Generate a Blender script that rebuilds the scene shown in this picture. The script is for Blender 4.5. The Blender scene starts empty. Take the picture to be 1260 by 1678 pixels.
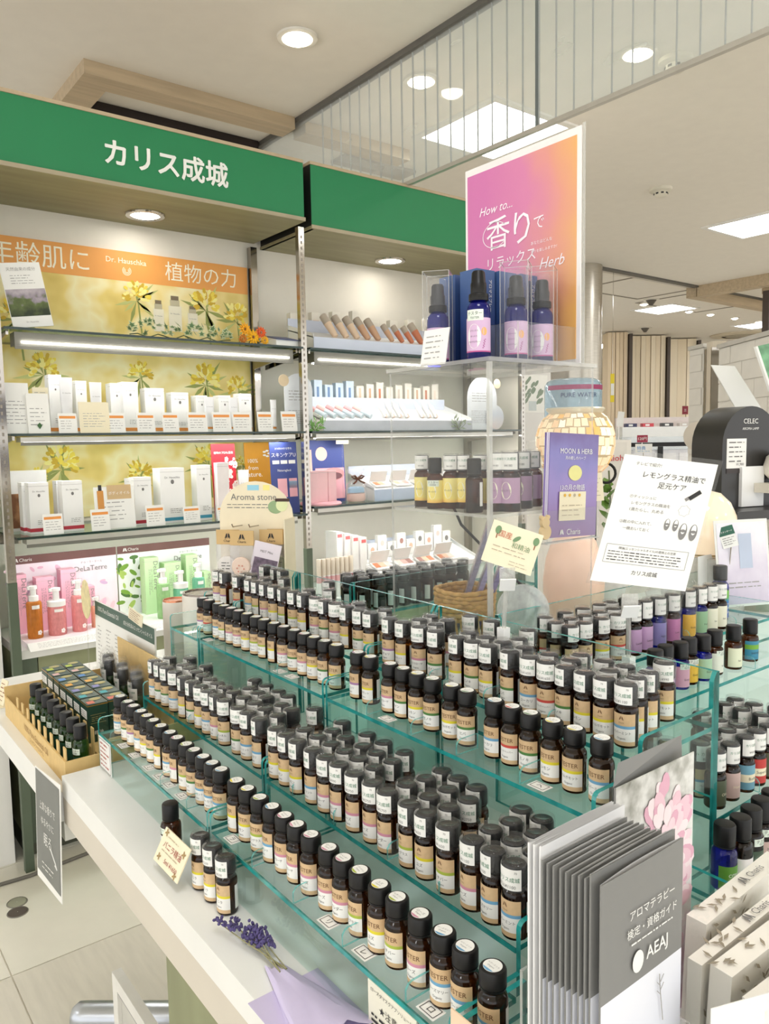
import bpy, bmesh, math, random
from mathutils import Matrix, Vector
random.seed(7)
scene = bpy.context.scene
COL = scene.collection
PI = math.pi
# ------------------------------------------------------------------ camera
CAM = Vector((0.0, 0.0, 1.42))
FPX, CXP, CYP = 1270.0, 630.0, 839.0
RW = Vector((0.78985, -0.61304, -0.0173)).normalized()
FW = Vector((0.6088, 0.7878, -0.0928)); FW = (FW - RW * FW.dot(RW)).normalized()
UW = RW.cross(FW).normalized()
cd = bpy.data.cameras.new('camera'); cam = bpy.data.objects.new('camera', cd); COL.objects.link(cam)
cd.sensor_fit = 'HORIZONTAL'; cd.sensor_width = 36.0; cd.lens = 36.0 * FPX / 1260.0
cd.clip_start = 0.02; cd.clip_end = 80
cam.matrix_world = Matrix(((RW.x, UW.x, -FW.x, CAM.x), (RW.y, UW.y, -FW.y, CAM.y), (RW.z, UW.z, -FW.z, CAM.z), (0, 0, 0, 1)))
scene.camera = cam
# ------------------------------------------------------------------ world, exposure
scene.view_settings.view_transform = 'Standard'
scene.view_settings.look = 'None'
scene.view_settings.gamma = 1.0
scene.view_settings.use_curve_mapping = False
scene.view_settings.exposure = 0.72
try:
    scene.cycles.transparent_max_bounces = 40
    scene.cycles.max_bounces = 8
    scene.cycles.glossy_bounces = 3
    scene.cycles.caustics_reflective = False
    scene.cycles.caustics_refractive = False
    scene.cycles.sample_clamp_indirect = 4.0
except Exception:
    pass
world = bpy.data.worlds.new('store_ambience'); scene.world = world; world.use_nodes = True
bg = world.node_tree.nodes['Background']; bg.inputs[0].default_value = (0.985, 0.995, 1.0, 1); bg.inputs[1].default_value = 1.15
CEIL = 3.09

# ------------------------------------------------------------------ pixel helpers (ray through a photo pixel onto a real plane)
def ray(px, py):
    return RW * ((px - CXP) / FPX) - UW * ((py - CYP) / FPX) + FW
def at(ax, val, px, py):
    r = ray(px, py); t = (val - CAM[ax]) / r[ax]
    return CAM + r * t
def dep(px, py, d):
    return CAM + ray(px, py) * d

# ------------------------------------------------------------------ materials
def lin(c):
    return tuple(((x / 255.0) / 12.92 if x / 255.0 <= 0.04045 else ((x / 255.0 + 0.055) / 1.055) ** 2.4) for x in c)
MATS = {}
def M(name, col, rough=0.5, metal=0.0, var=0.06, scale=12.0, bump=0.0, stretch=(1, 1, 1), emit=0.0, spec=0.5, coat=0.0):
    if name in MATS: return MATS[name]
    m = bpy.data.materials.new(name); m.use_nodes = True; MATS[name] = m
    nt = m.node_tree; b = nt.nodes['Principled BSDF']
    c = lin(col)
    b.inputs['Roughness'].default_value = rough; b.inputs['Metallic'].default_value = metal
    b.inputs['Specular IOR Level'].default_value = spec
    b.inputs['Coat Weight'].default_value = coat; b.inputs['Coat Roughness'].default_value = 0.05
    tc = nt.nodes.new('ShaderNodeTexCoord'); mp = nt.nodes.new('ShaderNodeMapping'); nz = nt.nodes.new('ShaderNodeTexNoise')
    mp.inputs['Scale'].default_value = stretch; nz.inputs['Scale'].default_value = scale; nz.inputs['Detail'].default_value = 4
    nt.links.new(tc.outputs['Object'], mp.inputs[0]); nt.links.new(mp.outputs[0], nz.inputs[0])
    rp = nt.nodes.new('ShaderNodeValToRGB')
    rp.color_ramp.elements[0].position = 0.3; rp.color_ramp.elements[1].position = 0.7
    rp.color_ramp.elements[0].color = tuple(max(0, x * (1 - var)) for x in c) + (1,)
    rp.color_ramp.elements[1].color = tuple(min(1, x * (1 + var)) for x in c) + (1,)
    nt.links.new(nz.outputs['Fac'], rp.inputs[0]); nt.links.new(rp.outputs[0], b.inputs['Base Color'])
    if emit > 0:
        nt.links.new(rp.outputs[0], b.inputs['Emission Color']); b.inputs['Emission Strength'].default_value = emit
    if bump > 0:
        bp = nt.nodes.new('ShaderNodeBump'); bp.inputs['Strength'].default_value = bump; bp.inputs['Distance'].default_value = 0.002
        nt.links.new(nz.outputs['Fac'], bp.inputs['Height']); nt.links.new(bp.outputs[0], b.inputs['Normal'])
    return m
def CLEAR(name, tint, ior=1.35, rough=0.02, haze=0.0, hazecol=(255, 255, 255), bump=0.0, bscale=200.0):
    """clear glass or plastic: tinted see-through with a Fresnel sheen and an optional milky share"""
    if name in MATS: return MATS[name]
    m = bpy.data.materials.new(name); m.use_nodes = True; MATS[name] = m
    nt = m.node_tree; out = nt.nodes['Material Output']; nt.nodes.remove(nt.nodes['Principled BSDF'])
    tr = nt.nodes.new('ShaderNodeBsdfTransparent'); tr.inputs[0].default_value = tuple(tint) + (1,)
    gl = nt.nodes.new('ShaderNodeBsdfGlossy'); gl.inputs['Roughness'].default_value = rough
    fr = nt.nodes.new('ShaderNodeFresnel'); fr.inputs[0].default_value = ior
    mx = nt.nodes.new('ShaderNodeMixShader')
    last = tr
    if haze > 0:
        df = nt.nodes.new('ShaderNodeBsdfDiffuse'); df.inputs[0].default_value = lin(hazecol) + (1,)
        nz = nt.nodes.new('ShaderNodeTexNoise'); nz.inputs['Scale'].default_value = 8
        mr = nt.nodes.new('ShaderNodeMapRange'); mr.inputs[3].default_value = haze * 0.7; mr.inputs[4].default_value = haze * 1.3
        nt.links.new(nz.outputs['Fac'], mr.inputs[0])
        m2 = nt.nodes.new('ShaderNodeMixShader'); nt.links.new(mr.outputs[0], m2.inputs[0])
        nt.links.new(tr.outputs[0], m2.inputs[1]); nt.links.new(df.outputs[0], m2.inputs[2]); last = m2
    if bump > 0:
        nb = nt.nodes.new('ShaderNodeTexNoise'); nb.inputs['Scale'].default_value = bscale
        tcn = nt.nodes.new('ShaderNodeTexCoord'); nt.links.new(tcn.outputs['Object'], nb.inputs[0])
        bp = nt.nodes.new('ShaderNodeBump'); bp.inputs['Strength'].default_value = bump; bp.inputs['Distance'].default_value = 0.001
        nt.links.new(nb.outputs['Fac'], bp.inputs['Height']); nt.links.new(bp.outputs[0], gl.inputs['Normal'])
    geo = nt.nodes.new('ShaderNodeNewGeometry'); inv = nt.nodes.new('ShaderNodeMath'); inv.operation = 'SUBTRACT'; inv.inputs[0].default_value = 1.0
    nt.links.new(geo.outputs['Backfacing'], inv.inputs[1])
    mul = nt.nodes.new('ShaderNodeMath'); mul.operation = 'MULTIPLY'; nt.links.new(fr.outputs[0], mul.inputs[0]); nt.links.new(inv.outputs[0], mul.inputs[1])
    nt.links.new(mul.outputs[0], mx.inputs[0]); nt.links.new(last.outputs[0], mx.inputs[1]); nt.links.new(gl.outputs[0], mx.inputs[2])
    nt.links.new(mx.outputs[0], out.inputs[0])
    return m
def EMIT(name, col, strength):
    if name in MATS: return MATS[name]
    m = bpy.data.materials.new(name); m.use_nodes = True; MATS[name] = m
    nt = m.node_tree; out = nt.nodes['Material Output']; nt.nodes.remove(nt.nodes['Principled BSDF'])
    e = nt.nodes.new('ShaderNodeEmission'); e.inputs[0].default_value = lin(col) + (1,); e.inputs[1].default_value = strength
    nt.links.new(e.outputs[0], out.inputs[0]); return m
def RAMPMAT(name, stops, axis='X', lo=0.0, hi=1.0, rough=0.5, noise=0.0, nscale=6.0, coat=0.0):
    """printed colour blend along one object axis, disturbed by noise"""
    if name in MATS: return MATS[name]
    m = bpy.data.materials.new(name); m.use_nodes = True; MATS[name] = m
    nt = m.node_tree; b = nt.nodes['Principled BSDF']; b.inputs['Roughness'].default_value = rough; b.inputs['Coat Weight'].default_value = coat
    tc = nt.nodes.new('ShaderNodeTexCoord'); sp = nt.nodes.new('ShaderNodeSeparateXYZ'); nt.links.new(tc.outputs['Object'], sp.inputs[0])
    mr = nt.nodes.new('ShaderNodeMapRange'); mr.inputs[1].default_value = lo; mr.inputs[2].default_value = hi
    nt.links.new(sp.outputs[axis], mr.inputs[0])
    src = mr.outputs[0]
    if noise > 0:
        nz = nt.nodes.new('ShaderNodeTexNoise'); nz.inputs['Scale'].default_value = nscale; nz.inputs['Detail'].default_value = 3
        nt.links.new(tc.outputs['Object'], nz.inputs[0])
        s1 = nt.nodes.new('ShaderNodeMath'); s1.operation = 'SUBTRACT'; s1.inputs[1].default_value = 0.5; nt.links.new(nz.outputs['Fac'], s1.inputs[0])
        s2 = nt.nodes.new('ShaderNodeMath'); s2.operation = 'MULTIPLY_ADD'; s2.inputs[1].default_value = noise * 2
        nt.links.new(s1.outputs[0], s2.inputs[0]); nt.links.new(src, s2.inputs[2]); src = s2.outputs[0]
    rp = nt.nodes.new('ShaderNodeValToRGB'); els = rp.color_ramp.elements
    while len(els) < len(stops): els.new(0.5)
    for e, (p, c) in zip(els, stops): e.position = p; e.color = lin(c) + (1,)
    nt.links.new(src, rp.inputs[0]); nt.links.new(rp.outputs[0], b.inputs['Base Color'])
    return m

# ------------------------------------------------------------------ geometry helper
class G:
    def __init__(s): s.v = []; s.f = []; s.mi = []
    def add(s, vs, fs, m=0, T=None):
        o = len(s.v)
        for p in vs:
            q = Vector(p)
            if T is not None: q = T @ q
            s.v.append(q)
        for f in fs: s.f.append(tuple(o + i for i in f)); s.mi.append(m)
        return s
    def box(s, a, b, m=0, T=None, em=None):
        """box from corner a to corner b; em: material index for the four faces of the thinnest pair's rim"""
        x0, y0, z0 = a; x1, y1, z1 = b
        vs = [(x0, y0, z0), (x1, y0, z0), (x1, y1, z0), (x0, y1, z0), (x0, y0, z1), (x1, y0, z1), (x1, y1, z1), (x0, y1, z1)]
        fs = [(0, 3, 2, 1), (4, 5, 6, 7), (0, 1, 5, 4), (2, 3, 7, 6), (0, 4, 7, 3), (1, 2, 6, 5)]
        if em is None: return s.add(vs, fs, m, T)
        d = (abs(x1 - x0), abs(y1 - y0), abs(z1 - z0)); k = d.index(min(d))
        big = {2: (0, 1), 1: (2, 3), 0: (4, 5)}[k]
        o = len(s.f); s.add(vs, fs, m, T)
        for i in range(6):
            if i not in big and not (i == 0 and k != 2): s.mi[o + i] = em
        return s
    def lathe(s, prof, n=24, m=0, T=None, cap=True, ribs=None):
        vs = []; fs = []
        for (r, z) in prof:
            for k in range(n):
                a = 2 * PI * k / n
                rr = r
                vs.append((rr * math.cos(a), rr * math.sin(a), z))
        for i in range(len(prof) - 1):
            for k in range(n):
                k2 = (k + 1) % n
                fs.append((i * n + k, i * n + k2, (i + 1) * n + k2, (i + 1) * n + k))
        if cap:
            fs.append(tuple(reversed(range(n)))); fs.append(tuple((len(prof) - 1) * n + k for k in range(n)))
        return s.add(vs, fs, m, T)
    def prism(s, pts, z0, z1, m=0, T=None, em=None):
        n = len(pts)
        vs = [(x, y, z0) for x, y in pts] + [(x, y, z1) for x, y in pts]
        o = len(s.f)
        s.add(vs, [tuple(reversed(range(n))), tuple(range(n, 2 * n))] + [(i, (i + 1) % n, n + (i + 1) % n, n + i) for i in range(n)], m, T)
        if em is not None:
            for i in range(n): s.mi[o + 2 + i] = em
        return s
    def tube(s, path, r, n=8, m=0, T=None):
        P = [Vector(p) for p in path]; vs = []; fs = []
        up = Vector((0, 0, 1)); prev = None
        for i, p in enumerate(P):
            d = (P[min(i + 1, len(P) - 1)] - P[max(i - 1, 0)]).normalized()
            if prev is None:
                a = d.cross(up if abs(d.z) < 0.9 else Vector((1, 0, 0))).normalized()
            else:
                a = (prev - d * prev.dot(d)).normalized()
            prev = a; b = d.cross(a)
            rr = r[i] if isinstance(r, (list, tuple)) else r
            for k in range(n):
                t = 2 * PI * k / n; vs.append(p + a * (rr * math.cos(t)) + b * (rr * math.sin(t)))
        for i in range(len(P) - 1):
            for k in range(n):
                k2 = (k + 1) % n; fs.append((i * n + k, i * n + k2, (i + 1) * n + k2, (i + 1) * n + k))
        fs.append(tuple(reversed(range(n)))); fs.append(tuple((len(P) - 1) * n + k for k in range(n)))
        return s.add(vs, fs, m, T)
    def arc(s, R, a0, a1, z0, z1, n=14, m=0, T=None):
        """patch on a cylinder; angle measured from the -Y front, positive to the viewer's right"""
        vs = []; fs = []
        for i in range(n + 1):
            a = a0 + (a1 - a0) * i / n
            vs += [(R * math.sin(a), -R * math.cos(a), z0), (R * math.sin(a), -R * math.cos(a), z1)]
        for i in range(n): fs.append((2 * i, 2 * i + 2, 2 * i + 3, 2 * i + 1))
        return s.add(vs, fs, m, T)
    def mesh(s, name, mats, smooth=None):
        me = bpy.data.meshes.new(name); me.from_pydata([tuple(v) for v in s.v], [], s.f)
        for m in (mats if isinstance(mats, (list, tuple)) else [mats]): me.materials.append(m)
        me.polygons.foreach_set('material_index', s.mi)
        if smooth is not None:
            me.shade_smooth(); me.set_sharp_from_angle(angle=math.radians(smooth))
        me.update(); return me
def link(name, me, parent=None, loc=None, rot=None):
    o = bpy.data.objects.new(name, me); COL.objects.link(o)
    if parent is not None: o.parent = parent
    if loc is not None: o.location = loc
    if rot is not None: o.rotation_euler = rot
    return o
def part(name, g, mats, parent=None, smooth=None, loc=None, rot=None):
    return link(name, g.mesh(name, mats, smooth), parent, loc, rot)
def tag(o, label, cat, group=None):
    o['label'] = label; o['category'] = cat
    if group: o['group'] = group
    return o
def thing(name, label, cat, loc=(0, 0, 0), rotz=0.0, group=None):
    o = bpy.data.objects.new(name, None); COL.objects.link(o); o.empty_display_size = 0.02
    o.location = loc; o.rotation_euler = (0, 0, rotz)
    return tag(o, label, cat, group)
def struct(o):
    o['kind'] = 'structure'; return o
# flat text -----------------------------------------------------------
TC = {}
def tgeo(body, size, bold=0.0, shear=0.0):
    key = (body, bold, shear)
    if key not in TC:
        c = bpy.data.curves.new('t', 'FONT'); c.body = body; c.resolution_u = 2; c.align_x = 'CENTER'; c.align_y = 'CENTER'; c.offset = bold; c.shear = shear
        o = bpy.data.objects.new('t', c)
        me = bpy.data.meshes.new_from_object(o)
        V = [(v.co.x, v.co.y) for v in me.vertices]; F = [tuple(p.vertices) for p in me.polygons]
        bpy.data.objects.remove(o); bpy.data.curves.remove(c); bpy.data.meshes.remove(me)
        if V:
            mx = (min(v[0] for v in V) + max(v[0] for v in V)) / 2; my = (min(v[1] for v in V) + max(v[1] for v in V)) / 2
            V = [(a - mx, b - my) for a, b in V]
        TC[key] = (V, F)
    V, F = TC[key]
    return [(a * size, b * size) for a, b in V], F
def twidth(body): 
    V, F = tgeo(body, 1.0); return max(v[0] for v in V) - min(v[0] for v in V)
def g_text(g, body, size, o, R, U, m=0, width=None, bold=0.0, shear=0.0):
    """text centred at o, running along unit R, upright along unit U"""
    if width: size = width / max(1e-6, twidth(body))
    V, F = tgeo(body, size, bold, shear); o = Vector(o); R = Vector(R); U = Vector(U)
    return g.add([o + R * a + U * b for a, b in V], F, m)
def g_wrap(g, body, size, R, a0, zc, m=0, bold=0.0):
    V, F = tgeo(body, size, bold)
    return g.add([(R * math.sin(a0 + a / R), -R * math.cos(a0 + a / R), zc + b) for a, b in V], F, m)
def g_lines(g, o, R, U, w, h, rows, m=0, thick=0.25, seed=1, ragged=0.3):
    """rows of fine print too small to read: short strokes of uneven length"""
    rnd = random.Random(seed); o = Vector(o); R = Vector(R); U = Vector(U); lh = h / rows
    for r in range(rows):
        y = h / 2 - (r + 0.5) * lh; x = -w / 2; xe = w / 2 - rnd.random() * ragged * w
        while x < xe:
            l = rnd.uniform(0.5, 2.2) * lh; l = min(l, xe - x); t = lh * thick * rnd.uniform(0.7, 1.1)
            g.add([o + R * x + U * (y - t / 2), o + R * (x + l) + U * (y - t / 2), o + R * (x + l) + U * (y + t / 2), o + R * x + U * (y + t / 2)], [(0, 1, 2, 3)], m)
            x += l + lh * rnd.uniform(0.25, 0.6)
    return g
def g_disc(g, o, R, U, rx, ry, m=0, n=20):
    o = Vector(o); R = Vector(R); U = Vector(U)
    return g.add([o + R * (rx * math.cos(2 * PI * k / n)) + U * (ry * math.sin(2 * PI * k / n)) for k in range(n)], [tuple(range(n))], m)
def g_rect(g, o, R, U, w, h, m=0):
    o = Vector(o); R = Vector(R); U = Vector(U)
    return g.add([o - R * (w / 2) - U * (h / 2), o + R * (w / 2) - U * (h / 2), o + R * (w / 2) + U * (h / 2), o - R * (w / 2) + U * (h / 2)], [(0, 1, 2, 3)], m)
def g_bird(g, o, R, U, s, m=0):
    """the small pair of wings used as the maker's mark"""
    o = Vector(o); R = Vector(R); U = Vector(U)
    for k in (-1, 1):
        pts = [(0.08 * k, 0.5), (0.30 * k, 0.42), (0.62 * k, -0.5), (0.38 * k, -0.5), (0.30 * k, -0.18), (0.14 * k, -0.5), (0.06 * k, -0.1)]
        vs = [o + R * (x * s) + U * (y * s) for x, y in pts]
        g.add(vs, [tuple(range(len(vs)))] if k > 0 else [tuple(reversed(range(len(vs))))], m)
    return g
def ordinal(n):
    w = ['first', 'second', 'third', 'fourth', 'fifth', 'sixth', 'seventh', 'eighth', 'ninth', 'tenth', 'eleventh', 'twelfth', 'thirteenth', 'fourteenth', 'fifteenth', 'sixteenth', 'seventeenth', 'eighteenth', 'nineteenth', 'twentieth']
    if n <= 20: return w[n - 1]
    if n == 30: return 'thirtieth'
    return {2: 'twenty', 3: 'thirty'}[n // 10] + '-' + w[n % 10 - 1]
X3 = Vector((1, 0, 0)); Y3 = Vector((0, 1, 0)); Z3 = Vector((0, 0, 1))

# ------------------------------------------------------------------ common materials
mWHITE = M('white_laminate', (238, 238, 234), 0.35, var=0.02)
mPAPER = M('white_paper', (240, 239, 234), 0.6, var=0.02)
mCREAM = M('cream_paper', (240, 230, 200), 0.65, var=0.03)
mKRAFT = M('kraft_label', (211, 180, 138), 0.6, var=0.05, scale=300)
mKBOX = M('kraft_board', (222, 190, 128), 0.65, var=0.05, scale=60)
mCHROME = M('polished_chrome', (176, 170, 160), 0.12, 1.0, var=0.04)
mSTEEL = M('brushed_steel', (190, 184, 172), 0.3, 1.0, var=0.12, scale=14, stretch=(1, 1, 30))
mBLACK = M('black_plastic', (17, 16, 16), 0.38, var=0.1, spec=0.35)
mINK = M('black_ink', (45, 44, 44), 0.7)
mGREY = M('grey_ink', (120, 118, 115), 0.7)
mLGREY = M('pale_grey_ink', (165, 163, 160), 0.7)
mGREENINK = M('green_ink', (25, 120, 80), 0.6)
mREDINK = M('red_ink', (200, 40, 50), 0.6)
mBROWNINK = M('brown_ink', (150, 95, 60), 0.7)
mORANGE = M('orange_print', (232, 150, 70), 0.5)
mGOLD = M('gold_foil', (200, 150, 70), 0.3, 0.7)
mOLIVE = M('olive_veneer', (142, 146, 112), 0.5, var=0.12, scale=10, stretch=(1, 1, 0.15))
mSOFFIT = M('olive_soffit_veneer', (150, 142, 108), 0.5, var=0.14, scale=8, stretch=(0.25, 3, 1))
mOAK = M('pale_oak', (188, 168, 138), 0.5, var=0.12, scale=9, stretch=(0.3, 4, 4), bump=0.1)
mTEAL = M('teal_glass_edge', (40, 146, 142), 0.15, var=0.3, scale=60, spec=0.8)
mGLASS = CLEAR('green_shelf_glass', (0.925, 0.978, 0.966), 1.4)
mACRYL = CLEAR('clear_acrylic', (0.975, 0.975, 0.97), 1.3, haze=0.03)
mACRED = CLEAR('acrylic_edge', (0.85, 0.86, 0.85), 1.4, haze=0.28, hazecol=(250, 248, 242))
mFILM = CLEAR('shrink_film', (0.93, 0.93, 0.93), 1.42, rough=0.05, haze=0.02, bump=0.9, bscale=220)
mAMBER = None
def mk_amber(name, tint, dark):
    m = CLEAR(name, tint, 1.5, rough=0.04, haze=0.35, hazecol=dark); return m
mAMBER = mk_amber('amber_glass', (0.36, 0.15, 0.035), (26, 13, 7))
mCOBALT = mk_amber('cobalt_glass', (0.10, 0.12, 0.70), (22, 28, 130))
mGRGLASS = mk_amber('green_bottle_glass', (0.25, 0.50, 0.15), (40, 80, 30))
BAND = {'yellow': (225, 210, 50), 'green': (75, 125, 60), 'blue': (110, 165, 200), 'pink': (205, 140, 160), 'red': (205, 75, 65), 'lime': (170, 185, 70), 'mauve': (165, 120, 165)}
mBAND = {k: M('band_' + k, c, 0.6) for k, c in BAND.items()}
# ================================================================== room shell
# ceiling, floor and walls
mCEIL = M('ceiling_paint', (236, 230, 219), 0.8, var=0.015)
struct(part('ceiling', G().box((-5, -5, CEIL), (24, 18, CEIL + 0.1)), mCEIL))
floor = struct(part('floor', G().box((-5, -5, -0.03), (24, 18, -0.004)), M('floor_base', (226, 220, 206), 0.4)))
mT1 = M('linen_floor_tile', (214, 208, 194), 0.4, var=0.05, scale=60, stretch=(1, 0.12, 1), bump=0.05)
mT2 = M('plain_floor_tile', (226, 222, 208), 0.3, var=0.02)
tmesh = [G().box((0.002, 0.002, -0.012), (0.598, 0.598, 0)).mesh('tile', m_) for m_ in (mT1, mT2)]
for i in range(-2, 5):
    for j in range(-2, 3):
        link('tile', tmesh[1 if j >= 0 else 0], floor, loc=(0.39 + 0.6 * i, 2.18 + 0.6 * j, 0))
# ceiling panel lamps on a three metre grid
mPANEL = EMIT('lamp_panel_diffuser', (250, 252, 255), 9.0)
gp = {'frame': G(), 'diff': G()}
for a, b in (((-0.32, -0.32), (0.32, -0.28)), ((-0.32, 0.28), (0.32, 0.32)), ((-0.32, -0.28), (-0.28, 0.28)), ((0.28, -0.28), (0.32, 0.28))):
    gp['frame'].box((a[0], a[1], -0.012), (b[0], b[1], 0))
gp['diff'].box((-0.28, -0.28, -0.006), (0.28, 0.28, -0.002))
me_fr = gp['frame'].mesh('frame', M('lamp_frame', (235, 232, 226), 0.5)); me_df = gp['diff'].mesh('diffuser', mPANEL)
LP = [((3.2, 3.1), 'large square ceiling lamp seen through the hanging glass above the pink poster'),
      ((6.33, 3.2), 'square ceiling lamp at the right edge of the picture'),
      ((9.42, 6.0), 'nearest square ceiling lamp right of the steel column'),
      ((12.1, 6.05), 'square ceiling lamp near the hanging oak frame on the right'),
      ((12.2, 9.1), 'square ceiling lamp half hidden by the steel column'),
      ((15.1, 9.25), 'square ceiling lamp left of the white brick column'),
      ((17.8, 12.0), 'farthest square ceiling lamp above the beige pillar')]
LP += [((x, y), 'square ceiling lamp behind the viewer over the aisle') for x, y in ((0.15, 0.1), (3.2, 0.1), (0.15, -2.9), (3.2, -2.9), (-2.9, 0.1), (-2.9, 3.1), (6.33, 0.1))]
LP += [((x, y), 'square ceiling lamp out of sight over the far aisles') for x, y in ((6.33, 6.1), (9.4, 3.1), (12.4, 3.1), (9.4, 0.1), (15.4, 6.1), (15.4, 3.1), (9.4, 9.1), (12.3, 12.1), (18.2, 6.1), (6.3, 9.1), (9.4, 12.1))]
for (x, y), lb in LP:
    t = thing('ceiling_lamp', lb, 'ceiling lamp', (x, y, CEIL), 0, 'square ceiling lamps')
    link('frame', me_fr, t); link('diffuser', me_df, t)
# recessed downlights
mLAMP = EMIT('downlight_bulb', (255, 244, 225), 14.0)
mTRIM = M('downlight_trim', (225, 220, 208), 0.4)
me_tr = G().lathe([(0.06, -0.001), (0.085, -0.001), (0.083, -0.010), (0.064, -0.012), (0.06, -0.001)], 28, cap=False).mesh('trim', mTRIM, 40)
me_bl = G().lathe([(0.052, -0.002), (0.05, -0.014), (0.035, -0.026), (0.012, -0.032)], 20).mesh('bulb', mLAMP, 60)
def downlight(p, lb, s=1.0):
    t = thing('downlight', lb, 'ceiling light', p, 0, 'round downlights'); t.scale = (s, s, s)
    link('trim', me_tr, t); link('bulb', me_bl, t)
downlight(at(2, CEIL, 487, 60), 'round downlight in the plain ceiling left of the hanging glass')
downlight(at(2, CEIL, 690, 131), 'round downlight seen through the hanging glass near the oak ceiling trim')
downlight(at(2, CEIL, 1045, 86), 'round downlight seen through the hanging glass beside a smoke detector')
k_ = 0
for q in ((1129, 510), (1164, 515), (1204, 521), (1055, 498), (1079, 562), (1089, 596), (1026, 591), (1243, 527)):
    k_ += 1
    downlight(at(2, CEIL, *q), ordinal(k_) + ' small far downlight in the ceiling right of the steel column', 0.8 if q[1] < 550 else 1.1)
for q, lb in (((1107, 97), 'white smoke detector seen through the hanging glass'), ((1083, 309), 'small beige smoke detector on the open ceiling right of the pink poster')):
    t = thing('smoke_detector', lb, 'smoke detector', at(2, CEIL, *q))
    part('base', G().lathe([(0.075, 0), (0.075, -0.018), (0.06, -0.026)], 24), M('detector_plastic', (222, 216, 200), 0.5), t, 40)
    part('sensor', G().lathe([(0.045, -0.026), (0.045, -0.046), (0.032, -0.055)], 24), MATS['detector_plastic'], t, 40)
    g = G()
    for k in range(8):
        a = 2 * PI * k / 8; g.box((0.043, -0.009, -0.042), (0.0465, 0.009, -0.032), T=Matrix.Rotation(a, 4, 'Z'))
    part('vent_slot', g, mINK, t)
# oak frame hung under the ceiling behind the shop sign
fr = thing('oak_ceiling_trim', 'pale oak frame on the ceiling behind the green sign', 'ceiling trim')
part('beam', G().box((1.155, 3.57, 3.03), (2.22, 3.70, CEIL)), mOAK, fr); part('beam', G().box((2.29, 3.58, 3.03), (3.0, 3.70, CEIL)), mOAK, fr)
part('beam', G().box((1.155, 3.701, 3.03), (1.29, 6.5, CEIL)), mOAK, fr)
part('slot', G().box((1.30, 3.96, 3.02), (2.22, 4.12, 3.088)), M('slot_shade', (40, 30, 26), 0.8), fr)  # solid dark box, its colour stands in for the shade of the recess
part('air_vent', G().box((2.72, 3.82, 3.07), (3.25, 3.98, 3.088)), M('vent_grille', (165, 160, 150), 0.6), fr)
# hanging smoke curtain of lined glass
GX = 2.25
sc_ = thing('glass_smoke_curtain', 'hanging lined glass screen fixed to the ceiling right of the green sign', 'glass screen', (GX, 2, 2.53))
mCURT = CLEAR('lined_glass', (0.93, 0.95, 0.94), 1.45, haze=0.22, hazecol=(250, 252, 250))  # white haze stands in for the pale reflections on the panes
for y0, y1 in ((-1.5, 0.09), (0.10, 1.957), (1.967, 4.2), (4.21, 6.0)):
    part('pane', G().box((-0.004, y0 - 2, 0.01), (0.004, y1 - 2, 0.555)), mCURT, sc_)
part('top_rail', G().box((-0.022, -3.5, 0.535), (0.022, 4.0, 0.56)), M('dark_rail', (95, 92, 86), 0.5), sc_)
part('bottom_rail', G().box((-0.009, -3.5, -0.004), (0.009, 0.72, 0.012)), M('rail_alloy', (200, 196, 188), 0.35, 0.6), sc_)
part('joint_seal', G().box((-0.005, -0.045, 0.01), (0.005, -0.031, 0.54)), M('joint_seal', (110, 118, 118), 0.5), sc_)
g = G()
for k in range(62):
    y = -3.4 + 0.078 * k; g.box((-0.0045, y, 0.012), (0.0045, y + 0.0007, 0.535))
w = part('wire_line', g, M('glass_wire', (160, 163, 160), 0.6), sc_); w['kind'] = 'stuff'

# ================================================================== shelf wall behind the aisle
WY, FY = 3.12, 2.70                     # wall face, shelf front
struct(part('wall_back', G().box((0.4, WY, 0), (3.05, WY + 0.05, 2.52)), M('shelf_wall_paint', (226, 219, 205), 0.6, var=0.02)))
struct(part('wall_left', G().box((-1.6, 2.79, 0), (0.535, 3.17, 2.40)), M('white_side_panel', (236, 234, 228), 0.5, var=0.015)))
struct(part('wall_right', G().box((3.0, 2.74, 0), (3.05, WY, 2.52)), M('shelf_side_panel', (218, 210, 195), 0.6, var=0.02)))
struct(part('wall_end', G().box((3.06, 2.80, 0), (3.32, 3.12, 2.5)), M('end_panel_grey', (216, 212, 206), 0.55, var=0.015)))
t = thing('plant_picture', 'small picture of a leafy sprig in a glass on the grey end panel', 'picture', (3.19, 2.797, 1.55)); part('sheet', G().box((-0.10, 0, 0), (0.10, 0.002, 0.20)), M('picture_pale', (232, 230, 222), 0.5), t)
g = G(); r_ = random.Random(1)
for k in range(16): g_disc(g, (r_.uniform(-0.08, 0.06), -0.0006 - 0.00002 * k, r_.uniform(0.06, 0.18)), (0.7, 0, 0.7), (-0.7, 0, 0.7), 0.022, 0.01, 0, 10)
g_rect(g, (-0.02, -0.0012, 0.035), X3, Z3, 0.06, 0.05, 1)
part('print', g, [M('sprig_print', (110, 128, 100), 0.6), M('glass_print', (190, 198, 196), 0.5)], t)
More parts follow.
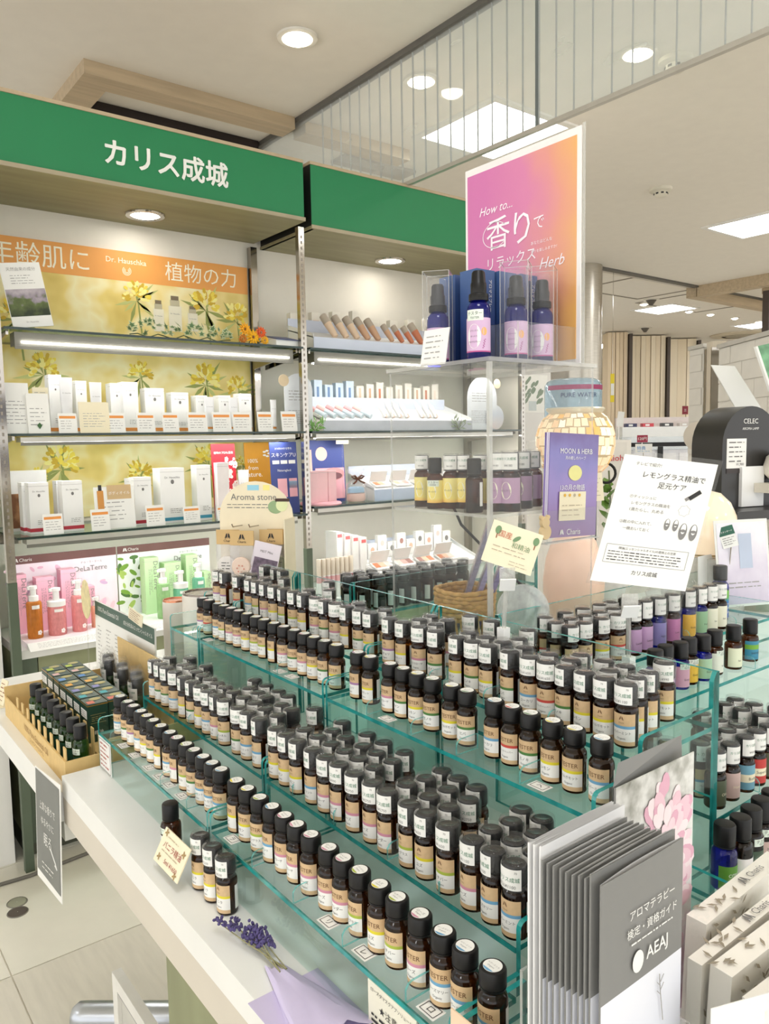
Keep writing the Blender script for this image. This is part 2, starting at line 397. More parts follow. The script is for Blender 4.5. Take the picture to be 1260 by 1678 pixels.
# green fascias with soffit and downlights
mGREEN = M('green_sign_lacquer', (28, 128, 78), 0.45, var=0.015)
def fascia(name, lb, x0, x1, z0, z1, lampx):
    t = thing(name, lb, 'shop sign', (x0, FY, z0))
    L = x1 - x0; h = z1 - z0
    part('panel', G().box((0, 0, 0.012), (L, 0.02, h - 0.012)), mGREEN, t)
    part('side', G().box((-0.001, 0.001, 0), (0.012, 0.42, h)), M('shaded_side', (16, 20, 18), 0.6), t)  # near-black colour stands in for the shade on the unlit end face
    part('top_edge', G().box((-0.004, -0.004, h - 0.012), (L, 0.42, h)), mOAK, t)
    part('soffit', G().box((-0.004, -0.006, 0), (L, 0.42, 0.012)), mSOFFIT, t)
    part('bottom_edge', G().box((-0.006, -0.011, 0.0), (L, -0.0062, 0.014)), M('soffit_edge', (168, 156, 130), 0.5), t)
    lx = lampx - x0
    part('lamp_trim', G().lathe([(0.052, -0.001), (0.074, -0.001), (0.072, -0.006), (0.055, -0.007), (0.052, -0.001)], 28, cap=False), mCHROME, t, 40, loc=(lx, 0.26, 0))
    part('lamp', G().lathe([(0.0, -0.004), (0.053, -0.004), (0.053, -0.001)], 28, cap=False), EMIT('soffit_lamp', (255, 250, 240), 16), t, loc=(lx, 0.26, 0))
    l = bpy.data.lights.new('soffit_spot', 'SPOT'); l.energy = 0.5; l.spot_size = 2.2; l.spot_blend = 0.6; l.shadow_soft_size = 0.05; l.color = (1, 0.95, 0.86)
    o = bpy.data.objects.new('soffit_spot', l); COL.objects.link(o); o.parent = t; o.location = (lx, 0.26, -0.012)
    return t
s1 = fascia('shop_sign', 'long green fascia sign with white Japanese lettering over the left shelves', 0.05, 1.71, 2.29, 2.527, 1.16)
g = G()
a_ = at(1, FY, 175, 245); b_ = at(1, FY, 370, 285)
g_text(g, 'カリス成城', 0.1, ((a_.x + b_.x) / 2 - 0.05, -0.0015, 0.112), X3, Z3, width=(b_.x - a_.x) * 1.03)
g0 = g; g = G()
for ax_, az_ in ((0, 0), (0.0022, 0), (-0.0022, 0), (0, 0.0022), (0, -0.0022), (0.0015, 0.0015), (-0.0015, 0.0015), (0.0015, -0.0015), (-0.0015, -0.0015)):
    g.add([v + Vector((ax_, -0.0002 * len(g.f) / max(1, len(g0.f)), az_)) for v in g0.v], g0.f)
part('lettering', g, M('sign_letter_white', (245, 245, 238), 0.5), s1)
fascia('shop_fascia', 'plain green fascia over the right shelves beside the pink poster', 1.745, 3.05, 2.268, 2.53, 2.35)
# shelf bays
mSHELFGL = CLEAR('shelf_glass', (0.80, 0.90, 0.86), 1.45)
mSHELFED = M('dark_shelf_edge', (32, 52, 46), 0.15, var=0.2)
mLED = EMIT('shelf_light_strip', (255, 253, 250), 20.0)
mSLOT = M('post_slots', (140, 132, 122), 0.4, 0.6)
def bay(lb, x0, x1, shelves, posts):
    t = thing('glass_shelf_bay', lb, 'shelf', (x0, FY, 0))
    L = x1 - x0
    for px in posts:
        part('post_base', G().box((px - x0 - 0.014, -0.007, 0.0), (px - x0 + 0.014, 0.019, 0.979)), M('dark_olive_post', (84, 96, 78), 0.5), t)
        part('front_post', G().box((px - x0 - 0.013, -0.006, 0.98), (px - x0 + 0.013, 0.018, 2.266)), mCHROME, t)
        g = G()
        for k in range(57): g.box((px - x0 - 0.003, -0.0068, 0.99 + k * 0.022), (px - x0 + 0.003, -0.0058, 0.99 + k * 0.022 + 0.011))
        w = part('slot_row', g, mSLOT, t); w['kind'] = 'stuff'
        part('wall_upright', G().box((px - x0 - 0.015, 0.385, 0.746), (px - x0 + 0.015, 0.418, 2.266)), mCHROME, t)
    for (z, led) in shelves:
        part('glass_shelf', G().box((0.016, -0.01, z - 0.008), (L - 0.016, 0.40, z), 0, em=1), [mSHELFGL, mSHELFED], t)
        for bx in (0.03, L - 0.03):
            part('bracket', G().add([(bx - 0.004, 0.38, z - 0.009), (bx - 0.004, 0.02, z - 0.009), (bx - 0.004, 0.02, z - 0.022), (bx - 0.004, 0.38, z - 0.06), (bx + 0.004, 0.38, z - 0.009), (bx + 0.004, 0.02, z - 0.009), (bx + 0.004, 0.02, z - 0.022), (bx + 0.004, 0.38, z - 0.06)], [(0, 1, 2, 3), (7, 6, 5, 4), (0, 4, 5, 1), (1, 5, 6, 2), (2, 6, 7, 3), (3, 7, 4, 0)]), mCHROME, t)
        if led:
            hb_ = 0.055 if z > 1.6 else 0.028
            h = part('light_housing', G().box((0.05, 0.015, z - hb_), (L - 0.05, 0.075, z - 0.012)), M('alloy_housing', (120, 118, 108), 0.35, 0.4) if z > 1.6 else M('alloy_rail', (200, 196, 186), 0.3, 0.5), t)
            if z > 1.6: part('light_strip', G().box((0.07, 0.011, z - 0.046), (L - 0.07, 0.0145, z - 0.041)), mLED, h)
            part('front_hood', G().box((0.05, 0.015, z - hb_ - 0.011), (L - 0.05, 0.018, z - hb_ - 0.0002)), MATS['alloy_housing'], h)
            part('light_strip', G().box((0.07, 0.045, z - hb_ - 0.003), (L - 0.07, 0.065, z - hb_ - 0.0005)), mLED, h)
        else:
            part('front_rail', G().box((0.04, 0.012, z - 0.03), (L - 0.04, 0.03, z - 0.012)), M('alloy_rail', (200, 196, 186), 0.3, 0.7), t)
    return t
bay('left chrome shelf bay with glass shelves of white boxes', 0.565, 1.70, ((1.797, True), (1.46, True), (1.125, True)), (0.56, 1.69))
bay('right chrome shelf bay with glass shelves of make-up trays', 1.70, 2.98, ((1.797, True), (1.46, True), (1.150, True)), (2.985,))
# base cabinet below the shelves
bc = thing('base_cabinet', 'olive base cabinet under the chrome shelves', 'cabinet', (0.575, 2.745, 0))
part('top', G().box((0, -0.02, 0.715), (2.45, 0.37, 0.745)), mWHITE, bc)
for k, (x0, x1) in enumerate(((0.0, 0.055), (0.06, 0.60), (0.606, 1.2), (1.206, 1.8), (1.806, 2.45))):
    part('door', G().box((x0, 0.0 if k else -0.01, 0.075), (x1, 0.05, 0.712)), mOLIVE if k else M('dark_olive_post', (84, 96, 78), 0.5), bc)
part('body', G().box((0, 0.052, 0.07), (2.45, 0.36, 0.714)), mOLIVE, bc)
part('plinth', G().box((0.0, 0.06, 0.0), (2.45, 0.36, 0.07)), M('plinth_shade', (78, 80, 66), 0.6), bc)  # darkened colour carries the kick shadow below the doors
# ================================================================== island counter
mAPRON = M('counter_edge', (212, 204, 190), 0.45, var=0.02)
ct = thing('display_counter', 'long white display counter carrying the stepped glass risers', 'counter', (0.326, 0.1, 0))
part('top', G().box((0, 0, 0.845), (1.5, 1.20, 0.88)), mWHITE, ct)
part('apron', G().box((0.0004, 0.0, 0.80), (1.5, 1.1996, 0.8446)), mAPRON, ct)
part('support_panel', G().box((0.075, 0.05, 0.0), (0.10, 0.97, 0.80)), mOLIVE, ct)
part('support_panel', G().box((1.40, 0.05, 0.0), (1.43, 1.1, 0.80)), mOLIVE, ct)
ct2 = thing('low_counter', 'lower white counter end carrying the kraft tray of green boxes', 'counter', (0.317, 1.305, 0))
part('top', G().box((0, 0, 0.80), (1.1, 0.75, 0.85)), mWHITE, ct2)
part('bracket', G().box((0.01, 0.0, 0.765), (0.03, 0.03, 0.7996)), mWHITE, ct2)
part('support_panel', G().box((0.62, 0.02, 0.0), (0.645, 0.58, 0.80)), mOLIVE, ct2)
pl = thing('centre_platform', 'white plinth between the glass risers carrying the clear acrylic stand', 'plinth', (0.81, 0.79, 0.88))
part('body', G().box((0, 0, 0), (0.95, 0.32, 0.14)), mWHITE, pl); part('lid', G().box((-0.004, -0.004, 0.14), (0.954, 0.324, 0.15)), mWHITE, pl)

# ================================================================== stepped glass risers
def riser(lb, T, L, base, steps, uend, back=None, fins=(), finstep=(), kana=()):
    """T maps (u depth, v length, w height) to the world; steps = ((u, w), ...)"""
    t = thing('glass_display_riser', lb, 'display riser')
    mm = [mGLASS, mTEAL]; th = 0.005
    prev = base
    for i, (u, w_) in enumerate(steps):
        ue = steps[i + 1][0] if i + 1 < len(steps) else uend
        part('riser_panel', G().box((u, th, prev + 0.0003), (u + th, L - th, w_ - th), 0, T, em=1), mm, t)
        part('shelf_pane', G().box((u - 0.001, 0.0052, w_ - th), (ue, L - 0.0052, w_), 0, T, em=1), mm, t)
        prev = w_
    if back: part('back_panel', G().box((uend - th, th, base + 0.0003), (uend, L - th, back), 0, T, em=1), mm, t)
    pts = [(steps[0][0], base + 0.0003)]
    for i, (u, w_) in enumerate(steps):
        ue = steps[i + 1][0] if i + 1 < len(steps) else uend
        r = 0.007; h = 0.024
        for k in range(4):
            a = PI - k * PI / 6; pts.append((u + r + r * math.cos(a), w_ + h - r + r * math.sin(a)))
        pts.append((ue, w_ + h))
    if back: pts[-1:] = [(uend - 0.012, steps[-1][1] + 0.024), (uend - 0.012, back - 0.01), (uend - 0.006, back), (uend, back)]
    pts.append((uend, base + 0.0003))
    for v0 in (0.0, L - th):
        TT = T @ Matrix(((1, 0, 0, 0), (0, 0, 1, 0), (0, 1, 0, 0), (0, 0, 0, 1)))
        part('end_panel', G().prism(pts, v0, v0 + th, 0, TT, em=1), mm, t)
    for v, si in fins:
        u, w_ = steps[si]; f = [(u + 0.001, w_ + 0.0002), (u + 0.001, w_ + 0.012), (u + 0.004, w_ + 0.016), (u + 0.008, w_ + 0.0175), (u + 0.034, w_ + 0.0175), (u + 0.034, w_ + 0.0002)]
        TT = T @ Matrix(((1, 0, 0, 0), (0, 0, 1, 0), (0, 1, 0, 0), (0, 0, 0, 1)))
        part('divider', G().prism(f, v - 0.0012, v + 0.0012, 0, TT, em=1), [mACRYL, CLEAR('divider_edge', (0.45, 0.8, 0.78), 1.5, haze=0.4, hazecol=(120, 200, 195))], t)
    R3 = T.to_3x3()
    for v, si, ch in kana:
        u, w_ = steps[si]
        o = T @ Vector((u + 0.012, v, w_)); R = R3 @ Vector((0, -1, 0)); U = R3 @ Vector((1, 0, 0))
        g = G(); g.add([o + R * a + U * b + Z3 * c for c in (0.0002, 0.0007) for a, b in ((-0.011, -0.0075), (0.011, -0.0075), (0.011, 0.0075), (-0.011, 0.0075))], [(3, 2, 1, 0), (4, 5, 6, 7), (0, 1, 5, 4), (1, 2, 6, 5), (2, 3, 7, 6), (3, 0, 4, 7)])
        k = part('index_tag', g, mPAPER, t)
        g = G(); oo = o + Z3 * 0.001
        for sx, sy, ww, hh in ((0, 0.0055, 0.017, 0.0007), (0, -0.0055, 0.017, 0.0007), (-0.0085, 0, 0.0007, 0.011), (0.0085, 0, 0.0007, 0.011)):
            g_rect(g, oo + R * sx + U * sy, R, U, ww, hh)
        g_text(g, ch, 0.0085, oo, R, U, bold=0)
        part('print', g, mINK, k)
    return t
TL = lambda y0: Matrix.Translation((0, y0, 0))
low = ((0.388, 0.9395), (0.467, 0.985)); upp = ((0.575, 1.065), (0.648, 1.10))
def sel(vals, y0, y1): return [(v[0] - y0,) + tuple(v[1:]) for v in vals if y0 < v[0] < y1]
FL = [(1.24, 0), (1.03, 0), (0.94, 0), (0.76, 0), (0.67, 0), (0.58, 0), (0.485, 0), (1.11, 1), (1.01, 1), (0.80, 1), (0.71, 1), (0.61, 1), (0.53, 1)]
KL = [(1.21, 0, 'ホ'), (1.16, 0, 'マ'), (1.10, 0, 'ミ'), (1.06, 0, 'ム'), (1.025, 0, 'メ'), (0.98, 0, 'ユ'), (0.83, 0, 'ラ'), (0.62, 0, 'リ'), (0.56, 0, 'レ'), (0.465, 0, 'ロ')]
FU = [(1.33, 0), (1.24, 0), (1.02, 0), (0.79, 0), (0.70, 0), (0.62, 0), (0.525, 0), (1.25, 1), (1.15, 1), (1.05, 1), (0.75, 1), (0.65, 1), (0.55, 1)]
KU = [(1.285, 0, 'ネ'), (1.03, 0, 'ハ'), (0.995, 0, 'ヒ'), (0.76, 0, 'フ'), (0.508, 0, 'ヘ')]
for y0, y1, w_ in ((0.425, 0.868, 'near'), (0.872, 1.299, 'far')):
    riser('lower green glass riser, %s half, along the white counter front' % w_, TL(y0), y1 - y0, 0.88, low, 0.573, None, sel(FL, y0, y1), (), sel(KL, y0, y1))
for y0, y1, w_ in ((0.43, 0.885, 'near'), (0.889, 1.299, 'middle')):
    riser('upper green glass riser, %s part, above the lower bottle rows' % w_, TL(y0), y1 - y0, 0.88, upp, 0.79, 1.163, sel(FU, y0, y1), (), sel(KU, y0, y1))
riser('upper green glass riser, far end part, beside the white canisters', TL(1.303), 0.13, 0.85, upp, 0.79, 1.163, [(0.027, 0)], (), ())
TR = Matrix(((0, -1, 0, 1.36), (1, 0, 0, 0), (0, 0, 1, 0), (0, 0, 0, 1)))     # depth along +y, length along -x
riser('front glass riser of testers at the right behind the cream packets', TR, 0.63, 0.88, ((0.362, 0.9395),), 0.436, None, [(0.30, 0), (0.44, 0), (0.55, 0)])
riser('middle glass riser of capped stock bottles at the right', TR, 0.555, 0.88, ((0.4405, 0.985),), 0.561, None, [(0.2, 0), (0.33, 0), (0.45, 0)])
riser('top glass riser of colourful bottles at the right', TR, 0.555, 0.88, ((0.5635, 1.065), (0.642, 1.10)), 0.782, 1.163, [(0.1, 0), (0.22, 0), (0.33, 0), (0.45, 0), (0.13, 1), (0.27, 1)])
TF = Matrix(((0, 1, 0, 0.80), (-1, 0, 0, 1.36), (0, 0, 1, 0), (0, 0, 0, 1)))     # faces away, depth along -y
riser('far glass riser backing onto the basket', TF, 0.5, 0.88 - 0.0, ((0.062, 1.065), (0.10, 1.10)), 0.228, 1.163)

# ================================================================== essential oil bottles
me_body = G().lathe([(0.0, 0.0006), (0.0105, 0.0), (0.0119, 0.0008), (0.0122, 0.002), (0.0122, 0.0385), (0.0119, 0.0405), (0.0108, 0.0427), (0.0094, 0.0440), (0.0090, 0.0452), (0.0098, 0.0458), (0.0098, 0.0466), (0.0088, 0.0470), (0.0088, 0.049)], 22, cap=False).mesh('bottle_body', mAMBER, 50)
def capgeo(r, z0, z1, n=60):
    g = G(); vs = []; fs = []
    lv = [(r, z0, 1), (r, z1 - 0.002, 1), (r - 0.001, z1 - 0.0004, 0), (r - 0.0025, z1, 0)]
    for (rr, z, rib) in lv:
        for k in range(n):
            q = rr - (0.00035 if (rib and k % 2) else 0); a = 2 * PI * k / n; vs.append((q * math.cos(a), q * math.sin(a), z))
    for i in range(3):
        for k in range(n): fs.append((i * n + k, i * n + (k + 1) % n, (i + 1) * n + (k + 1) % n, (i + 1) * n + k))
    fs.append(tuple(3 * n + k for k in range(n))); fs.append(tuple(reversed(range(n))))
    g.add(vs, fs)
    g.lathe([(r - 0.0002, z0 - 0.0022), (r + 0.0001, z0 - 0.0004)], 24)
    return g
me_cap = capgeo(0.0111, 0.0497, 0.064).mesh('cap', mBLACK, 40)
me_cap2 = capgeo(0.0109, 0.0497, 0.0655).mesh('cap', mBLACK, 40)
me_over = G().lathe([(0.01225, 0.0442), (0.0123, 0.0655), (0.0117, 0.0682), (0.0103, 0.0690), (0.0088, 0.0690), (0.0082, 0.0684), (0.0001, 0.0684)], 24, cap=False).mesh('overcap', mFILM, 50)
NAMES = {'blue': ('ペパーミント', 'ローズマリー', 'ユーカリ'), 'yellow': ('ベルガモット', 'レモン', 'ユズ'), 'green': ('ヒバ', 'ヒノキ', 'パイン'), 'pink': ('ラベンダー', 'ローズ', 'パルマローザ'), 'red': ('ブラックペッパー',), 'lime': ('レモングラス', 'フェンネル', 'ベチバー'), 'mauve': ('パチュリ', 'ミルラ')}
SP = math.radians(70)
def label_mesh(band, z0=0.0032, z1=0.0365, R=0.01232):
    h = z1 - z0; g = G()
    g.arc(R, -SP, SP, z0 + 0.62 * h, z1, 14, 0); g.arc(R, -SP, SP, z0 + 0.53 * h, z0 + 0.62 * h, 14, 1)
    g.arc(R, -SP, SP, z0 + 0.13 * h, z0 + 0.53 * h, 14, 2); g.arc(R, -SP, SP, z0, z0 + 0.13 * h, 14, 0)
    return g.mesh('label', [mKRAFT, mBAND[band], mPAPER], 60)
def print_mesh(name, tester):
    g = G(); R = 0.01242
    if tester: g_wrap(g, 'TESTER', 0.0062, R, 0, 0.0293, 0, 0.006)
    else:
        for k in (-1, 1):
            pts = [(0.0004 * k, 0.0023), (0.0011 * k, 0.0018), (0.0025 * k, -0.0017), (0.0014 * k, -0.0017), (0.0009 * k, -0.0004), (0.0004 * k, -0.0012)]
            V = [(R * math.sin(x / R), -R * math.cos(x / R), 0.0318 + y) for x, y in pts]
            g.add(V, [tuple(range(6))] if k > 0 else [tuple(reversed(range(6)))])
        g_wrap(g, 'Charis', 0.0022, R, 0, 0.0272)
    sz = min(0.0042, 0.02 / max(1, twidth(name)))
    g_wrap(g, name, sz, R, 0, 0.0165, 1); g_wrap(g, 'Organic', 0.003, R, 0, 0.0105, 1)
    return g.mesh('print', [M('label_brown_ink', (110, 75, 45), 0.7), mINK])
LBL = {b: label_mesh(b) for b in BAND}
PRN = {}
def prn(name, t):
    if (name, t) not in PRN: PRN[(name, t)] = print_mesh(name, t)
    return PRN[(name, t)]
def stick_mesh(band, name):
    g = G(); g.lathe([(0.0001, 0.0642), (0.0078, 0.0642), (0.0078, 0.0645), (0.0001, 0.0645)], 22, 0, cap=False)
    # coloured rim segment towards the front and a line of lettering
    pts = []
    for k in range(9):
        a = -PI / 2 + (k - 4) * 0.2; pts.append((0.0076 * math.cos(a), 0.0076 * math.sin(a), 0.06465))
    g.add(pts, [tuple(range(9))], 1)
    g_text(g, name, 0.002, (0, 0.0012, 0.06468), X3, Y3, 2, width=min(0.0125, 0.0032 * len(name)))
    g_text(g, 'Organic', 0.002, (0, -0.0022, 0.06468), X3, Y3, 2, width=0.007)
    return g.mesh('cap_sticker', [mPAPER, mBAND[band], mGREY])
STK = {}
def stk(b, n):
    if (b, n) not in STK: STK[(b, n)] = stick_mesh(b, n)
    return STK[(b, n)]
def price_mesh(price):
    g = G(); R = 0.01255; a = math.radians(78)
    g.arc(R, -a, a * 0.75, 0.0462, 0.0652, 14, 0)
    Rt = 0.01268; c = math.radians(-8)
    g_wrap(g, 'カリス成城', 0.0047, Rt, c + 0.14, 0.0558, 1)
    for k in (-1, 1):
        V = [(Rt * math.sin(c - 1.12 + x / Rt), -Rt * math.cos(c - 1.12 + x / Rt), 0.0558 + y) for x, y in ((0.0003 * k, 0.0015), (0.0016 * k, -0.0013), (0.0008 * k, -0.0013))]
        g.add(V, [(0, 1, 2)] if k > 0 else [(2, 1, 0)], 1)
    g_wrap(g, '税込¥' + price, 0.0040, Rt, c + 0.05, 0.0495, 2); g_wrap(g, '70', 0.0028, Rt, c + 0.75, 0.0622, 2)
    return g.mesh('price_sticker', [mPAPER, mGREENINK, mGREY], 60)
PRICE = [price_mesh(p) for p in ('1100', '1650', '2750', '990', '2200', '550')]
me_back = G().arc(0.01232, math.radians(100), math.radians(150), 0.006, 0.034, 6).mesh('back_label', mPAPER, 60)
def tester(x, y, z, rz, band, name, lb, group):
    t = thing('tester_bottle', lb, 'bottle', (x, y, z), rz, group)
    link('glass', me_body, t); link('cap', me_cap, t); link('cap_sticker', stk(band, name), t)
    l = link('label', LBL[band], t); link('print', prn(name, True), l)
    link('back_label', me_back, t); return t
def stock(x, y, z, rz, band, name, k, lb, group, rp=0.0):
    t = thing('oil_bottle', lb, 'bottle', (x, y, z), rz, group)
    link('glass', me_body, t); link('cap', me_cap2, t); o = link('overcap', me_over, t)
    link('price_sticker', PRICE[k % 6], t, rot=(0, 0, rp))
    l = link('label', LBL[band], t); link('print', prn(name, False), l)
    link('back_label', me_back, t); return t
rnd = random.Random(11)
T1Y = [0.4085, 0.440, 0.4665, 0.4973, 0.5295, 0.5560, 0.5877, 0.6159, 0.6421, 0.6763, 0.7051, 0.7313, 0.7592, 0.7885, 0.8189, 0.8480, 0.8900, 0.9162, 0.9433, 0.9724, 0.9986, 1.0298, 1.0560, 1.0899, 1.1195, 1.1457, 1.172, 1.2041, 1.2303, 1.2656]
T2Y = [0.4490, 0.4816, 0.5098, 0.5400, 0.5662, 0.5924, 0.6365, 0.6627, 0.6971, 0.7257, 0.7537, 0.7809, 0.8241, 0.8530, 0.9050, 0.9350, 0.9640, 0.9918, 1.0205, 1.0522, 1.083, 1.1155, 1.1434, 1.1748, 1.2060, 1.2340, 1.2620, 1.2860, 1.3256, 1.3525]
B1 = 'blue blue blue pink lime yellow lime pink pink pink pink pink blue lime yellow yellow blue blue blue green lime pink blue yellow green yellow blue mauve green blue'.split()
B2 = 'blue yellow yellow green red blue green yellow green yellow green pink yellow mauve yellow green yellow pink green pink yellow lime lime yellow pink pink lime blue red mauve'.split()
for i, y in enumerate(T1Y):
    n = NAMES[B1[i]]; nm = n[(i // 2) % len(n)]
    tester(0.4165, y, 0.9395, -PI / 2 + rnd.uniform(-0.3, 0.35), B1[i], nm, 'amber tester bottle with %s-banded label, %s from the brochures in the lower tester row' % (B1[i], ordinal(i + 1)), 'testers of the lower riser')
for i, y in enumerate(T2Y):
    n = NAMES[B2[i]]; nm = n[(i // 2) % len(n)]
    tester(0.609, y, 1.065, -PI / 2 + rnd.uniform(-0.3, 0.35), B2[i], nm, 'amber tester bottle with %s-banded label, %s from the brochures in the upper tester row' % (B2[i], ordinal(i + 1)), 'testers of the upper riser')
def near(y, Y, B):
    k = min(range(len(Y)), key=lambda q: abs(Y[q] - y)); n = NAMES[B[k]]; return B[k], n[(k // 2) % len(n)]
MROW = [(0.4815, [0.4440, 0.4702, 0.4964, 0.5303, 0.5622, 0.5888, 0.6243, 0.6515, 0.6832, 0.7149, 0.7411, 0.7694, 0.8048, 0.8327, 0.8525 + 0.0065, 0.9035, 0.9369, 0.9631, 1.005, 1.032, 1.0597, 1.0878, 1.118, 1.1492, 1.1864, 1.2193, 1.2455, 1.2717]),
        (0.508, [0.4442, 0.4704, 0.4990, 0.5574, 0.5885, 0.625, 0.6815, 0.7133, 0.7417, 0.7716, 0.8009, 0.8321, 0.9005, 0.9346, 0.966, 0.9982, 1.03, 1.0591, 1.0853, 1.1115, 1.1377, 1.1639, 1.1901, 1.2163, 1.2719]),
        (0.534, [0.4667, 0.4974, 0.5562, 0.5879, 0.6233, 0.6822, 0.7129, 0.7409, 0.7759, 0.806, 0.9079, 0.9344, 0.9777, 1.0039, 1.0312, 1.1827, 1.2459]),
        (0.5600, [0.4813, 0.5075, 0.5711, 0.6002, 0.6264, 0.6926, 0.7326, 0.7669, 0.8221, 0.8900, 0.9597, 0.9899, 1.0253, 1.0614])]
SROW = [(0.672, [0.4653, 0.4915, 0.5177, 0.5439, 0.5701, 0.5963, 0.6279, 0.6636, 0.6902, 0.7188, 0.7613, 0.7944, 0.8297, 0.8597, 0.9070, 0.9332, 0.9671, 0.9966, 1.0263, 1.0536, 1.092, 1.1236, 1.1573, 1.1902, 1.2215, 1.2520, 1.2782, 1.3260, 1.3822, 1.4140]),
        (0.6985, [0.472, 0.5054, 0.5577, 0.5907, 0.6294, 0.6645, 0.6953, 0.7258, 0.7905, 0.8263, 0.9060, 0.9727, 1.1176, 1.2712, 1.3230, 1.349]),
        (0.725, [0.4745, 0.5042, 0.5316, 0.5646, 0.6611, 0.7966, 0.8321, 1.096, 1.2469]),
        (0.768, [0.4826, 0.6842, 0.7521, 0.795, 1.1617, 1.3245, 1.3507, 1.3975])]
rw = ['front', 'second', 'third', 'back']
for rows, z, Y, B, nm_ in ((MROW, 0.985, T1Y, B1, 'lower'), (SROW, 1.10, T2Y, B2, 'upper')):
    for r, (x, ys) in enumerate(rows):
        for i, y in enumerate(ys):
            b, n = near(y, Y, B)
            stock(x + rnd.uniform(-0.0006, 0.0006), y, z, -PI / 2 + rnd.uniform(-0.25, 0.3), b, n, i // 3 + r,
                  'capped amber bottle with price sticker, %s from the brochures, %s row, %s stock shelf' % (ordinal(i + 1), rw[r], nm_), 'stock bottles of the %s riser' % nm_, rnd.uniform(-0.5, 0.25))
# ================================================================== goods on the shelf wall
mDRW = M('white_carton', (242, 241, 238), 0.5, var=0.015)
mPHOTO = RAMPMAT('meadow_photo_print', [(0.0, (205, 175, 80)), (0.3, (232, 206, 120)), (0.5, (244, 232, 184)), (0.7, (238, 214, 140)), (1.0, (215, 190, 100))], 'X', -0.6, 1.6, 0.5, 1.1, 4.0)
pb = thing('flower_poster', 'wide poster of yellow flowers with orange headline band behind the left shelves', 'poster', (0.66, WY - 0.008, 1.14))
part('board', G().box((-0.03, 0, 0), (1.008, 0.006, 0.925)), mPHOTO, pb)
part('headline_band', G().box((-0.03, -0.0008, 0.925), (1.008, 0.006, 1.04)), M('headline_orange', (232, 160, 80), 0.5, var=0.02), pb)
mCRI = M('cream_ink', (250, 240, 215), 0.6)
for q, sx, w_ in (('年齢肌に', (-20, 145), 0), ('植物の力', (268, 384), 0)):
    g = G(); a_ = at(1, WY, sx[0], 420); b_ = at(1, WY, sx[1], 440)
    g_text(g, q, 0.05, ((a_.x + b_.x) / 2 - 0.66, -0.0016, 0.985), X3, Z3, width=(b_.x - a_.x)); part('headline', g, mCRI, pb)
g = G(); a_ = at(1, WY, 172, 420); b_ = at(1, WY, 238, 430)
g_text(g, 'Dr. Hauschka', 0.03, ((a_.x + b_.x) / 2 - 0.66, -0.0016, 1.003), X3, Z3, width=(b_.x - a_.x))
oc = Vector(((a_.x + b_.x) / 2 - 0.66, -0.0016, 0.965))
for r in (0.008, 0.013, 0.018):
    pts = []
    for k in range(13):
        an = PI * 0.72 + k * (PI * 1.56) / 12; pts.append((an, r))
    vs = [oc + X3 * (r_ * math.cos(an)) + Z3 * (r_ * math.sin(an)) for an, r_ in pts] + [oc + X3 * ((r_ - 0.0022) * math.cos(an)) + Z3 * ((r_ - 0.0022) * math.sin(an)) for an, r_ in pts]
    g.add(vs, [(i, i + 1, 13 + i + 1, 13 + i) for i in range(12)])
part('maker_logo', g, mCRI, pb)
def flower_print(gy, gg, o, s, seed):
    r_ = random.Random(seed); o = Vector(o)
    for k in range(9):
        an = r_.uniform(-0.3, PI + 0.3) if k % 2 else r_.uniform(PI, 2 * PI); l = s * r_.uniform(0.8, 1.35); w_ = s * 0.09
        d = X3 * math.cos(an) + Z3 * math.sin(an); n = X3 * -math.sin(an) + Z3 * math.cos(an); b = o + Z3 * (-0.25 * s) - Y3 * 0.0002
        gg.add([b, b + d * l * 0.5 + n * w_, b + d * l, b + d * l * 0.5 - n * w_], [(3, 2, 1, 0)], r_.randint(0, 1))
    gg.add([o + X3 * 0.02 * s, o + X3 * 0.1 * s, o + Vector((0.25 * s, 0, -1.9 * s)), o + Vector((0.17 * s, 0, -1.9 * s))], [(3, 2, 1, 0)], 0)
    for k in range(46):
        an = r_.uniform(-0.5, PI + 0.5); rr = s * 0.62 * math.sqrt(r_.random()); d = X3 * math.cos(an) + Z3 * (math.sin(an)); c = o + d * rr - Y3 * (0.0006 + 0.00002 * k)
        n = X3 * -d.z + Z3 * d.x; l = s * r_.uniform(0.2, 0.36); w_ = s * 0.075
        gy.add([c - d * l * 0.5, c - d * l * 0.2 + n * w_, c + d * l * 0.35 + n * w_ * 0.9, c + d * l * 0.55, c + d * l * 0.35 - n * w_ * 0.9, c - d * l * 0.2 - n * w_], [(5, 4, 3, 2, 1, 0)], r_.randint(0, 2))
PETM = [M('petal_yellow', (240, 214, 80), 0.6), M('petal_cream', (250, 236, 150), 0.6), M('petal_ochre', (214, 176, 50), 0.6)]; LEAM = [M('leaf_olive', (150, 156, 84), 0.6), M('leaf_pale', (192, 194, 120), 0.6)]
for k, (q, s) in enumerate([((25, 515), 26), ((222, 485), 24), ((335, 500), 28), ((385, 520), 26), ((70, 605), 26), ((228, 612), 22), ((335, 622), 28), ((388, 636), 22), ((98, 760), 28), ((228, 775), 22), ((338, 752), 26), ((60, 780), 14), ((395, 760), 16)]):
    p = at(1, WY, *q) - Vector((0.66, WY - 0.008, 1.14)); p.y = -0.0008
    gy, gg = G(), G(); flower_print(gy, gg, p, s * 0.0034, k + 3)
    part('flower_print', gy, PETM, pb); part('leaf_print', gg, LEAM, pb)
g = G()       # the printed pump bottles
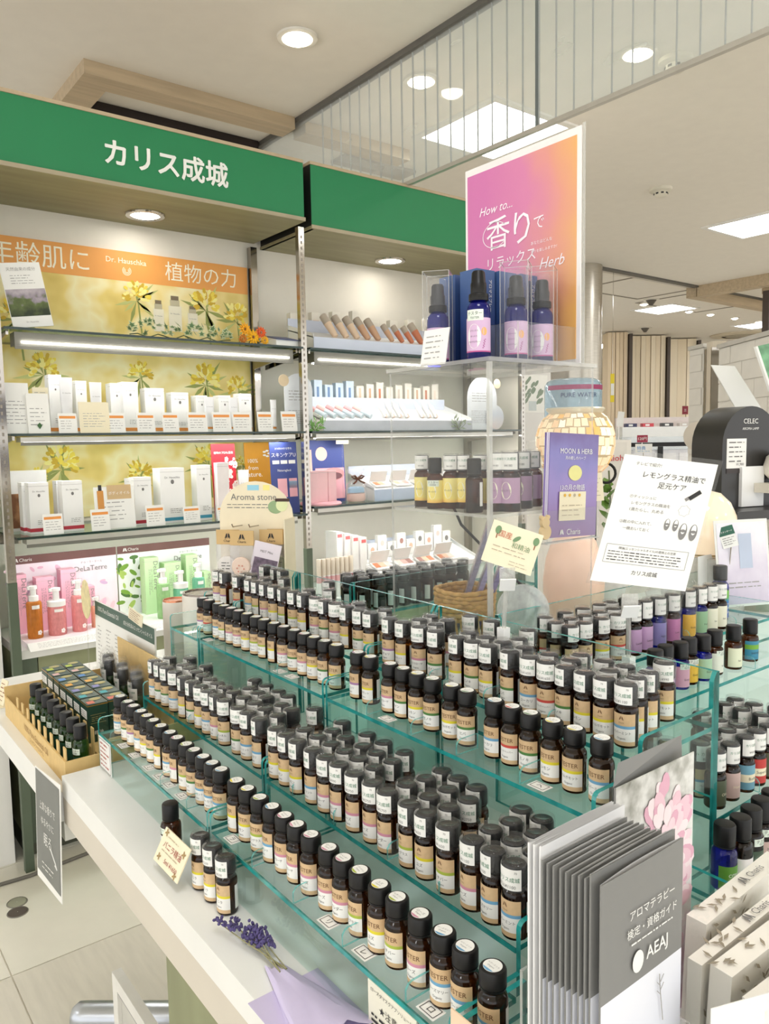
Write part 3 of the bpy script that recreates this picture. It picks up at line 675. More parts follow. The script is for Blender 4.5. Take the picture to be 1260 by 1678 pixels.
for q0, q1, t_ in ((251, 268, 492), (276, 297, 485), (307, 323, 502)):
    a_ = at(1, WY, q0, 540); b_ = at(1, WY, q1, 540); zt = at(1, WY, q0, t_).z - 1.14; zb = at(1, WY, q0, 543).z - 1.14
    w_ = b_.x - a_.x; xc = (a_.x + b_.x) / 2 - 0.66
    g_rect(g, (xc, -0.002, zb + (zt - zb) * 0.36), X3, Z3, w_, (zt - zb) * 0.72, 0)
    g_rect(g, (xc, -0.002, zb + (zt - zb) * 0.80), X3, Z3, w_ * 0.72, (zt - zb) * 0.17, 1)
    g_rect(g, (xc, -0.002, zb + (zt - zb) * 0.94), X3, Z3, w_ * 0.6, (zt - zb) * 0.12, 2)
    g_text(g, 'Dr. Hauschka', 0.006, (xc, -0.0022, zb + (zt - zb) * 0.5), X3, Z3, 3, width=w_ * 0.7)
part('bottle_print', g, [M('print_white', (236, 228, 205), 0.6), M('print_silver', (190, 180, 150), 0.5), M('print_cap', (120, 104, 80), 0.5), mGREY], pb)

def xr(px0, px1, py, y): 
    return at(1, y, px0, py).x, at(1, y, px1, py).x
def carton(lb, px0, px1, pyt, y, z, d, band=None, name='carton', cat='box', mat=None, logo=True, group='white cartons on the shelves', bandh=0.012):
    zt = at(1, y, (px0 + px1) / 2, pyt).z; x0, x1 = xr(px0, px1, pyt + 20, y); w_ = x1 - x0; h = zt - z
    t = thing(name, lb, cat, ((x0 + x1) / 2, y, z), 0, group)
    m_ = mat or mDRW
    b = part('body', G().box((-w_ / 2, 0, 0), (w_ / 2, d, h)), m_, t)
    part('lid_seam', G().box((-w_ / 2 - 0.0003, -0.0003, h * 0.93), (w_ / 2 + 0.0003, d * 0.5, h * 0.93 + 0.0008)), mLGREY, b)
    if band: part('colour_band', G().box((-w_ / 2 - 0.0006, -0.0006, h * 0.04), (w_ / 2 + 0.0006, d + 0.0006, h * 0.04 + bandh)), band, t)
    if logo:
        g = G(); g_text(g, 'Dr. Hauschka', 0.006, (0, -0.001, h * 0.83), X3, Z3, width=w_ * 0.62)
        g_disc(g, (0, -0.001, h * 0.75), X3, Z3, w_ * 0.07, w_ * 0.09, n=10)
        g_lines(g, (w_ * 0.15, -0.001, h * 0.22), X3, Z3, w_ * 0.55, h * 0.1, 3, seed=int(px0))
        part('print', g, mGREY, t)
    return t
def wtube(lb, px0, px1, pyt, y, z, cap=mDRW, band=mORANGE):
    zt = at(1, y, (px0 + px1) / 2, pyt).z; x0, x1 = xr(px0, px1, pyt + 20, y); w_ = (x1 - x0) / 2; h = zt - z
    t = thing('cream_tube', lb, 'tube', ((x0 + x1) / 2, y + 0.015, z), 0, 'white cream tubes')
    g = G(); n = 16; vs = []; fs = []
    for i in range(6):
        f = i / 5.0; rx = w_ * (0.8 + 0.2 * f); ry = 0.014 * (1 - f) + 0.0012
        for k in range(n): vs.append((rx * math.cos(2 * PI * k / n), ry * math.sin(2 * PI * k / n), h * (0.16 + 0.84 * f)))
    for i in range(5):
        for k in range(n): fs.append((i * n + k, i * n + (k + 1) % n, (i + 1) * n + (k + 1) % n, (i + 1) * n + k))
    fs.append(tuple(5 * n + k for k in range(n))); g.add(vs, fs)
    part('tube_body', g, M('tube_white', (232, 232, 232), 0.35), t, 60)
    part('tube_cap', G().lathe([(w_ * 0.72, 0), (w_ * 0.76, h * 0.15), (w_ * 0.5, h * 0.16)], 18), cap, t, 40)
    part('colour_ring', G().lathe([(w_ * 0.775, h * 0.09), (w_ * 0.785, h * 0.15)], 18, cap=False), band, t, 40)
    g = G(); g_text(g, 'Dr. Hauschka', 0.006, (0, -0.014 * 0.45, h * 0.72), X3, Z3, width=w_ * 1.2); part('print', g, mGREY, t)
    return t
def pcard(lb, px0, px1, py0, py1, y, stripe=mORANGE, name='price_card', mat=None, group='price cards on the shelves', z=None, tilt=0.14, rows=4, cat='price card'):
    a_ = at(1, y, px0, py1); b_ = at(1, y, px1, py0); w_ = b_.x - a_.x; h = b_.z - a_.z
    if z is None: z = a_.z
    t = thing(name, lb, cat, ((a_.x + b_.x) / 2, y, z), 0, group)
    T = Matrix.Rotation(-tilt, 4, 'X')
    part('card', G().box((-w_ / 2, 0, 0), (w_ / 2, 0.0012, h), T=T), mat or mPAPER, t)
    part('foot', G().box((-w_ * 0.3, 0.004, 0), (w_ * 0.3, 0.03, 0.0015)), mACRYL, t)
    U = T.to_3x3() @ Z3; N = T.to_3x3() @ Vector((0, -0.0006, 0)); g = G()
    if stripe: g_rect(g, N + U * (h * 0.8), X3, U, w_ * 0.86, h * 0.13, 0)
    g_lines(g, N + U * (h * 0.42) , X3, U, w_ * 0.75, h * 0.5, rows, 1, seed=int(px0 * 7), thick=0.22)
    part('print', g, [stripe or mORANGE, mLGREY], t)
    return t
S2, S3 = 1.4602, 1.1252
yb = FY + 0.09; yt = FY + 0.005
# --- second shelf: white cartons with orange bands
pcard('white and orange leaflet at the left end of the middle shelf', 6, 47, 624, 708, FY + 0.03, None, 'leaflet', None, 'leaflets', S2, 0.1, 7, 'leaflet')
t = pcard('tall white info card with a green leaf printed on it', 47, 80, 643, 709, FY + 0.02, None, 'info_card', None, 'info cards', S2, 0.1, 5, 'card')
g = G(); c_ = Vector((0, -0.003, 0.022)); g.add([c_ + Vector(p) for p in ((0, 0, 0.014), (-0.008, 0, 0.004), (0, 0, -0.008), (0.008, 0, 0.004))], [(0, 1, 2, 3)]); part('leaf_print', g, M('leaf_green_ink', (60, 100, 55), 0.6), t)
spec = [(80, 101, 614, 'A'), (124, 142, 624, 'B'), (181, 202, 628, 'C'), (201, 226, 626, 'D'), (238, 269, 636, 'E'), (281, 309, 643, 'F'), (322, 340, 648, 'G'), (359, 378, 648, 'H'), (392, 412, 645, 'I')]
for i, (a, b, c, _) in enumerate(spec):
    carton('tall white carton with orange base band, %s from the left on the middle shelf' % ordinal(i + 1), a, b, c, yb + (0.03 if i == 2 else 0), S2, 0.05, mORANGE)
for i, (a, b, c) in enumerate(((99, 121, 618), (149, 169, 626), (337, 354, 650), (378, 393, 651), (446, 456, 655))):
    wtube('white squeeze tube, %s from the left on the middle shelf' % ordinal(i + 1), a, b, c, FY + 0.045, S2)
for i, (a, b) in enumerate(((97, 126), (176, 205), (226, 254), (268, 293), (309, 340), (350, 379), (383, 412), (424, 447), (463, 487))):
    pcard('small orange-headed price card, %s from the left on the middle shelf' % ordinal(i + 1), a, b, 676, 709, yt, z=S2)
pcard('handwritten white card between the second and third cartons of the middle shelf', 132, 179, 658, 709, yt, None, 'handwritten_card', mCREAM, 'handwritten cards', S2, 0.12, 6, 'card')
t = pcard('small cream card above the info card on the middle shelf', 53, 78, 625, 643, FY + 0.05, None, 'cream_card', mCREAM, 'handwritten cards', S2 + 0.115, 0.02, 2, 'card')
part('stick', G().box((-0.002, 0.002, -0.115), (0.002, 0.004, 0.002)), mACRYL, t)
def archcard(lb, px0, px1, pyt, y, z, mat, text, tail=True):
    zt = at(1, y, (px0 + px1) / 2, pyt).z; x0, x1 = xr(px0, px1, pyt + 40, y); w_ = (x1 - x0) / 2; h = zt - z
    t = thing('arch_card', lb, 'card', ((x0 + x1) / 2, y, z), 0, 'arched info cards')
    pts = [(-w_, 0), (w_, 0)] + [(w_ * math.cos(PI * k / 14), h - w_ + w_ * math.sin(PI * k / 14)) for k in range(15)]
    part('card', G().prism(pts, 0, 0.002, T=Matrix(((1, 0, 0, 0), (0, 0, 1, 0), (0, 1, 0, 0), (0, 0, 0, 1)))), mat, t)
    g = G(); g_lines(g, (0, -0.0006, h * 0.62), X3, Z3, w_ * 1.4, h * 0.2, 4, seed=4); g_lines(g, (0, -0.0006, h * 0.25), X3, Z3, w_ * 1.5, h * 0.25, 8, seed=5)
    part('print', g, mLGREY, t); part('stay', G().box((-0.01, 0.002, 0), (0.01, 0.03, 0.003)), mat, t)
    bx = w_ if tail else -w_
    g = G().lathe([(0.024, -0.0015), (0.024, 0.0)], 22, T=Matrix.Translation((bx * 1.02, -0.001, h - 0.03)) @ Matrix.Rotation(PI / 2, 4, 'X'))
    part('badge', g, M('badge_beige', (226, 205, 170), 0.6), t)
    return t
archcard('white arched card with a round beige badge at the chrome post', 466, 512, 612, FY + 0.05, S2, M('arch_white', (236, 240, 244), 0.5), '', False)
# --- third shelf: cartons with red and blue bands
mRB = M('band_crimson', (190, 50, 65), 0.5); mBB = M('band_azure', (60, 150, 180), 0.5)
for i, (a, b, c, bd, d) in enumerate(((36, 54, 791, mRB, 0.05), (47, 80, 791, mRB, 0.05), (93, 107, 788, mRB, 0.05), (102, 135, 788, mRB, 0.05), (212, 222, 784, mRB, 0.05), (220, 248, 782, mRB, 0.05), (262, 302, 767, mBB, 0.07), (322, 345, 762, mBB, 0.05))):
    dy = 0.055 if i in (0, 2, 4) else 0
    carton('white carton with %s base band, %s from the left on the lowest glass shelf' % ('red' if bd is mRB else 'blue', ordinal(i + 1)), a, b, c, FY + 0.06 + dy, S3, d, bd)
for i, (a, b, c, d) in enumerate(((72, 103, 840, 876), (151, 180, 834, 871), (241, 270, 827, 863), (302, 328, 829, 858), (357, 377, 825, 850))):
    pcard('small orange-headed price card, %s from the left on the lowest glass shelf' % ordinal(i + 1), a, b, c, d, yt, z=S3)
t = pcard('white body oil card with brown headline on the lowest glass shelf', 158, 220, 791, 864, FY + 0.03, None, 'oil_card', None, 'info cards', S3, 0.1, 5, 'card')
g = G(); U = Matrix.Rotation(-0.1, 3, 'X') @ Z3; N = Vector((0, -0.0012, 0))
g_rect(g, N + U * 0.128 + X3 * 0.018, X3, U, 0.085, 0.05, 0); g_text(g, 'ボディオイル', 0.01, N + U * 0.125 + X3 * 0.018 + Vector((0, -0.001, 0)), X3, U, 1, width=0.075)
g_rect(g, N + U * 0.10 - X3 * 0.048, X3, U, 0.022, 0.07, 2); g_rect(g, N + U * 0.145 - X3 * 0.048, X3, U, 0.012, 0.02, 3)
part('headline', g, [M('card_tan', (205, 175, 130), 0.6), mPAPER, M('oil_amber', (205, 140, 60), 0.4), mINK], t)
t = thing('photo_card', 'grey-topped photo card at the left end of the lowest glass shelf', 'card', (at(1, FY + 0.2, 45, 800).x, FY + 0.2, S3))
part('card', G().box((-0.075, 0, 0), (0.065, 0.002, 0.21)), M('card_grey', (205, 204, 200), 0.5), t)
part('photo', G().box((-0.07, -0.0008, 0.01), (0.06, 0, 0.13)), RAMPMAT('warm_photo', [(0, (110, 70, 40)), (0.5, (210, 160, 110)), (1, (240, 215, 180))], 'X', -0.05, 0.08, 0.5, 0.5, 25), t)
mRED = M('red_leaflet', (192, 34, 48), 0.5, var=0.04)
def board(name, lb, cat, px0, px1, py0, y, z, mat, draw=None, tilt=0.06, th=0.003):
    zt = at(1, y, (px0 + px1) / 2, py0).z; x0, x1 = xr(px0, px1, py0 + 20, y); w_ = x1 - x0; h = zt - z
    t = thing(name, lb, cat, ((x0 + x1) / 2, y, z)); T = Matrix.Rotation(-tilt, 4, 'X')
    part('board', G().box((-w_ / 2, 0, 0), (w_ / 2, th, h), T=T), mat, t)
    U = T.to_3x3() @ Z3
    if draw: draw(t, w_, h, U, Vector((0, -0.0008, 0)))
    return t
def d_red(t, w_, h, U, N):
    g = G(); r_ = random.Random(3)
    for k in range(34):
        c = N + X3 * r_.uniform(0.0, w_ * 0.5) + U * (h * r_.uniform(0.12, 0.8)); s = r_.uniform(0.004, 0.009)
        for j in range(5): g_disc(g, c + X3 * (s * 0.8 * math.cos(j * 1.257)) + U * (s * 0.8 * math.sin(j * 1.257)), X3, U, s * 0.55, s * 0.55, 0, 8)
    g_text(g, '植物のプロも愛用', 0.01, N + U * (h * 0.88), X3, U, 0, width=w_ * 0.8)
    part('blossom_print', g, M('blossom_white', (246, 236, 228), 0.6), t)
board('red_leaflet', 'tall red leaflet with white blossoms on the lowest glass shelf', 'leaflet', 349, 388, 727, FY + 0.09, S3, mRED, d_red)
carton('slim pale carton leaning on the red blossom leaflet', 356, 375, 758, FY + 0.04, S3, 0.03, None, 'carton', 'box', M('pale_pink_white', (240, 232, 230), 0.5), False)
carton('little red and white carton beside the red leaflet', 378, 402, 820, FY + 0.03, S3, 0.04, None, 'carton', 'box', mRED, False)
wtube('white squeeze tube beside the red blossom leaflet', 393, 411, 770, FY + 0.06, S3, band=mRED)
def d_gold(t, w_, h, U, N):
    g = G()
    for s, f in (('100%', 0.74), ('from', 0.64), ('nature.', 0.54)): g_text(g, s, 0.02, N + U * (h * f) - X3 * w_ * 0.2, X3, U, 0, width=w_ * 0.13 * len(s) * 0.7)
    for k in range(5): g_disc(g, N + U * (h * 0.84) + X3 * (w_ * 0.32) + X3 * (0.012 * math.cos(k * 1.257)) + U * (0.012 * math.sin(k * 1.257)), X3, U, 0.008, 0.004, 0, 10)
    part('print', g, mPAPER, t)
board('gold_board', 'golden orange board reading 100% from nature behind the aroma stone display', 'sign', 403, 447, 725, FY + 0.2, S3, M('golden_orange', (214, 150, 40), 0.5), d_gold)
mNAVY = M('navy_blue_print', (62, 76, 140), 0.5, var=0.03)
def d_uv(t, w_, h, U, N):
    g = G(); g_text(g, 'スキンケアU', 0.02, N + U * (h * 0.82), X3, U, 0, width=w_ * 0.9); g_text(g, '3つのUVから守る', 0.01, N + U * (h * 0.91), X3, U, 0, width=w_ * 0.62)
    for k in (-1, 0, 1): g_rect(g, N + U * (h * 0.72) + X3 * (k * w_ * 0.3), X3, U, w_ * 0.25, h * 0.05, 0)
    g_text(g, 'Naturaglacé', 0.01, N + U * (h * 0.6), X3, U, 0, width=w_ * 0.5)
    g_rect(g, N + U * (h * 0.36) - X3 * (w_ * 0.1), X3, U, w_ * 0.35, h * 0.26, 1); g_rect(g, N + U * (h * 0.36) + X3 * (w_ * 0.3), X3, U, w_ * 0.3, h * 0.26, 1); g_rect(g, N + U * (h * 0.40) + X3 * (w_ * 0.3), X3, U, w_ * 0.3, h * 0.1, 2)
    part('print', g, [mPAPER, M('powder_pink', (238, 178, 188), 0.6), M('powder_blue', (150, 190, 220), 0.6)], t)
board('sun_care_board', 'navy blue sun care board left of the chrome post', 'sign', 445, 489, 724, FY + 0.06, S3, mNAVY, d_uv)
# --- top shelf
S1 = 1.7972
def d_top(t, w_, h, U, N):
    g = G(); g_text(g, '天然由来の成分', 0.01, N + U * (h * 0.9), X3, U, 0, width=w_ * 0.72); g_lines(g, N + U * (h * 0.74), X3, U, w_ * 0.6, h * 0.16, 4, 0, seed=9); g_text(g, 'Dr. Hauschka', 0.01, N + U * (h * 0.08), X3, U, 0, width=w_ * 0.3)
    part('print', g, mLGREY, t)
    g = G(); g_rect(g, N + U * (h * 0.38), X3, U, w_ * 0.98, h * 0.42); part('photo', g, RAMPMAT('lavender_field_photo', [(0, (40, 52, 30)), (0.45, (96, 110, 60)), (0.6, (150, 140, 150)), (1, (200, 190, 195))], 'Z', 0.03, 0.14, 0.5, 0.6, 30), t)
t = board('leaning_card', 'white card with a lavender field photo leaning on the top shelf', 'card', 17, 84, 434, FY + 0.05, S1, mPAPER, d_top, 0.12, 0.004)
t.rotation_euler = (0, -0.14, 0); t.location.z += 0.012
iv = thing('ivy_garland', 'trailing variegated ivy garland on the top shelf in front of the poster', 'garland', (at(1, FY + 0.06, 300, 560).x, FY + 0.06, S1))
x0, x1 = xr(218, 384, 555, FY + 0.06); L2 = (x1 - x0) / 2
r_ = random.Random(5)
lf = G(); o5 = [(0, -0.4), (0.42, -0.42), (0.3, -0.08), (0.6, 0.12), (0.22, 0.2), (0, 0.65), (-0.22, 0.2), (-0.6, 0.12), (-0.3, -0.08), (-0.42, -0.42)]
lf.add([(x, y, 0.08 * abs(x)) for x, y in o5] + [(0, 0, -0.05)], [(i, (i + 1) % 10, 10) for i in range(10)], 0)
lf.add([(x * 0.62, y * 0.62, 0.08 * abs(x) * 0.62 + 0.02) for x, y in o5] + [(0, 0, 0.0)], [(i, (i + 1) % 10, 10) for i in range(10)], 1)
me_lf = lf.mesh('leaf', [M('ivy_cream', (205, 210, 165), 0.5), M('ivy_green', (96, 128, 84), 0.5)])
part('vine', G().tube([(-L2 + 2 * L2 * k / 12, 0.012 * math.sin(k * 1.7), 0.012 + 0.008 * math.sin(k * 2.3)) for k in range(13)], 0.002, 6), M('vine_green', (90, 100, 60), 0.6), iv)
for k in range(46):
    o = link('leaf', me_lf, iv, (r_.uniform(-L2, L2), r_.uniform(-0.03, 0.03), r_.uniform(0.015, 0.062)), (r_.uniform(0.5, 1.5), r_.uniform(-0.5, 0.5), r_.uniform(-1, 1))); s = r_.uniform(0.020, 0.032); o.scale = (s, s, s)
bq = thing('flower_bouquet', 'small bunch of yellow and orange artificial flowers on the top shelf', 'flowers', (at(1, FY + 0.05, 412, 560).x, FY + 0.05, S1))
for (dx, dz, s, c) in ((0.0, 0.03, 0.034, (244, 190, 40)), (-0.035, 0.058, 0.028, (240, 170, 30)), (0.035, 0.05, 0.026, (226, 96, 40)), (0.05, 0.02, 0.022, (240, 180, 40)), (-0.045, 0.02, 0.022, (200, 120, 40))):
    g = G()
    for ring, (n, rr, tz) in enumerate(((12, 1.0, 0.0), (9, 0.65, -0.006))):
        for k in range(n):
            a = 2 * PI * k / n + ring * 0.3; d = X3 * math.cos(a) + Z3 * math.sin(a); q = X3 * -math.sin(a) + Z3 * math.cos(a); c0 = Vector((0, -0.012 + tz, 0))
            g.add([c0 + d * s * 0.15, c0 + d * s * rr * 0.6 + q * s * 0.16 - Y3 * 0.006, c0 + d * s * rr - Y3 * 0.002, c0 + d * s * rr * 0.6 - q * s * 0.16 - Y3 * 0.006], [(0, 3, 2, 1)])
    part('blossom', g, M('blossom_%d_%d' % (c[0], c[1]), c, 0.6), bq, loc=(dx, 0, dz))
    part('blossom_eye', G().lathe([(s * 0.24, -0.02), (s * 0.16, 0.0), (0.001, 0.004)], 12, T=Matrix.Translation((dx, -0.012, dz)) @ Matrix.Rotation(PI / 2, 4, 'X')), M('blossom_eye', (150, 80, 20), 0.7), bq, 60)
    part('stem', G().tube([(dx, -0.004, dz), (dx * 0.5, 0.02, 0.01), (0.0, 0.05, 0.004)], 0.0018, 6), MATS['vine_green'], bq)
t = thing('blue_brochure', 'dark blue brochure lying at the right end of the top shelf', 'brochure', (at(1, FY + 0.03, 470, 565).x, FY + 0.04, S1))
part('cover', G().box((-0.055, -0.02, 0.03), (0.05, 0.09, 0.033), T=Matrix.Rotation(0.22, 4, 'X')), M('deep_blue_print', (38, 54, 110), 0.4), t); part('pages', G().box((-0.053, -0.018, 0.0), (0.048, 0.088, 0.0296), T=Matrix.Rotation(0.0, 4, 'X')), mPAPER, t)

# --- pink and green lotion displays on the base cabinet
CB = 0.7452
def lotion_display(lb, x0, x1, bm, tone, petals):
    t = thing('lotion_display', lb, 'display', ((x0 + x1) / 2, 2.86, CB)); w_ = (x1 - x0) / 2
    part('backdrop', G().box((-w_, 0.10, 0), (w_, 0.104, 0.285)), bm, t)
    part('header', G().box((-w_, 0.098, 0.255), (w_, 0.0996, 0.285)), M('header_brown', (112, 76, 72), 0.5, var=0.1), t)
    part('tray', G().box((-w_, -0.13, 0), (w_, 0.098, 0.02)), M('tray_' + tone, (244, 232, 236) if tone == 'pink' else (240, 244, 236), 0.5), t)
    part('info_lip', G().add([(-w_, -0.131, 0.02), (w_, -0.131, 0.02), (w_, -0.175, -0.03 + 0.031), (-w_, -0.175, 0.001), (-w_, -0.133, 0.0), (w_, -0.133, 0.0)], [(0, 3, 2, 1), (0, 1, 5, 4), (4, 5, 2, 3), (0, 4, 3), (1, 2, 5)]), mPAPER, t)
    g = G(); g_text(g, 'DeLaTerre', 0.03, (w_ * 0.5, 0.0975, 0.215), X3, Z3, 0, width=w_ * 0.62); g_text(g, 'ドゥ・ラ・テール', 0.01, (w_ * 0.52, 0.0975, 0.238), X3, Z3, 0, width=w_ * 0.4)
    g_bird(g, (-w_ * 0.85, 0.0955, 0.27), X3, Z3, 0.014, 1); g_text(g, 'Charis', 0.01, (-w_ * 0.68, 0.0955, 0.27), X3, Z3, 1, width=w_ * 0.22)
    part('print', g, [mGREY, mPAPER], t)
    g = G(); r_ = random.Random(8 if tone == 'pink' else 9)
    for k in range(40):
        c = Vector((r_.uniform(-w_ * 0.98, -w_ * 0.2) if (tone != 'pink' or k > 18) else r_.uniform(-w_, w_ * 0.9), 0.0992 - k * 0.00002, r_.uniform(0.05, 0.24))); s = r_.uniform(0.01, 0.024); a = r_.uniform(0, PI)
        R = X3 * math.cos(a) + Z3 * math.sin(a); U = X3 * -math.sin(a) + Z3 * math.cos(a); g_disc(g, c, R, U, s, s * 0.45, r_.randint(0, 2), 10)
    part('petal_print', g, petals, t)
    g = G(); g_lines(g, (0, -0.154, 0.0125), X3, Vector((0, 0.92, 0.39)), w_ * 1.7, 0.03, 5, 0, seed=12); part('fine_print', g, mLGREY, t)
    return t
lotion_display('pink blossom lotion display with brown header at the left', 0.60, 0.985, M('backdrop_pink', (244, 230, 238), 0.5), 'pink', [M('petal_pink', (236, 190, 212), 0.6), M('petal_lilac', (214, 180, 214), 0.6), M('petal_blush', (246, 214, 224), 0.6)])
lotion_display('green leaf lotion display beside the pink one', 0.99, 1.37, M('backdrop_white', (238, 242, 238), 0.5), 'green', [M('leafp_1', (120, 160, 60), 0.6), M('leafp_2', (170, 196, 100), 0.6), M('leafp_3', (80, 116, 60), 0.6)])
def pcarton(lb, px0, px1, pyt, y, mat):
    t = carton(lb, px0, px1, pyt, y, CB + 0.0202, 0.05, None, 'lotion_carton', 'box', mat, False, 'lotion cartons'); 
    zt = at(1, y, (px0 + px1) / 2, pyt).z - CB - 0.02; x0, x1 = xr(px0, px1, pyt + 20, y); w_ = x1 - x0; g = G()
    g_text(g, 'DeLaTerre', 0.01, (w_ * 0.28, -0.001, zt * 0.68), Z3 * -1, X3, width=zt * 0.5); g_lines(g, (-w_ * 0.1, -0.001, zt * 0.55), Z3 * -1, X3, zt * 0.5, w_ * 0.3, 3, seed=int(px0)); part('side_print', g, mGREY, t)
mPK = M('pink_carton', (238, 178, 196), 0.5, var=0.03); mGC = M('green_carton', (190, 222, 168), 0.5, var=0.03)
for i, (a, b, c) in enumerate(((24, 44, 942), (60, 89, 946), (100, 125, 933), (139, 156, 961))):
    pcarton('pink lotion carton, %s from the left behind the pink bottles' % ordinal(i + 1), a, b, c, 2.885, mPK)
for i, (a, b, c) in enumerate(((237, 260, 914), (270, 297, 922), (305, 324, 909), (335, 346, 937))):
    pcarton('green lotion carton, %s from the left behind the green bottles' % ordinal(i + 1), a, b, c, 2.885, mGC)
def lotion(lb, px0, px1, pyt, y, mat, foam):
    zt = at(1, y, (px0 + px1) / 2, pyt).z - CB - 0.0202; x0, x1 = xr(px0, px1, pyt + 40, y); r = (x1 - x0) / 2
    t = thing('lotion_bottle', lb, 'bottle', ((x0 + x1) / 2, y, CB + 0.0202), 0, 'lotion bottles'); hb = zt * (0.62 if foam else 0.70)
    part('bottle', G().lathe([(r * 0.96, 0), (r, 0.004), (r, hb - 0.006), (r * 0.9, hb), (r * 0.45, hb + 0.004)], 26), mat, t, 40)
    part('collar', G().lathe([(r * (1.0 if foam else 0.62), hb), (r * (1.0 if foam else 0.62), hb + zt * 0.11), (r * 0.5, hb + zt * 0.12)], 24), mDRW, t, 40)
    g = G().lathe([(r * 0.36, hb + zt * 0.11), (r * 0.36, zt - 0.012), (r * 0.5, zt - 0.010), (r * 0.5, zt)], 18); g.box((-r * 0.75, -0.006, zt - 0.011), (0, 0.006, zt - 0.001)); part('pump_head', g, mDRW, t, 40)
    if not foam: part('clear_hood', G().lathe([(r * 0.62, hb + zt * 0.12), (r * 0.62, zt + 0.004), (0.001, zt + 0.005)], 24, cap=False), mACRYL, t, 40)
    g = G()
    for k in range(5): 
        a = -0.5 + 0.0; c = (r * 0.4 + 0.005 * math.cos(k * 1.257), hb * 0.16 + 0.005 * math.sin(k * 1.257)); 
        an = c[0] / r; g.add([(1.006 * r * math.sin(an + 0.004 / r * math.cos(q * PI / 4)), -1.006 * r * math.cos(an + 0.004 / r * math.cos(q * PI / 4)), c[1] + 0.004 * math.sin(q * PI / 4)) for q in range(8)], [tuple(range(8))])
    g.arc(r * 1.004, -0.5, 0.5, hb * 0.82, hb * 0.92, 6)
    part('blossom_mark', g, mPAPER, t)
mL1 = CLEAR('amber_lotion', (0.85, 0.55, 0.25), 1.3, haze=0.55, hazecol=(214, 140, 60)); mL2 = CLEAR('rose_lotion', (0.95, 0.7, 0.68), 1.3, haze=0.6, hazecol=(236, 160, 158)); mL3 = CLEAR('leaf_lotion', (0.75, 0.92, 0.7), 1.3, haze=0.6, hazecol=(170, 210, 150)); mL4 = CLEAR('mint_lotion', (0.6, 0.88, 0.76), 1.3, haze=0.65, hazecol=(130, 200, 170)); mL5 = CLEAR('peach_lotion', (0.98, 0.8, 0.7), 1.3, haze=0.6, hazecol=(244, 190, 160))
lotion('amber cleansing oil bottle with white pump on the pink display', 43, 69, 960, 2.80, mL1, False)
lotion('squat rose foam bottle with wide white pump on the pink display', 78, 108, 963, 2.80, mL2, True)
lotion('tall rose lotion bottle with clear hood on the pink display', 117, 141, 950, 2.80, mL2, False)
lotion('small peach bottle at the right of the pink display', 150, 168, 978, 2.82, mL5, False)
lotion('tall pale green lotion bottle on the green display', 257, 278, 932, 2.79, mL3, False)
lotion('squat green foam bottle with wide white pump on the green display', 285, 308, 935, 2.79, mL4, True)
lotion('mint bottle with clear hood on the green display', 316, 335, 923, 2.82, mL4, False)

# --- right bay: make-up trays
mLAV = M('lavender_board', (205, 212, 228), 0.5, var=0.02); mTRAY = M('white_tray', (240, 240, 238), 0.35, var=0.01)
YF2 = FY + 0.03
def tray(lb, x0, x1, z, d, h0, h1, lip):
    """sloping counter tray: low front lip, rising to the back"""
    t = thing('makeup_tray', lb, 'tray', (x0, YF2, z)); L = x1 - x0
    part('bed', G().add([(0, 0.004, h0), (L, 0.004, h0), (L, d, h1), (0, d, h1), (0, 0.004, h0 - 0.004), (L, 0.004, h0 - 0.004), (L, d, h1 - 0.004), (0, d, h1 - 0.004)], [(0, 1, 2, 3), (7, 6, 5, 4), (0, 4, 5, 1), (1, 5, 6, 2), (2, 6, 7, 3), (3, 7, 4, 0)]), mTRAY, t)
    part('front_lip', G().box((0, 0, 0), (L, 0.003, h0)), lip, t)
    for x in (0, L - 0.003): part('side', G().prism([(0.004, 0), (d, 0), (d, h1 + 0.02), (0.004, h0 + 0.012)], x, x + 0.003, T=Matrix(((0, 0, 1, 0), (1, 0, 0, 0), (0, 1, 0, 0), (0, 0, 0, 1)))), mTRAY, t)
    part('back_board', G().box((0, d, 0), (L, d + 0.004, h1 + 0.05)), mLAV, t)
    return t
t1_ = tray('pale tray of slanted foundation tubes on the top right shelf', 1.76, 2.86, S1, 0.2, 0.05, 0.10, mLAV)
mNUDE = [M('nude_%d' % i, c, 0.4) for i, c in enumerate(((206, 190, 172), (222, 196, 168), (200, 160, 128), (196, 120, 86), (230, 214, 196)))]
for i in range(14):
    x = 1.90 + i * 0.058 + (0.06 if i > 8 else 0) + (0.02 if i > 4 else 0); s = 1.25 if i == 11 else (0.8 if 5 <= i <= 7 else 1.0)
    t = thing('foundation_tube', 'foundation tube with beige cap, %s from the left in the top right tray' % ordinal(i + 1), 'tube', (x, YF2 + 0.045, S1 + 0.064), 0, 'foundation tubes')
    T = Matrix.Rotation(-0.5, 4, 'X') @ Matrix.Rotation(-0.28, 4, 'Y') @ Matrix.Scale(s, 4)
    part('tube_body', G().lathe([(0.012, 0.0), (0.014, 0.02), (0.017, 0.065), (0.017, 0.068)], 14, T=T), mNUDE[(i // 3 + 1) % 4 if i != 11 else 3], t, 40)
    part('tube_cap', G().lathe([(0.0172, 0.068), (0.0172, 0.108), (0.015, 0.110)], 14, T=T), M('cap_beige', (176, 164, 148), 0.5), t, 40)
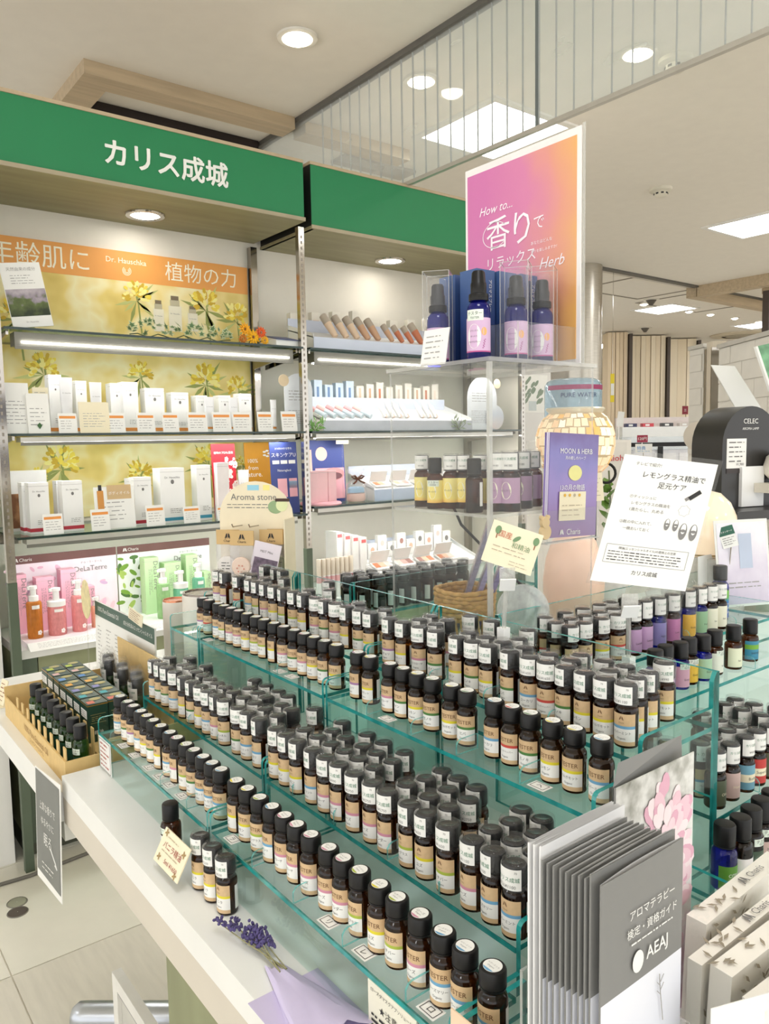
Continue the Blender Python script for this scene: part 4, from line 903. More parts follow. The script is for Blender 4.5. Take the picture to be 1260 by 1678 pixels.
for i in range(9):
    x = 1.80 + i * 0.11
    carton('small cosmetic carton, %s from the left behind the foundation tubes' % ordinal(i + 1), 0, 1, 500, 2.95, S1, 0.03, None, 'cosmetic_carton', 'box', mNUDE[(i * 2) % 5], False, 'cosmetic cartons') if False else None
    t = thing('cosmetic_carton', 'small cosmetic carton, %s from the left behind the foundation tubes' % ordinal(i + 1), 'box', (x, YF2 + 0.205 + 0.005, S1 + 0.001), 0, 'cosmetic cartons')
    hh = 0.175 + 0.012 * ((i * 5) % 4); part('body', G().box((-0.022, 0, 0), (0.022, 0.03, hh)), M('ivory_carton', (232, 226, 212), 0.5), t); part('window_print', G().box((-0.015, -0.0006, hh * 0.7), (0.015, 0, hh * 0.82)), mNUDE[i % 5], t)
tray('long white tray of lip tints on the right middle shelf', 1.80, 2.66, S2, 0.2, 0.045, 0.105, M('tray_lip_grey', (196, 200, 208), 0.45))
mTINT = [M('tint_%d' % i, c, 0.35) for i, c in enumerate(((226, 176, 178), (206, 220, 226), (236, 196, 190), (190, 206, 214)))]
for i in range(6):
    t = thing('lip_tint', 'pale lip tint, %s from the left in the right middle tray' % ordinal(i + 1), 'lip tint', (1.83 + i * 0.048, YF2 + 0.03, S2 + 0.064), 0, 'lip tints')
    T = Matrix.Rotation(-1.1, 4, 'X') @ Matrix.Rotation(-0.35, 4, 'Y')
    part('stem', G().lathe([(0.011, 0), (0.011, 0.055)], 12, T=T), mTINT[1], t, 40); part('cap', G().lathe([(0.0112, 0.055), (0.0112, 0.10), (0.009, 0.102)], 12, T=T), mTINT[0 if i % 2 == 0 else 2], t, 40)
for i in range(7):
    t = thing('tester_tube', 'white tester tube standing %s in the right half of the middle tray' % ordinal(i + 1), 'tube', (2.16 + i * 0.042 + (0.05 if i > 3 else 0), YF2 + 0.04, S2 + 0.062), 0, 'white tester tubes')
    T = Matrix.Rotation(-0.45, 4, 'X') @ Matrix.Rotation(-0.25, 4, 'Y')
    part('body', G().lathe([(0.010, 0), (0.012, 0.05), (0.004, 0.085)], 12, T=T), mTRAY, t, 40); part('tip', G().lathe([(0.0065, -0.004), (0.0065, 0.012)], 12, T=T @ Matrix.Translation((0, -0.004, 0))), M('tint_beige', (220, 196, 180), 0.4), t, 40)
for i in range(15):
    x = 1.80 + i * 0.058; blue = i < 6
    t = thing('cosmetic_carton', '%s cosmetic carton, %s from the left at the back of the right middle shelf' % ('blue-striped' if blue else 'ivory', ordinal(i + 1)), 'box', (x, YF2 + 0.215, S2 + 0.001), 0, 'cosmetic cartons')
    part('body', G().box((-0.021, 0, 0), (0.021, 0.03, 0.21 + 0.01 * (i % 3))), MATS['ivory_carton'] if not blue else M('pale_blue_carton', (205, 220, 232), 0.5), t)
    part('stripe', G().box((-0.008, -0.0006, 0.12), (0.004, 0, 0.20)), M('stripe_blue', (110, 140, 180), 0.5) if blue else mNUDE[i % 5], t)
archcard('white arched card at the right end of the middle shelf', 766, 814, 618, FY + 0.07, S2, MATS['arch_white'], '', True)
t = thing('cloud_card', 'pale cloud-shaped card beside the right arched card', 'card', (2.79, FY + 0.06, S2)); g = G()
pts = [(0.06 + 0.062 * math.cos(a * PI / 10 - PI * 0.45), 0.062 + 0.062 * math.sin(a * PI / 10 - PI * 0.45)) for a in range(18)]
part('card', G().prism(pts, 0, 0.002, T=Matrix(((1, 0, 0, 0), (0, 0, 1, 0), (0, 1, 0, 0), (0, 0, 0, 1)))), RAMPMAT('cloud_print', [(0, (240, 222, 214)), (0.6, (216, 222, 232)), (1, (236, 240, 244))], 'Z', 0, 0.12, 0.6, 0.2, 20), t); part('stay', G().box((0.045, 0.002, 0), (0.075, 0.03, 0.003)), mPAPER, t)
for i, (q, lb) in enumerate((((515, 697), 'green sprig beside the chrome post on the middle shelf'), ((752, 693), 'silvery sprig at the right end of the lip tint tray'))):
    p = at(1, FY + 0.015, *q); t = thing('leaf_sprig', lb, 'plant', (p.x, FY + 0.015, S2)); r_ = random.Random(i)
    me_ = G().add([(0, 0, 0), (0.005, 0, 0.014), (0, -0.002, 0.03), (-0.005, 0, 0.014)], [(0, 1, 2, 3)]).mesh('leaf', M('sprig_green' if i == 0 else 'sprig_grey', (120, 170, 90) if i == 0 else (150, 165, 140), 0.6))
    for s_ in range(5):
        a = r_.uniform(-1.2, 1.2); path = [(0, 0, 0.002), (0.03 * math.sin(a), 0, 0.03 * math.cos(a) * 0.7 + 0.005), (0.06 * math.sin(a), 0.005, 0.05 * math.cos(a) + 0.004)]
        part('stem', G().tube(path, 0.001, 5), MATS['vine_green'], t)
        for k in range(5):
            f = k / 4; o = link('leaf', me_, t, (0.06 * f * math.sin(a), 0.0, 0.05 * f * math.cos(a) + 0.004), (r_.uniform(-0.5, 0.5), a + r_.choice((-0.8, 0.8)), r_.uniform(-1, 1)))
# third right shelf
S3b = 1.1502
def d_sun(t, w_, h, U, N):
    g = G(); g_disc(g, N + U * (h * 0.78) - X3 * w_ * 0.1, X3, U, w_ * 0.15, w_ * 0.15, 1); g_rect(g, N + U * (h * 0.30) + X3 * (w_ * 0.1), X3, U, w_ * 0.75, h * 0.5, 0); g_disc(g, N * 1.5 + U * (h * 0.45) + X3 * (w_ * 0.2), X3, U, w_ * 0.28, w_ * 0.14, 2); g_rect(g, N + U * (h * 0.5) - X3 * (w_ * 0.42), X3, U, w_ * 0.14, h * 0.7, 1); g_disc(g, N * 2 + U * (h * 0.42) + X3 * (w_ * 0.2), X3, U, w_ * 0.22, w_ * 0.08, 3)
    part('print', g, [MATS['powder_pink'], M('sun_peach', (242, 196, 180), 0.6), M('compact_blush', (220, 150, 150), 0.5), M('compact_dark', (120, 80, 86), 0.5)], t)
board('sun_poster', 'blue and pink sun powder poster on the lowest right shelf', 'poster', 503, 566, 721, FY + 0.15, S3b, mNAVY, d_sun)
t = pcard('small cream card reading sun care on top of the blue poster', 551, 571, 719, 730, FY + 0.12, None, 'cream_card', mCREAM, 'handwritten cards', S3b + 0.255, 0.0, 1, 'card'); part('stick', G().box((-0.002, 0.002, -0.255), (0.002, 0.004, 0.002)), mACRYL, t)
pk = thing('pink_stand', 'rounded pink stand for pink cartons on the lowest right shelf', 'stand', (at(1, FY + 0.04, 530, 828).x, FY + 0.06, S3b)); part('plate', G().lathe([(0.085, 0), (0.09, 0.006), (0.085, 0.012)], 28), MATS['powder_pink'], pk, 40)
for i, (a, b, c) in enumerate(((507, 522, 772), (522, 537, 771), (538, 551, 771))):
    t = carton('pink carton, %s from the left on the rounded pink stand' % ordinal(i + 1), a, b, c, FY + 0.03 + 0.012 * i, S3b + 0.0125, 0.03, None, 'pink_carton', 'box', M('baby_pink', (242, 200, 204), 0.5), False, 'pink cartons')
gb = thing('gift_bag', 'clear gift bag tied with a brown ribbon on the lowest right shelf', 'gift bag', (at(1, FY + 0.06, 586, 828).x, FY + 0.07, S3b))
g = G(); n = 18; vs = []; fs = []
prof = [(0.05, 0.0), (0.056, 0.02), (0.053, 0.05), (0.04, 0.08), (0.012, 0.10), (0.014, 0.104), (0.035, 0.13), (0.04, 0.145)]
for j, (r, z) in enumerate(prof):
    for k in range(n):
        a = 2 * PI * k / n; q = r * (1 + (0.14 * math.sin(7 * a + j) if j > 2 else 0.04 * math.sin(5 * a + j))); vs.append((q * math.cos(a), 0.7 * q * math.sin(a), z))
for j in range(len(prof) - 1):
    for k in range(n): fs.append((j * n + k, j * n + (k + 1) % n, (j + 1) * n + (k + 1) % n, (j + 1) * n + k))
g.add(vs, fs); part('film', g, CLEAR('gift_film', (0.95, 0.95, 0.95), 1.4, 0.05, 0.12), gb, 80)
part('soap', G().lathe([(0.04, 0.002), (0.047, 0.01), (0.045, 0.035), (0.03, 0.04)], 20, T=Matrix.Diagonal((1, 0.65, 1, 1))), M('soap_peach', (240, 200, 186), 0.5), gb, 40); part('wrap', G().lathe([(0.042, 0.041), (0.04, 0.06), (0.03, 0.066)], 20, T=Matrix.Diagonal((1, 0.62, 1, 1))), MATS['powder_blue'], gb, 40)
g = G()
for s in (-1, 1): g.tube([(0, -0.012, 0.102), (s * 0.018, -0.018, 0.116), (s * 0.034, -0.016, 0.112), (s * 0.02, -0.016, 0.103), (0, -0.012, 0.102)], 0.0045, 6); g.tube([(0, -0.012, 0.102), (s * 0.012, -0.02, 0.09), (s * 0.03, -0.026, 0.082)], 0.004, 6)
part('ribbon', g, M('brown_ribbon', (96, 52, 28), 0.4), gb, 60)
mCARD2 = M('palette_card', (240, 238, 234), 0.45); 
tray('white tray of eye colour palettes on the lowest right shelf', 2.06, 2.62, S3b, 0.2, 0.05, 0.1, M('tray_lip_blue', (190, 204, 226), 0.45))
t2_ = tray('low white tray of eye shadow palettes on the base cabinet', 2.05, 2.70, CB, 0.22, 0.08, 0.15, M('tray_lip_white', (232, 232, 236), 0.45))
def palette(lb, x, y, z, cols, tl=0.35, s=1.0, lid=True):
    t = thing('eye_palette', lb, 'palette', (x, y, z), 0, 'make-up palettes'); T = Matrix.Rotation(tl, 4, 'X') @ Matrix.Scale(s, 4)
    part('case', G().box((-0.045, 0, 0), (0.045, 0.055, 0.006), T=T), mCARD2, t)
    for k in range(3): part('pan', G().box((-0.04 + 0.027 * k, 0.012, 0.0061), (-0.04 + 0.025 + 0.027 * k, 0.045, 0.0068), T=T), cols[k % len(cols)], t)
    if lid: part('lid', G().box((-0.045, 0.056, 0.0), (0.045, 0.06, 0.055), T=T), mCARD2, t); 
mSH = [M('shade_%d' % i, c, 0.5) for i, c in enumerate(((196, 120, 80), (226, 176, 150), (236, 200, 190), (206, 160, 150), (160, 110, 100), (228, 190, 160)))]
for i in range(4):
    palette('pale bronze palette, %s from the left on the lowest right glass shelf' % ordinal(i + 1), 2.13 + 0.115 * i, YF2 + 0.02, S3b + 0.058, [mSH[(i + k) % 6] for k in range(3)])
    palette('open eye shadow palette, %s from the left in the bottom tray' % ordinal(i + 1), 2.13 + 0.13 * i, YF2 + 0.02, CB + 0.088, [mSH[(i * 2 + k) % 6] for k in range(3)], 0.4, 1.15)
for i in range(10):
    x = 2.08 + i * 0.058
    t = thing('palette_carton', 'white palette carton with a dark oval print, %s from the left in the bottom tray' % ordinal(i + 1), 'box', (x, YF2 + 0.13, CB + 0.158), 0, 'palette cartons'); hh = 0.05 + 0.035 * (i % 2 == 0) + 0.02 * (i > 6)
    t.location.z = CB + 0.125
    part('body', G().box((-0.026, 0, 0), (0.026, 0.022, hh + 0.02)), mCARD2, t); g = G(); g_disc(g, (0, -0.0006, hh * 0.8), X3, Z3, 0.011, 0.013); part('oval_print', g, mSH[i % 6] if i % 3 else mGREY, t)
for i in range(8):
    x = 1.775 + i * 0.024
    t = thing('lipstick', 'slim white lipstick, %s from the left below the right shelves' % ordinal(i + 1), 'lipstick', (x, YF2 + 0.03, CB), 0, 'lipsticks')
    part('base', G().lathe([(0.010, 0), (0.010, 0.10)], 12), mDRW, t, 40); part('cap', G().lathe([(0.0105, 0.10), (0.0105, 0.17), (0.009, 0.172)], 12), M('lip_cap_ivory', (226, 214, 196), 0.4), t, 40); part('swatch', G().lathe([(0.0107, 0.07), (0.0107, 0.095)], 12, cap=False), M('lip_pink', (226, 120, 140), 0.4) if i > 5 else mTINT[0], t, 40)
for i in range(4):
    t = thing('palette_booklet', 'standing white palette carton, %s from the left beside the lipsticks' % ordinal(i + 1), 'box', (1.935 + 0.035 * i, YF2 + 0.10 - 0.012 * i, CB), 0, 'palette cartons'); part('body', G().box((-0.016, 0, 0), (0.016, 0.09, 0.27 - 0.01 * i)), mCARD2, t); part('red_tab', G().box((-0.012, -0.0008, 0.245 - 0.01 * i), (0.012, 0, 0.26 - 0.01 * i)), M('tab_coral', (222, 110, 110), 0.5), t)
# ================================================================== things on the island
def quad(name, lb, cat, BL, BR, TL, mat, th=0.0015, group=None, partname='card', TR=None):
    """thin rectangular card from three real corners; returns thing, centre, right, up, normal (towards the viewer), w, h"""
    BL, BR, TL = Vector(BL), Vector(BR), Vector(TL)
    base = (BL + BR) / 2; t = thing(name, lb, cat, base, 0, group)
    R = (BR - BL); w_ = R.length; R.normalize(); U = TL - BL; U = U - R * U.dot(R) if TR is None else U; h = U.length; U.normalize(); N = R.cross(U).normalized()
    a = [-R * w_ / 2, R * w_ / 2, R * w_ / 2 + U * h, -R * w_ / 2 + U * h]
    part(partname, G().add(a + [p - N * th for p in a], [(0, 1, 2, 3), (7, 6, 5, 4), (0, 4, 5, 1), (1, 5, 6, 2), (2, 6, 7, 3), (3, 7, 4, 0)]), mat, t)
    return t, U * h / 2 + N * 0.0006, R, U, N, w_, h
def big_bottle(name, lb, loc, r, h, glass, capm, labelm, rz=0.0, over=False, price=False, lspan=85, lz=(0.12, 0.52), body=0.62, group=None, txt=None, tmat=None, band=None, capr=0.8, tester_patch=False, draw=None, nozzle=False):
    t = thing(name, lb, 'bottle', loc, rz, group); hb = h * body
    part('glass', G().lathe([(0.0, 0.0006), (r * 0.92, 0), (r, 0.0015), (r, hb * 0.84), (r * 0.93, hb * 0.92), (r * 0.7, hb * 0.985), (r * 0.62, hb), (r * 0.62, hb + 0.004)], 24, cap=False), glass, t, 50)
    if nozzle:
        part('nozzle', G().lathe([(r * 0.80, hb + 0.001), (r * 0.80, hb + 0.011), (r * 0.66, hb + 0.012), (r * 0.68, hb + 0.026), (r * 0.6, hb + 0.028), (r * 0.56, h - 0.003), (r * 0.45, h)], 24), capm, t, 40)
        part('collar_ribs', capgeo(r * 0.83, hb + 0.004, hb + 0.0115, 40), capm, t, 40)
    else: part('cap', capgeo(r * capr, hb + 0.003, h * (0.97 if over else 1.0), 48), capm, t, 40)
    a = math.radians(lspan); z0, z1 = h * lz[0], h * lz[1]
    l = part('label', G().arc(r * 1.01, -a, a, z0, z1, 16), labelm, t, 60)
    if band: part('label_band', G().arc(r * 1.013, -a, a, z0 + (z1 - z0) * band[1], z0 + (z1 - z0) * band[2], 16), band[0], l, 60)
    if txt:
        g = G()
        for s, f, sz in txt: g_wrap(g, s, sz, r * 1.018, -0.1, z0 + (z1 - z0) * f)
        part('print', g, tmat or mINK, l)
    if draw: draw(l, r, z0, z1)
    if over: part('overcap', G().lathe([(r * 0.9, hb + 0.0005), (r * 0.9, h * 0.97), (r * 0.82, h), (0.001, h)], 24, cap=False), mFILM, t, 50)
    if price:
        g = G().arc(r * 0.93, -1.2, 0.9, hb + 0.003, h * 0.96, 12, 0); g_wrap(g, 'カリス成城', r * 0.3, r * 0.945, -0.1, hb + (h - hb) * 0.62, 1); g_wrap(g, '¥4180', r * 0.3, r * 0.945, -0.1, hb + (h - hb) * 0.3, 2)
        part('price_sticker', g, [mPAPER, mGREENINK, mGREY], t)
    if tester_patch:
        g = G().arc(r * 1.02, -1.0, 0.55, h * 0.44, h * 0.56, 10, 0); g_wrap(g, 'テスター', r * 0.34, r * 1.03, -0.2, h * 0.52, 1); g_wrap(g, 'TESTER', r * 0.25, r * 1.03, -0.2, h * 0.47, 1); part('tester_patch', g, [M('tester_patch', (230, 240, 226), 0.6), mINK], t)
    return t
# ---------------- kraft tray with green tester bottles and green boxes
kt = thing('kraft_tray', 'kraft cardboard tray of green tester bottles on the low counter', 'tray', (0.338, 1.325, 0.85))
part('front_wall', G().box((0, 0, 0), (0.003, 0.44, 0.042)), mKBOX, kt); part('end_wall', G().add([(0, 0, 0), (0.245, 0, 0), (0.245, 0, 0.062), (0.075, 0, 0.062), (0.07, 0, 0.042), (0, 0, 0.042)] + [(x, -0.003, z) for x, z in ((0, 0), (0.245, 0), (0.245, 0.062), (0.075, 0.062), (0.07, 0.042), (0, 0.042))], [(5, 4, 3, 2, 1, 0), (6, 7, 8, 9, 10, 11)] + [(i, (i + 1) % 6, 6 + (i + 1) % 6, 6 + i) for i in range(6)]), mKBOX, kt)
part('end_wall', G().box((0, 0.44, 0), (0.245, 0.443, 0.062)), mKBOX, kt); part('floor_board', G().box((0.003, 0.0, 0), (0.245, 0.44, 0.003)), mKBOX, kt)
part('step', G().box((0.068, 0.003, 0.003), (0.15, 0.437, 0.024)), mKBOX, kt); part('back_wall', G().box((0.242, 0.003, 0.003), (0.245, 0.437, 0.13)), mKBOX, kt)
for k in range(9):
    y = 0.004 + k * 0.0415 + (0.0 if k else 0); part('tab', G().box((0.0034, y, 0.0), (0.0054, y + 0.014, 0.062)), mKBOX, kt)
    part('tab', G().box((0.0626, y + 0.002, 0.003), (0.065, y + 0.016, 0.07)), mKBOX, kt)
g = G(); g_text(g, '100% Pure Essential Oil', 0.02, (-0.0006, 0.19, 0.024), (0, -1, 0), Z3, width=0.17); g_text(g, 'エッセンシャルオイル', 0.02, (-0.0006, 0.185, 0.010), (0, -1, 0), Z3, width=0.1)
part('print', g, M('kraft_print', (168, 132, 80), 0.7), kt)
mDKGREEN = M('dark_green_label', (28, 78, 58), 0.5)
for i, y in enumerate((1.349, 1.391, 1.432, 1.473, 1.515, 1.556, 1.600, 1.645)):
    big_bottle('green_tester', 'green glass tester bottle with black cap, %s from the near end of the kraft tray' % ordinal(i + 1), (0.3725, y, 0.8532), 0.0135, 0.088, mGRGLASS, mBLACK, mDKGREEN, -PI / 2 + 0.35 + rnd.uniform(-0.25, 0.25), lz=(0.1, 0.4), body=0.72, group='green testers in the kraft tray', tester_patch=True, capr=0.82)
mBOXG = M('dark_green_carton', (22, 62, 52), 0.35, var=0.06); STC = [(226, 120, 100), (70, 180, 190), (150, 150, 210), (240, 180, 80), (90, 150, 220), (230, 190, 190), (190, 210, 80), (200, 220, 90)]
for c, (x, n) in enumerate(((0.4270, 7), (0.4665, 7))):
    for i in range(n):
        y = 1.446 + i * 0.0455 - (0.0 if c == 0 else -0.003)
        t = thing('green_oil_carton', 'dark green oil carton, %s from the near end, %s row of the kraft tray' % (ordinal(i + 1), 'front' if c == 0 else 'back'), 'box', (x, y, 0.8742), rnd.uniform(-0.02, 0.02), 'green cartons in the kraft tray'); w_ = 0.0185; d_ = 0.0205; h = 0.072
        b = part('body', G().box((-w_, -d_, 0), (w_, d_, h)), mBOXG, t)
        part('gold_rim', G().box((-w_ - 0.0003, -d_ - 0.0003, h - 0.0035), (w_ + 0.0003, d_ + 0.0003, h - 0.002)), mGOLD, b)
        g = G(); g_rect(g, (-w_ * 0.5, -d_ * 0.45, h + 0.0006), (1, 0, 0), Y3, 0.013, 0.016, 0); part('colour_sticker', g, M('sticker_%d' % (i % 8), STC[i % 8], 0.5), t)
        g = G(); g_disc(g, (w_ * 0.2, d_ * 0.35, h + 0.0006), X3, Y3, 0.011, 0.008, 0); g_rect(g, (0, -d_ - 0.0006, h * 0.72), X3, Z3, 0.028, 0.0006); g_rect(g, (0, -d_ - 0.0006, h * 0.5), X3, Z3, 0.028, 0.0006); g_lines(g, (0, -d_ - 0.0006, h * 0.61), X3, Z3, 0.024, 0.010, 3, 0, seed=i); part('gold_print', g, M('pale_gold_print', (190, 180, 120), 0.5), t)
        g = G(); g_rect(g, (-w_ - 0.0006, 0, h * 0.72), (0, -1, 0), Z3, 0.034, 0.016, 0); g_lines(g, (-w_ - 0.0009, 0, h * 0.72), (0, -1, 0), Z3, 0.03, 0.012, 3, 1, seed=i); g_rect(g, (-w_ - 0.0006, 0, h * 0.2), (0, -1, 0), Z3, 0.034, 0.006, 2); g_lines(g, (-w_ - 0.0006, 0, h * 0.42), (0, -1, 0), Z3, 0.03, 0.016, 3, 3, seed=i + 4); g_text(g, '精油', 0.01, (0, -d_ - 0.0008, h * 0.25), X3, Z3, 0, width=0.016)
        part('side_print', g, [mPAPER, mGREY, MATS['sticker_%d' % (i % 8)], MATS['pale_gold_print']], t)
for i, y in enumerate((1.50, 1.542, 1.585, 1.627, 1.67, 1.715)):
    t = big_bottle('wrapped_bottle', 'green bottle in crinkled clear wrap, %s from the near end behind the green cartons' % ordinal(i + 1), (0.53 + 0.012 * (i % 2), y, 0.8532), 0.0145, 0.105, mGRGLASS, mBLACK, mDKGREEN, -PI / 2 + rnd.uniform(-0.5, 0.5), lz=(0.1, 0.4), body=0.66, group='wrapped green bottles', over=True)
    g = G(); n = 14; vs = []; fs = []; r_ = random.Random(i)
    for j, (r, z) in enumerate(((0.0165, 0.03), (0.0168, 0.06), (0.0165, 0.085), (0.0155, 0.105), (0.009, 0.118))):
        for k in range(n): q = r * (1 + r_.uniform(-0.05, 0.08) * (j > 1)); a = 2 * PI * k / n; vs.append((q * math.cos(a), q * math.sin(a), z + r_.uniform(-0.003, 0.003)))
    for j in range(4):
        for k in range(n): fs.append((j * n + k, j * n + (k + 1) % n, (j + 1) * n + (k + 1) % n, (j + 1) * n + k))
    g.add(vs, fs); part('wrap', g, mFILM, t); g = G().arc(0.0176, -1.0, 0.7, 0.062, 0.085, 8, 0); g_wrap(g, 'カリス成城', 0.004, 0.0178, -0.1, 0.077, 1); g_wrap(g, '¥2640', 0.004, 0.0178, -0.1, 0.068, 2); part('price_sticker', g, [mPAPER, mGREENINK, mGREY], t)
# cards at the left end
t, o, R, U, N, w_, h = quad('leaning_note', 'small cream note leaning by the near left corner of the kraft tray', 'card', (0.34, 1.86, 0.852), (0.345, 1.825, 0.852), (0.352, 1.873, 0.905), mCREAM, group='handwritten cards'); g = G(); g_lines(g, o, R, U, w_ * 0.8, h * 0.8, 5, seed=2); part('print', g, mBROWNINK, t)
t = thing('lace_paper', 'white lace paper doily on the low counter by the note', 'doily', (0.37, 1.87, 0.8502)); g = G(); g.lathe([(0.05, 0.0), (0.05, 0.0008)], 30); part('sheet', g, mCREAM, t)
for k in range(15): a = 2 * PI * k / 15; part('scallop', G().lathe([(0.009, 0.0001), (0.009, 0.0007)], 10, T=Matrix.Translation((0.05 * math.cos(a), 0.05 * math.sin(a), 0))), mCREAM, t)
# white and green chart board behind the tray
t, o, R, U, N, w_, h = quad('chart_board', 'white chart board with dark green header behind the kraft tray', 'sign', (0.60, 1.995, 0.85), (0.60, 1.595, 0.85), (0.605, 1.995, 1.025), mPAPER, 0.004)
g = G(); g_rect(g, o + U * (h * 0.40), R, U, w_, h * 0.2, 0); g_text(g, '100% Pure Essential Oil', 0.02, o + U * (h * 0.41) - R * w_ * 0.25 + N * 0.0004, R, U, 1, width=w_ * 0.38); g_text(g, '成分分析済みエッセンシャルオイル', 0.02, o + U * (h * 0.39) + R * w_ * 0.25 + N * 0.0004, R, U, 1, width=w_ * 0.45)
for k in range(6): g_lines(g, o + U * (-h * 0.12) + R * (w_ * (-0.4 + 0.16 * k)), R, U, w_ * 0.1, h * 0.6, 11, 2, seed=k, ragged=0.6, thick=0.22)
part('chart_print', g, [M('chart_green', (70, 98, 86), 0.5), mPAPER, mLGREY], t)
part('frame_foot', G().box((-0.01, -0.2, 0.0), (0.06, 0.2, 0.004)), mACRYL, t)
t, o, R, U, N, w_, h = quad('pinned_note', 'cream handwritten note clipped over the green header of the chart board', 'card', at(0, 0.595, 210, 1012), at(0, 0.595, 232, 1029), at(0, 0.597, 200, 985), mCREAM, group='handwritten cards'); g = G(); g_lines(g, o, R, U, w_ * 0.8, h * 0.85, 5, seed=3); part('print', g, mBROWNINK, t); part('clip', G().box((-0.001, -0.006, 0.0), (0.012, 0.006, 0.006)), mACRYL, t)
t = thing('leaf_note', 'cream leaf-shaped note standing beside the pink display', 'card', (0.585, 2.0, 0.85)); g = G()
pts = [(0.035 * math.cos(a * PI / 9) * (1 + 0.08 * math.cos(a * 4)), 0.18 + 0.05 * math.sin(a * PI / 9)) for a in range(18)]
part('card', g.prism(pts, 0, 0.002, T=Matrix(((0, 0, -1, 0), (-1, 0, 0, 0), (0, 1, 0, 0), (0, 0, 0, 1)))), M('leaf_note_paper', (222, 208, 160), 0.7, var=0.12, scale=60), t); part('stick', G().box((-0.002, -0.002, 0), (0.0, 0.002, 0.14)), mACRYL, t)
# canisters
def canister(lb, x, y, z, r, h, lidm, name='diffuser_canister'):
    t = thing(name, lb, 'canister', (x, y, z)); part('body', G().lathe([(r * 0.97, 0), (r, 0.004), (r, h - 0.004), (r * 0.97, h)], 36), M('canister_white', (228, 222, 212), 0.5), t, 40)
    part('rim', G().lathe([(r * 0.97, h), (r * 0.95, h + 0.004), (r * 0.86, h + 0.004), (r * 0.84, h + 0.001)], 36, cap=False), lidm, t, 40); part('lid', G().lathe([(0.001, h + 0.002), (r * 0.84, h + 0.0015)], 36, cap=False), lidm, t)
    g = G(); g_bird(g, (-r * 1.002, 0, h * 0.25), (0, -1, 0), Z3, 0.01); part('mark', g, mGREY, t)
p = at(0, 0.72, 287, 984); canister('white canister with copper lid left of the upper tester row', 0.72, p.y, 0.85, 0.030, p.z - 0.85, M('copper_lid', (200, 130, 96), 0.25, 0.9))
p = at(0, 0.70, 333, 972); canister('wider grey-white canister with dark lid behind the upper tester row', 0.70, p.y, 0.85, 0.045, p.z - 0.85, M('dark_silver_lid', (130, 120, 110), 0.2, 0.9))
# aroma stone display
AP = Vector((0.86, 1.60, 0.85))
ap = thing('display_plinth', 'white plinth under the aroma stone display', 'plinth', (AP.x, AP.y, 0.85)); part('body', G().box((-0.09, -0.10, 0), (0.11, 0.12, 0.18)), mWHITE, ap); part('lid', G().box((-0.094, -0.104, 0.18), (0.114, 0.124, 0.186)), mWHITE, ap)
BLq, BRq = dep(365, 985, 1.80), dep(478, 985, 1.76)
zz = 1.0362; BLq.z = zz; BRq.z = zz
ar = thing('aroma_stone_stand', 'cream aroma stone display card with arched top and hanging sachets', 'display', (BLq + BRq) / 2, math.atan2(BRq.y - BLq.y, BRq.x - BLq.x)); w_ = (BRq - BLq).length / 2
mCRB = M('cream_board', (238, 226, 196), 0.6)
XZ = Matrix(((1, 0, 0, 0), (0, 0, 1, 0), (0, 1, 0, 0), (0, 0, 0, 1)))
hB = 0.215
part('back_board', G().prism([(-w_, 0), (w_ * 1.1, 0), (w_ * 1.1, hB)] + [(w_ * 0.05 + w_ * 1.05 * math.cos(k * PI / 14), hB + w_ * 0.95 * math.sin(k * PI / 14)) for k in range(15)] + [(-w_, hB)], 0, 0.003, T=XZ), mCRB, ar)
part('side_wing', G().box((w_ * 1.1, -0.06, 0), (w_ * 1.1 + 0.003, 0.003, hB)), mCRB, ar)
g = G(); g_text(g, 'Aroma stone', 0.02, (0, -0.0006, hB + 0.045), X3, Z3, 0, width=w_ * 1.3); g_rect(g, (0.0, -0.0006, hB + 0.066), X3, Z3, 0.028, 0.012, 1); g_rect(g, (0.032, -0.0006, hB + 0.066), X3, Z3, 0.016, 0.012, 2); g_lines(g, (-0.01, -0.0006, hB + 0.024), X3, Z3, w_ * 1.3, 0.014, 2, 0, seed=3); g_disc(g, (w_ * 0.62, -0.0007, hB + 0.022), X3, Z3, 0.018, 0.015, 3); g_disc(g, (w_ * 0.80, -0.0009, hB + 0.026), X3, Z3, 0.014, 0.014, 4); g_rect(g, (w_ * 0.82, -0.0011, hB + 0.038), X3, Z3, 0.034, 0.007, 5)
part('print', g, [mGREY, M('pale_blue_ink', (150, 205, 225), 0.6), M('pale_yellow_ink', (244, 232, 140), 0.6), M('stone_green', (150, 175, 130), 0.6), M('stone_pale', (226, 232, 180), 0.6), M('dark_brown_ink', (70, 48, 36), 0.6)], t_ := ar)
part('peg', G().tube([(-0.03, 0, hB - 0.02), (-0.03, -0.05, hB - 0.018), (-0.03, -0.055, hB - 0.012)], 0.0015, 6), mCHROME, ar); part('peg', G().tube([(0.01, 0, hB - 0.02), (0.01, -0.05, hB - 0.018), (0.01, -0.055, hB - 0.012)], 0.0015, 6), mCHROME, ar)
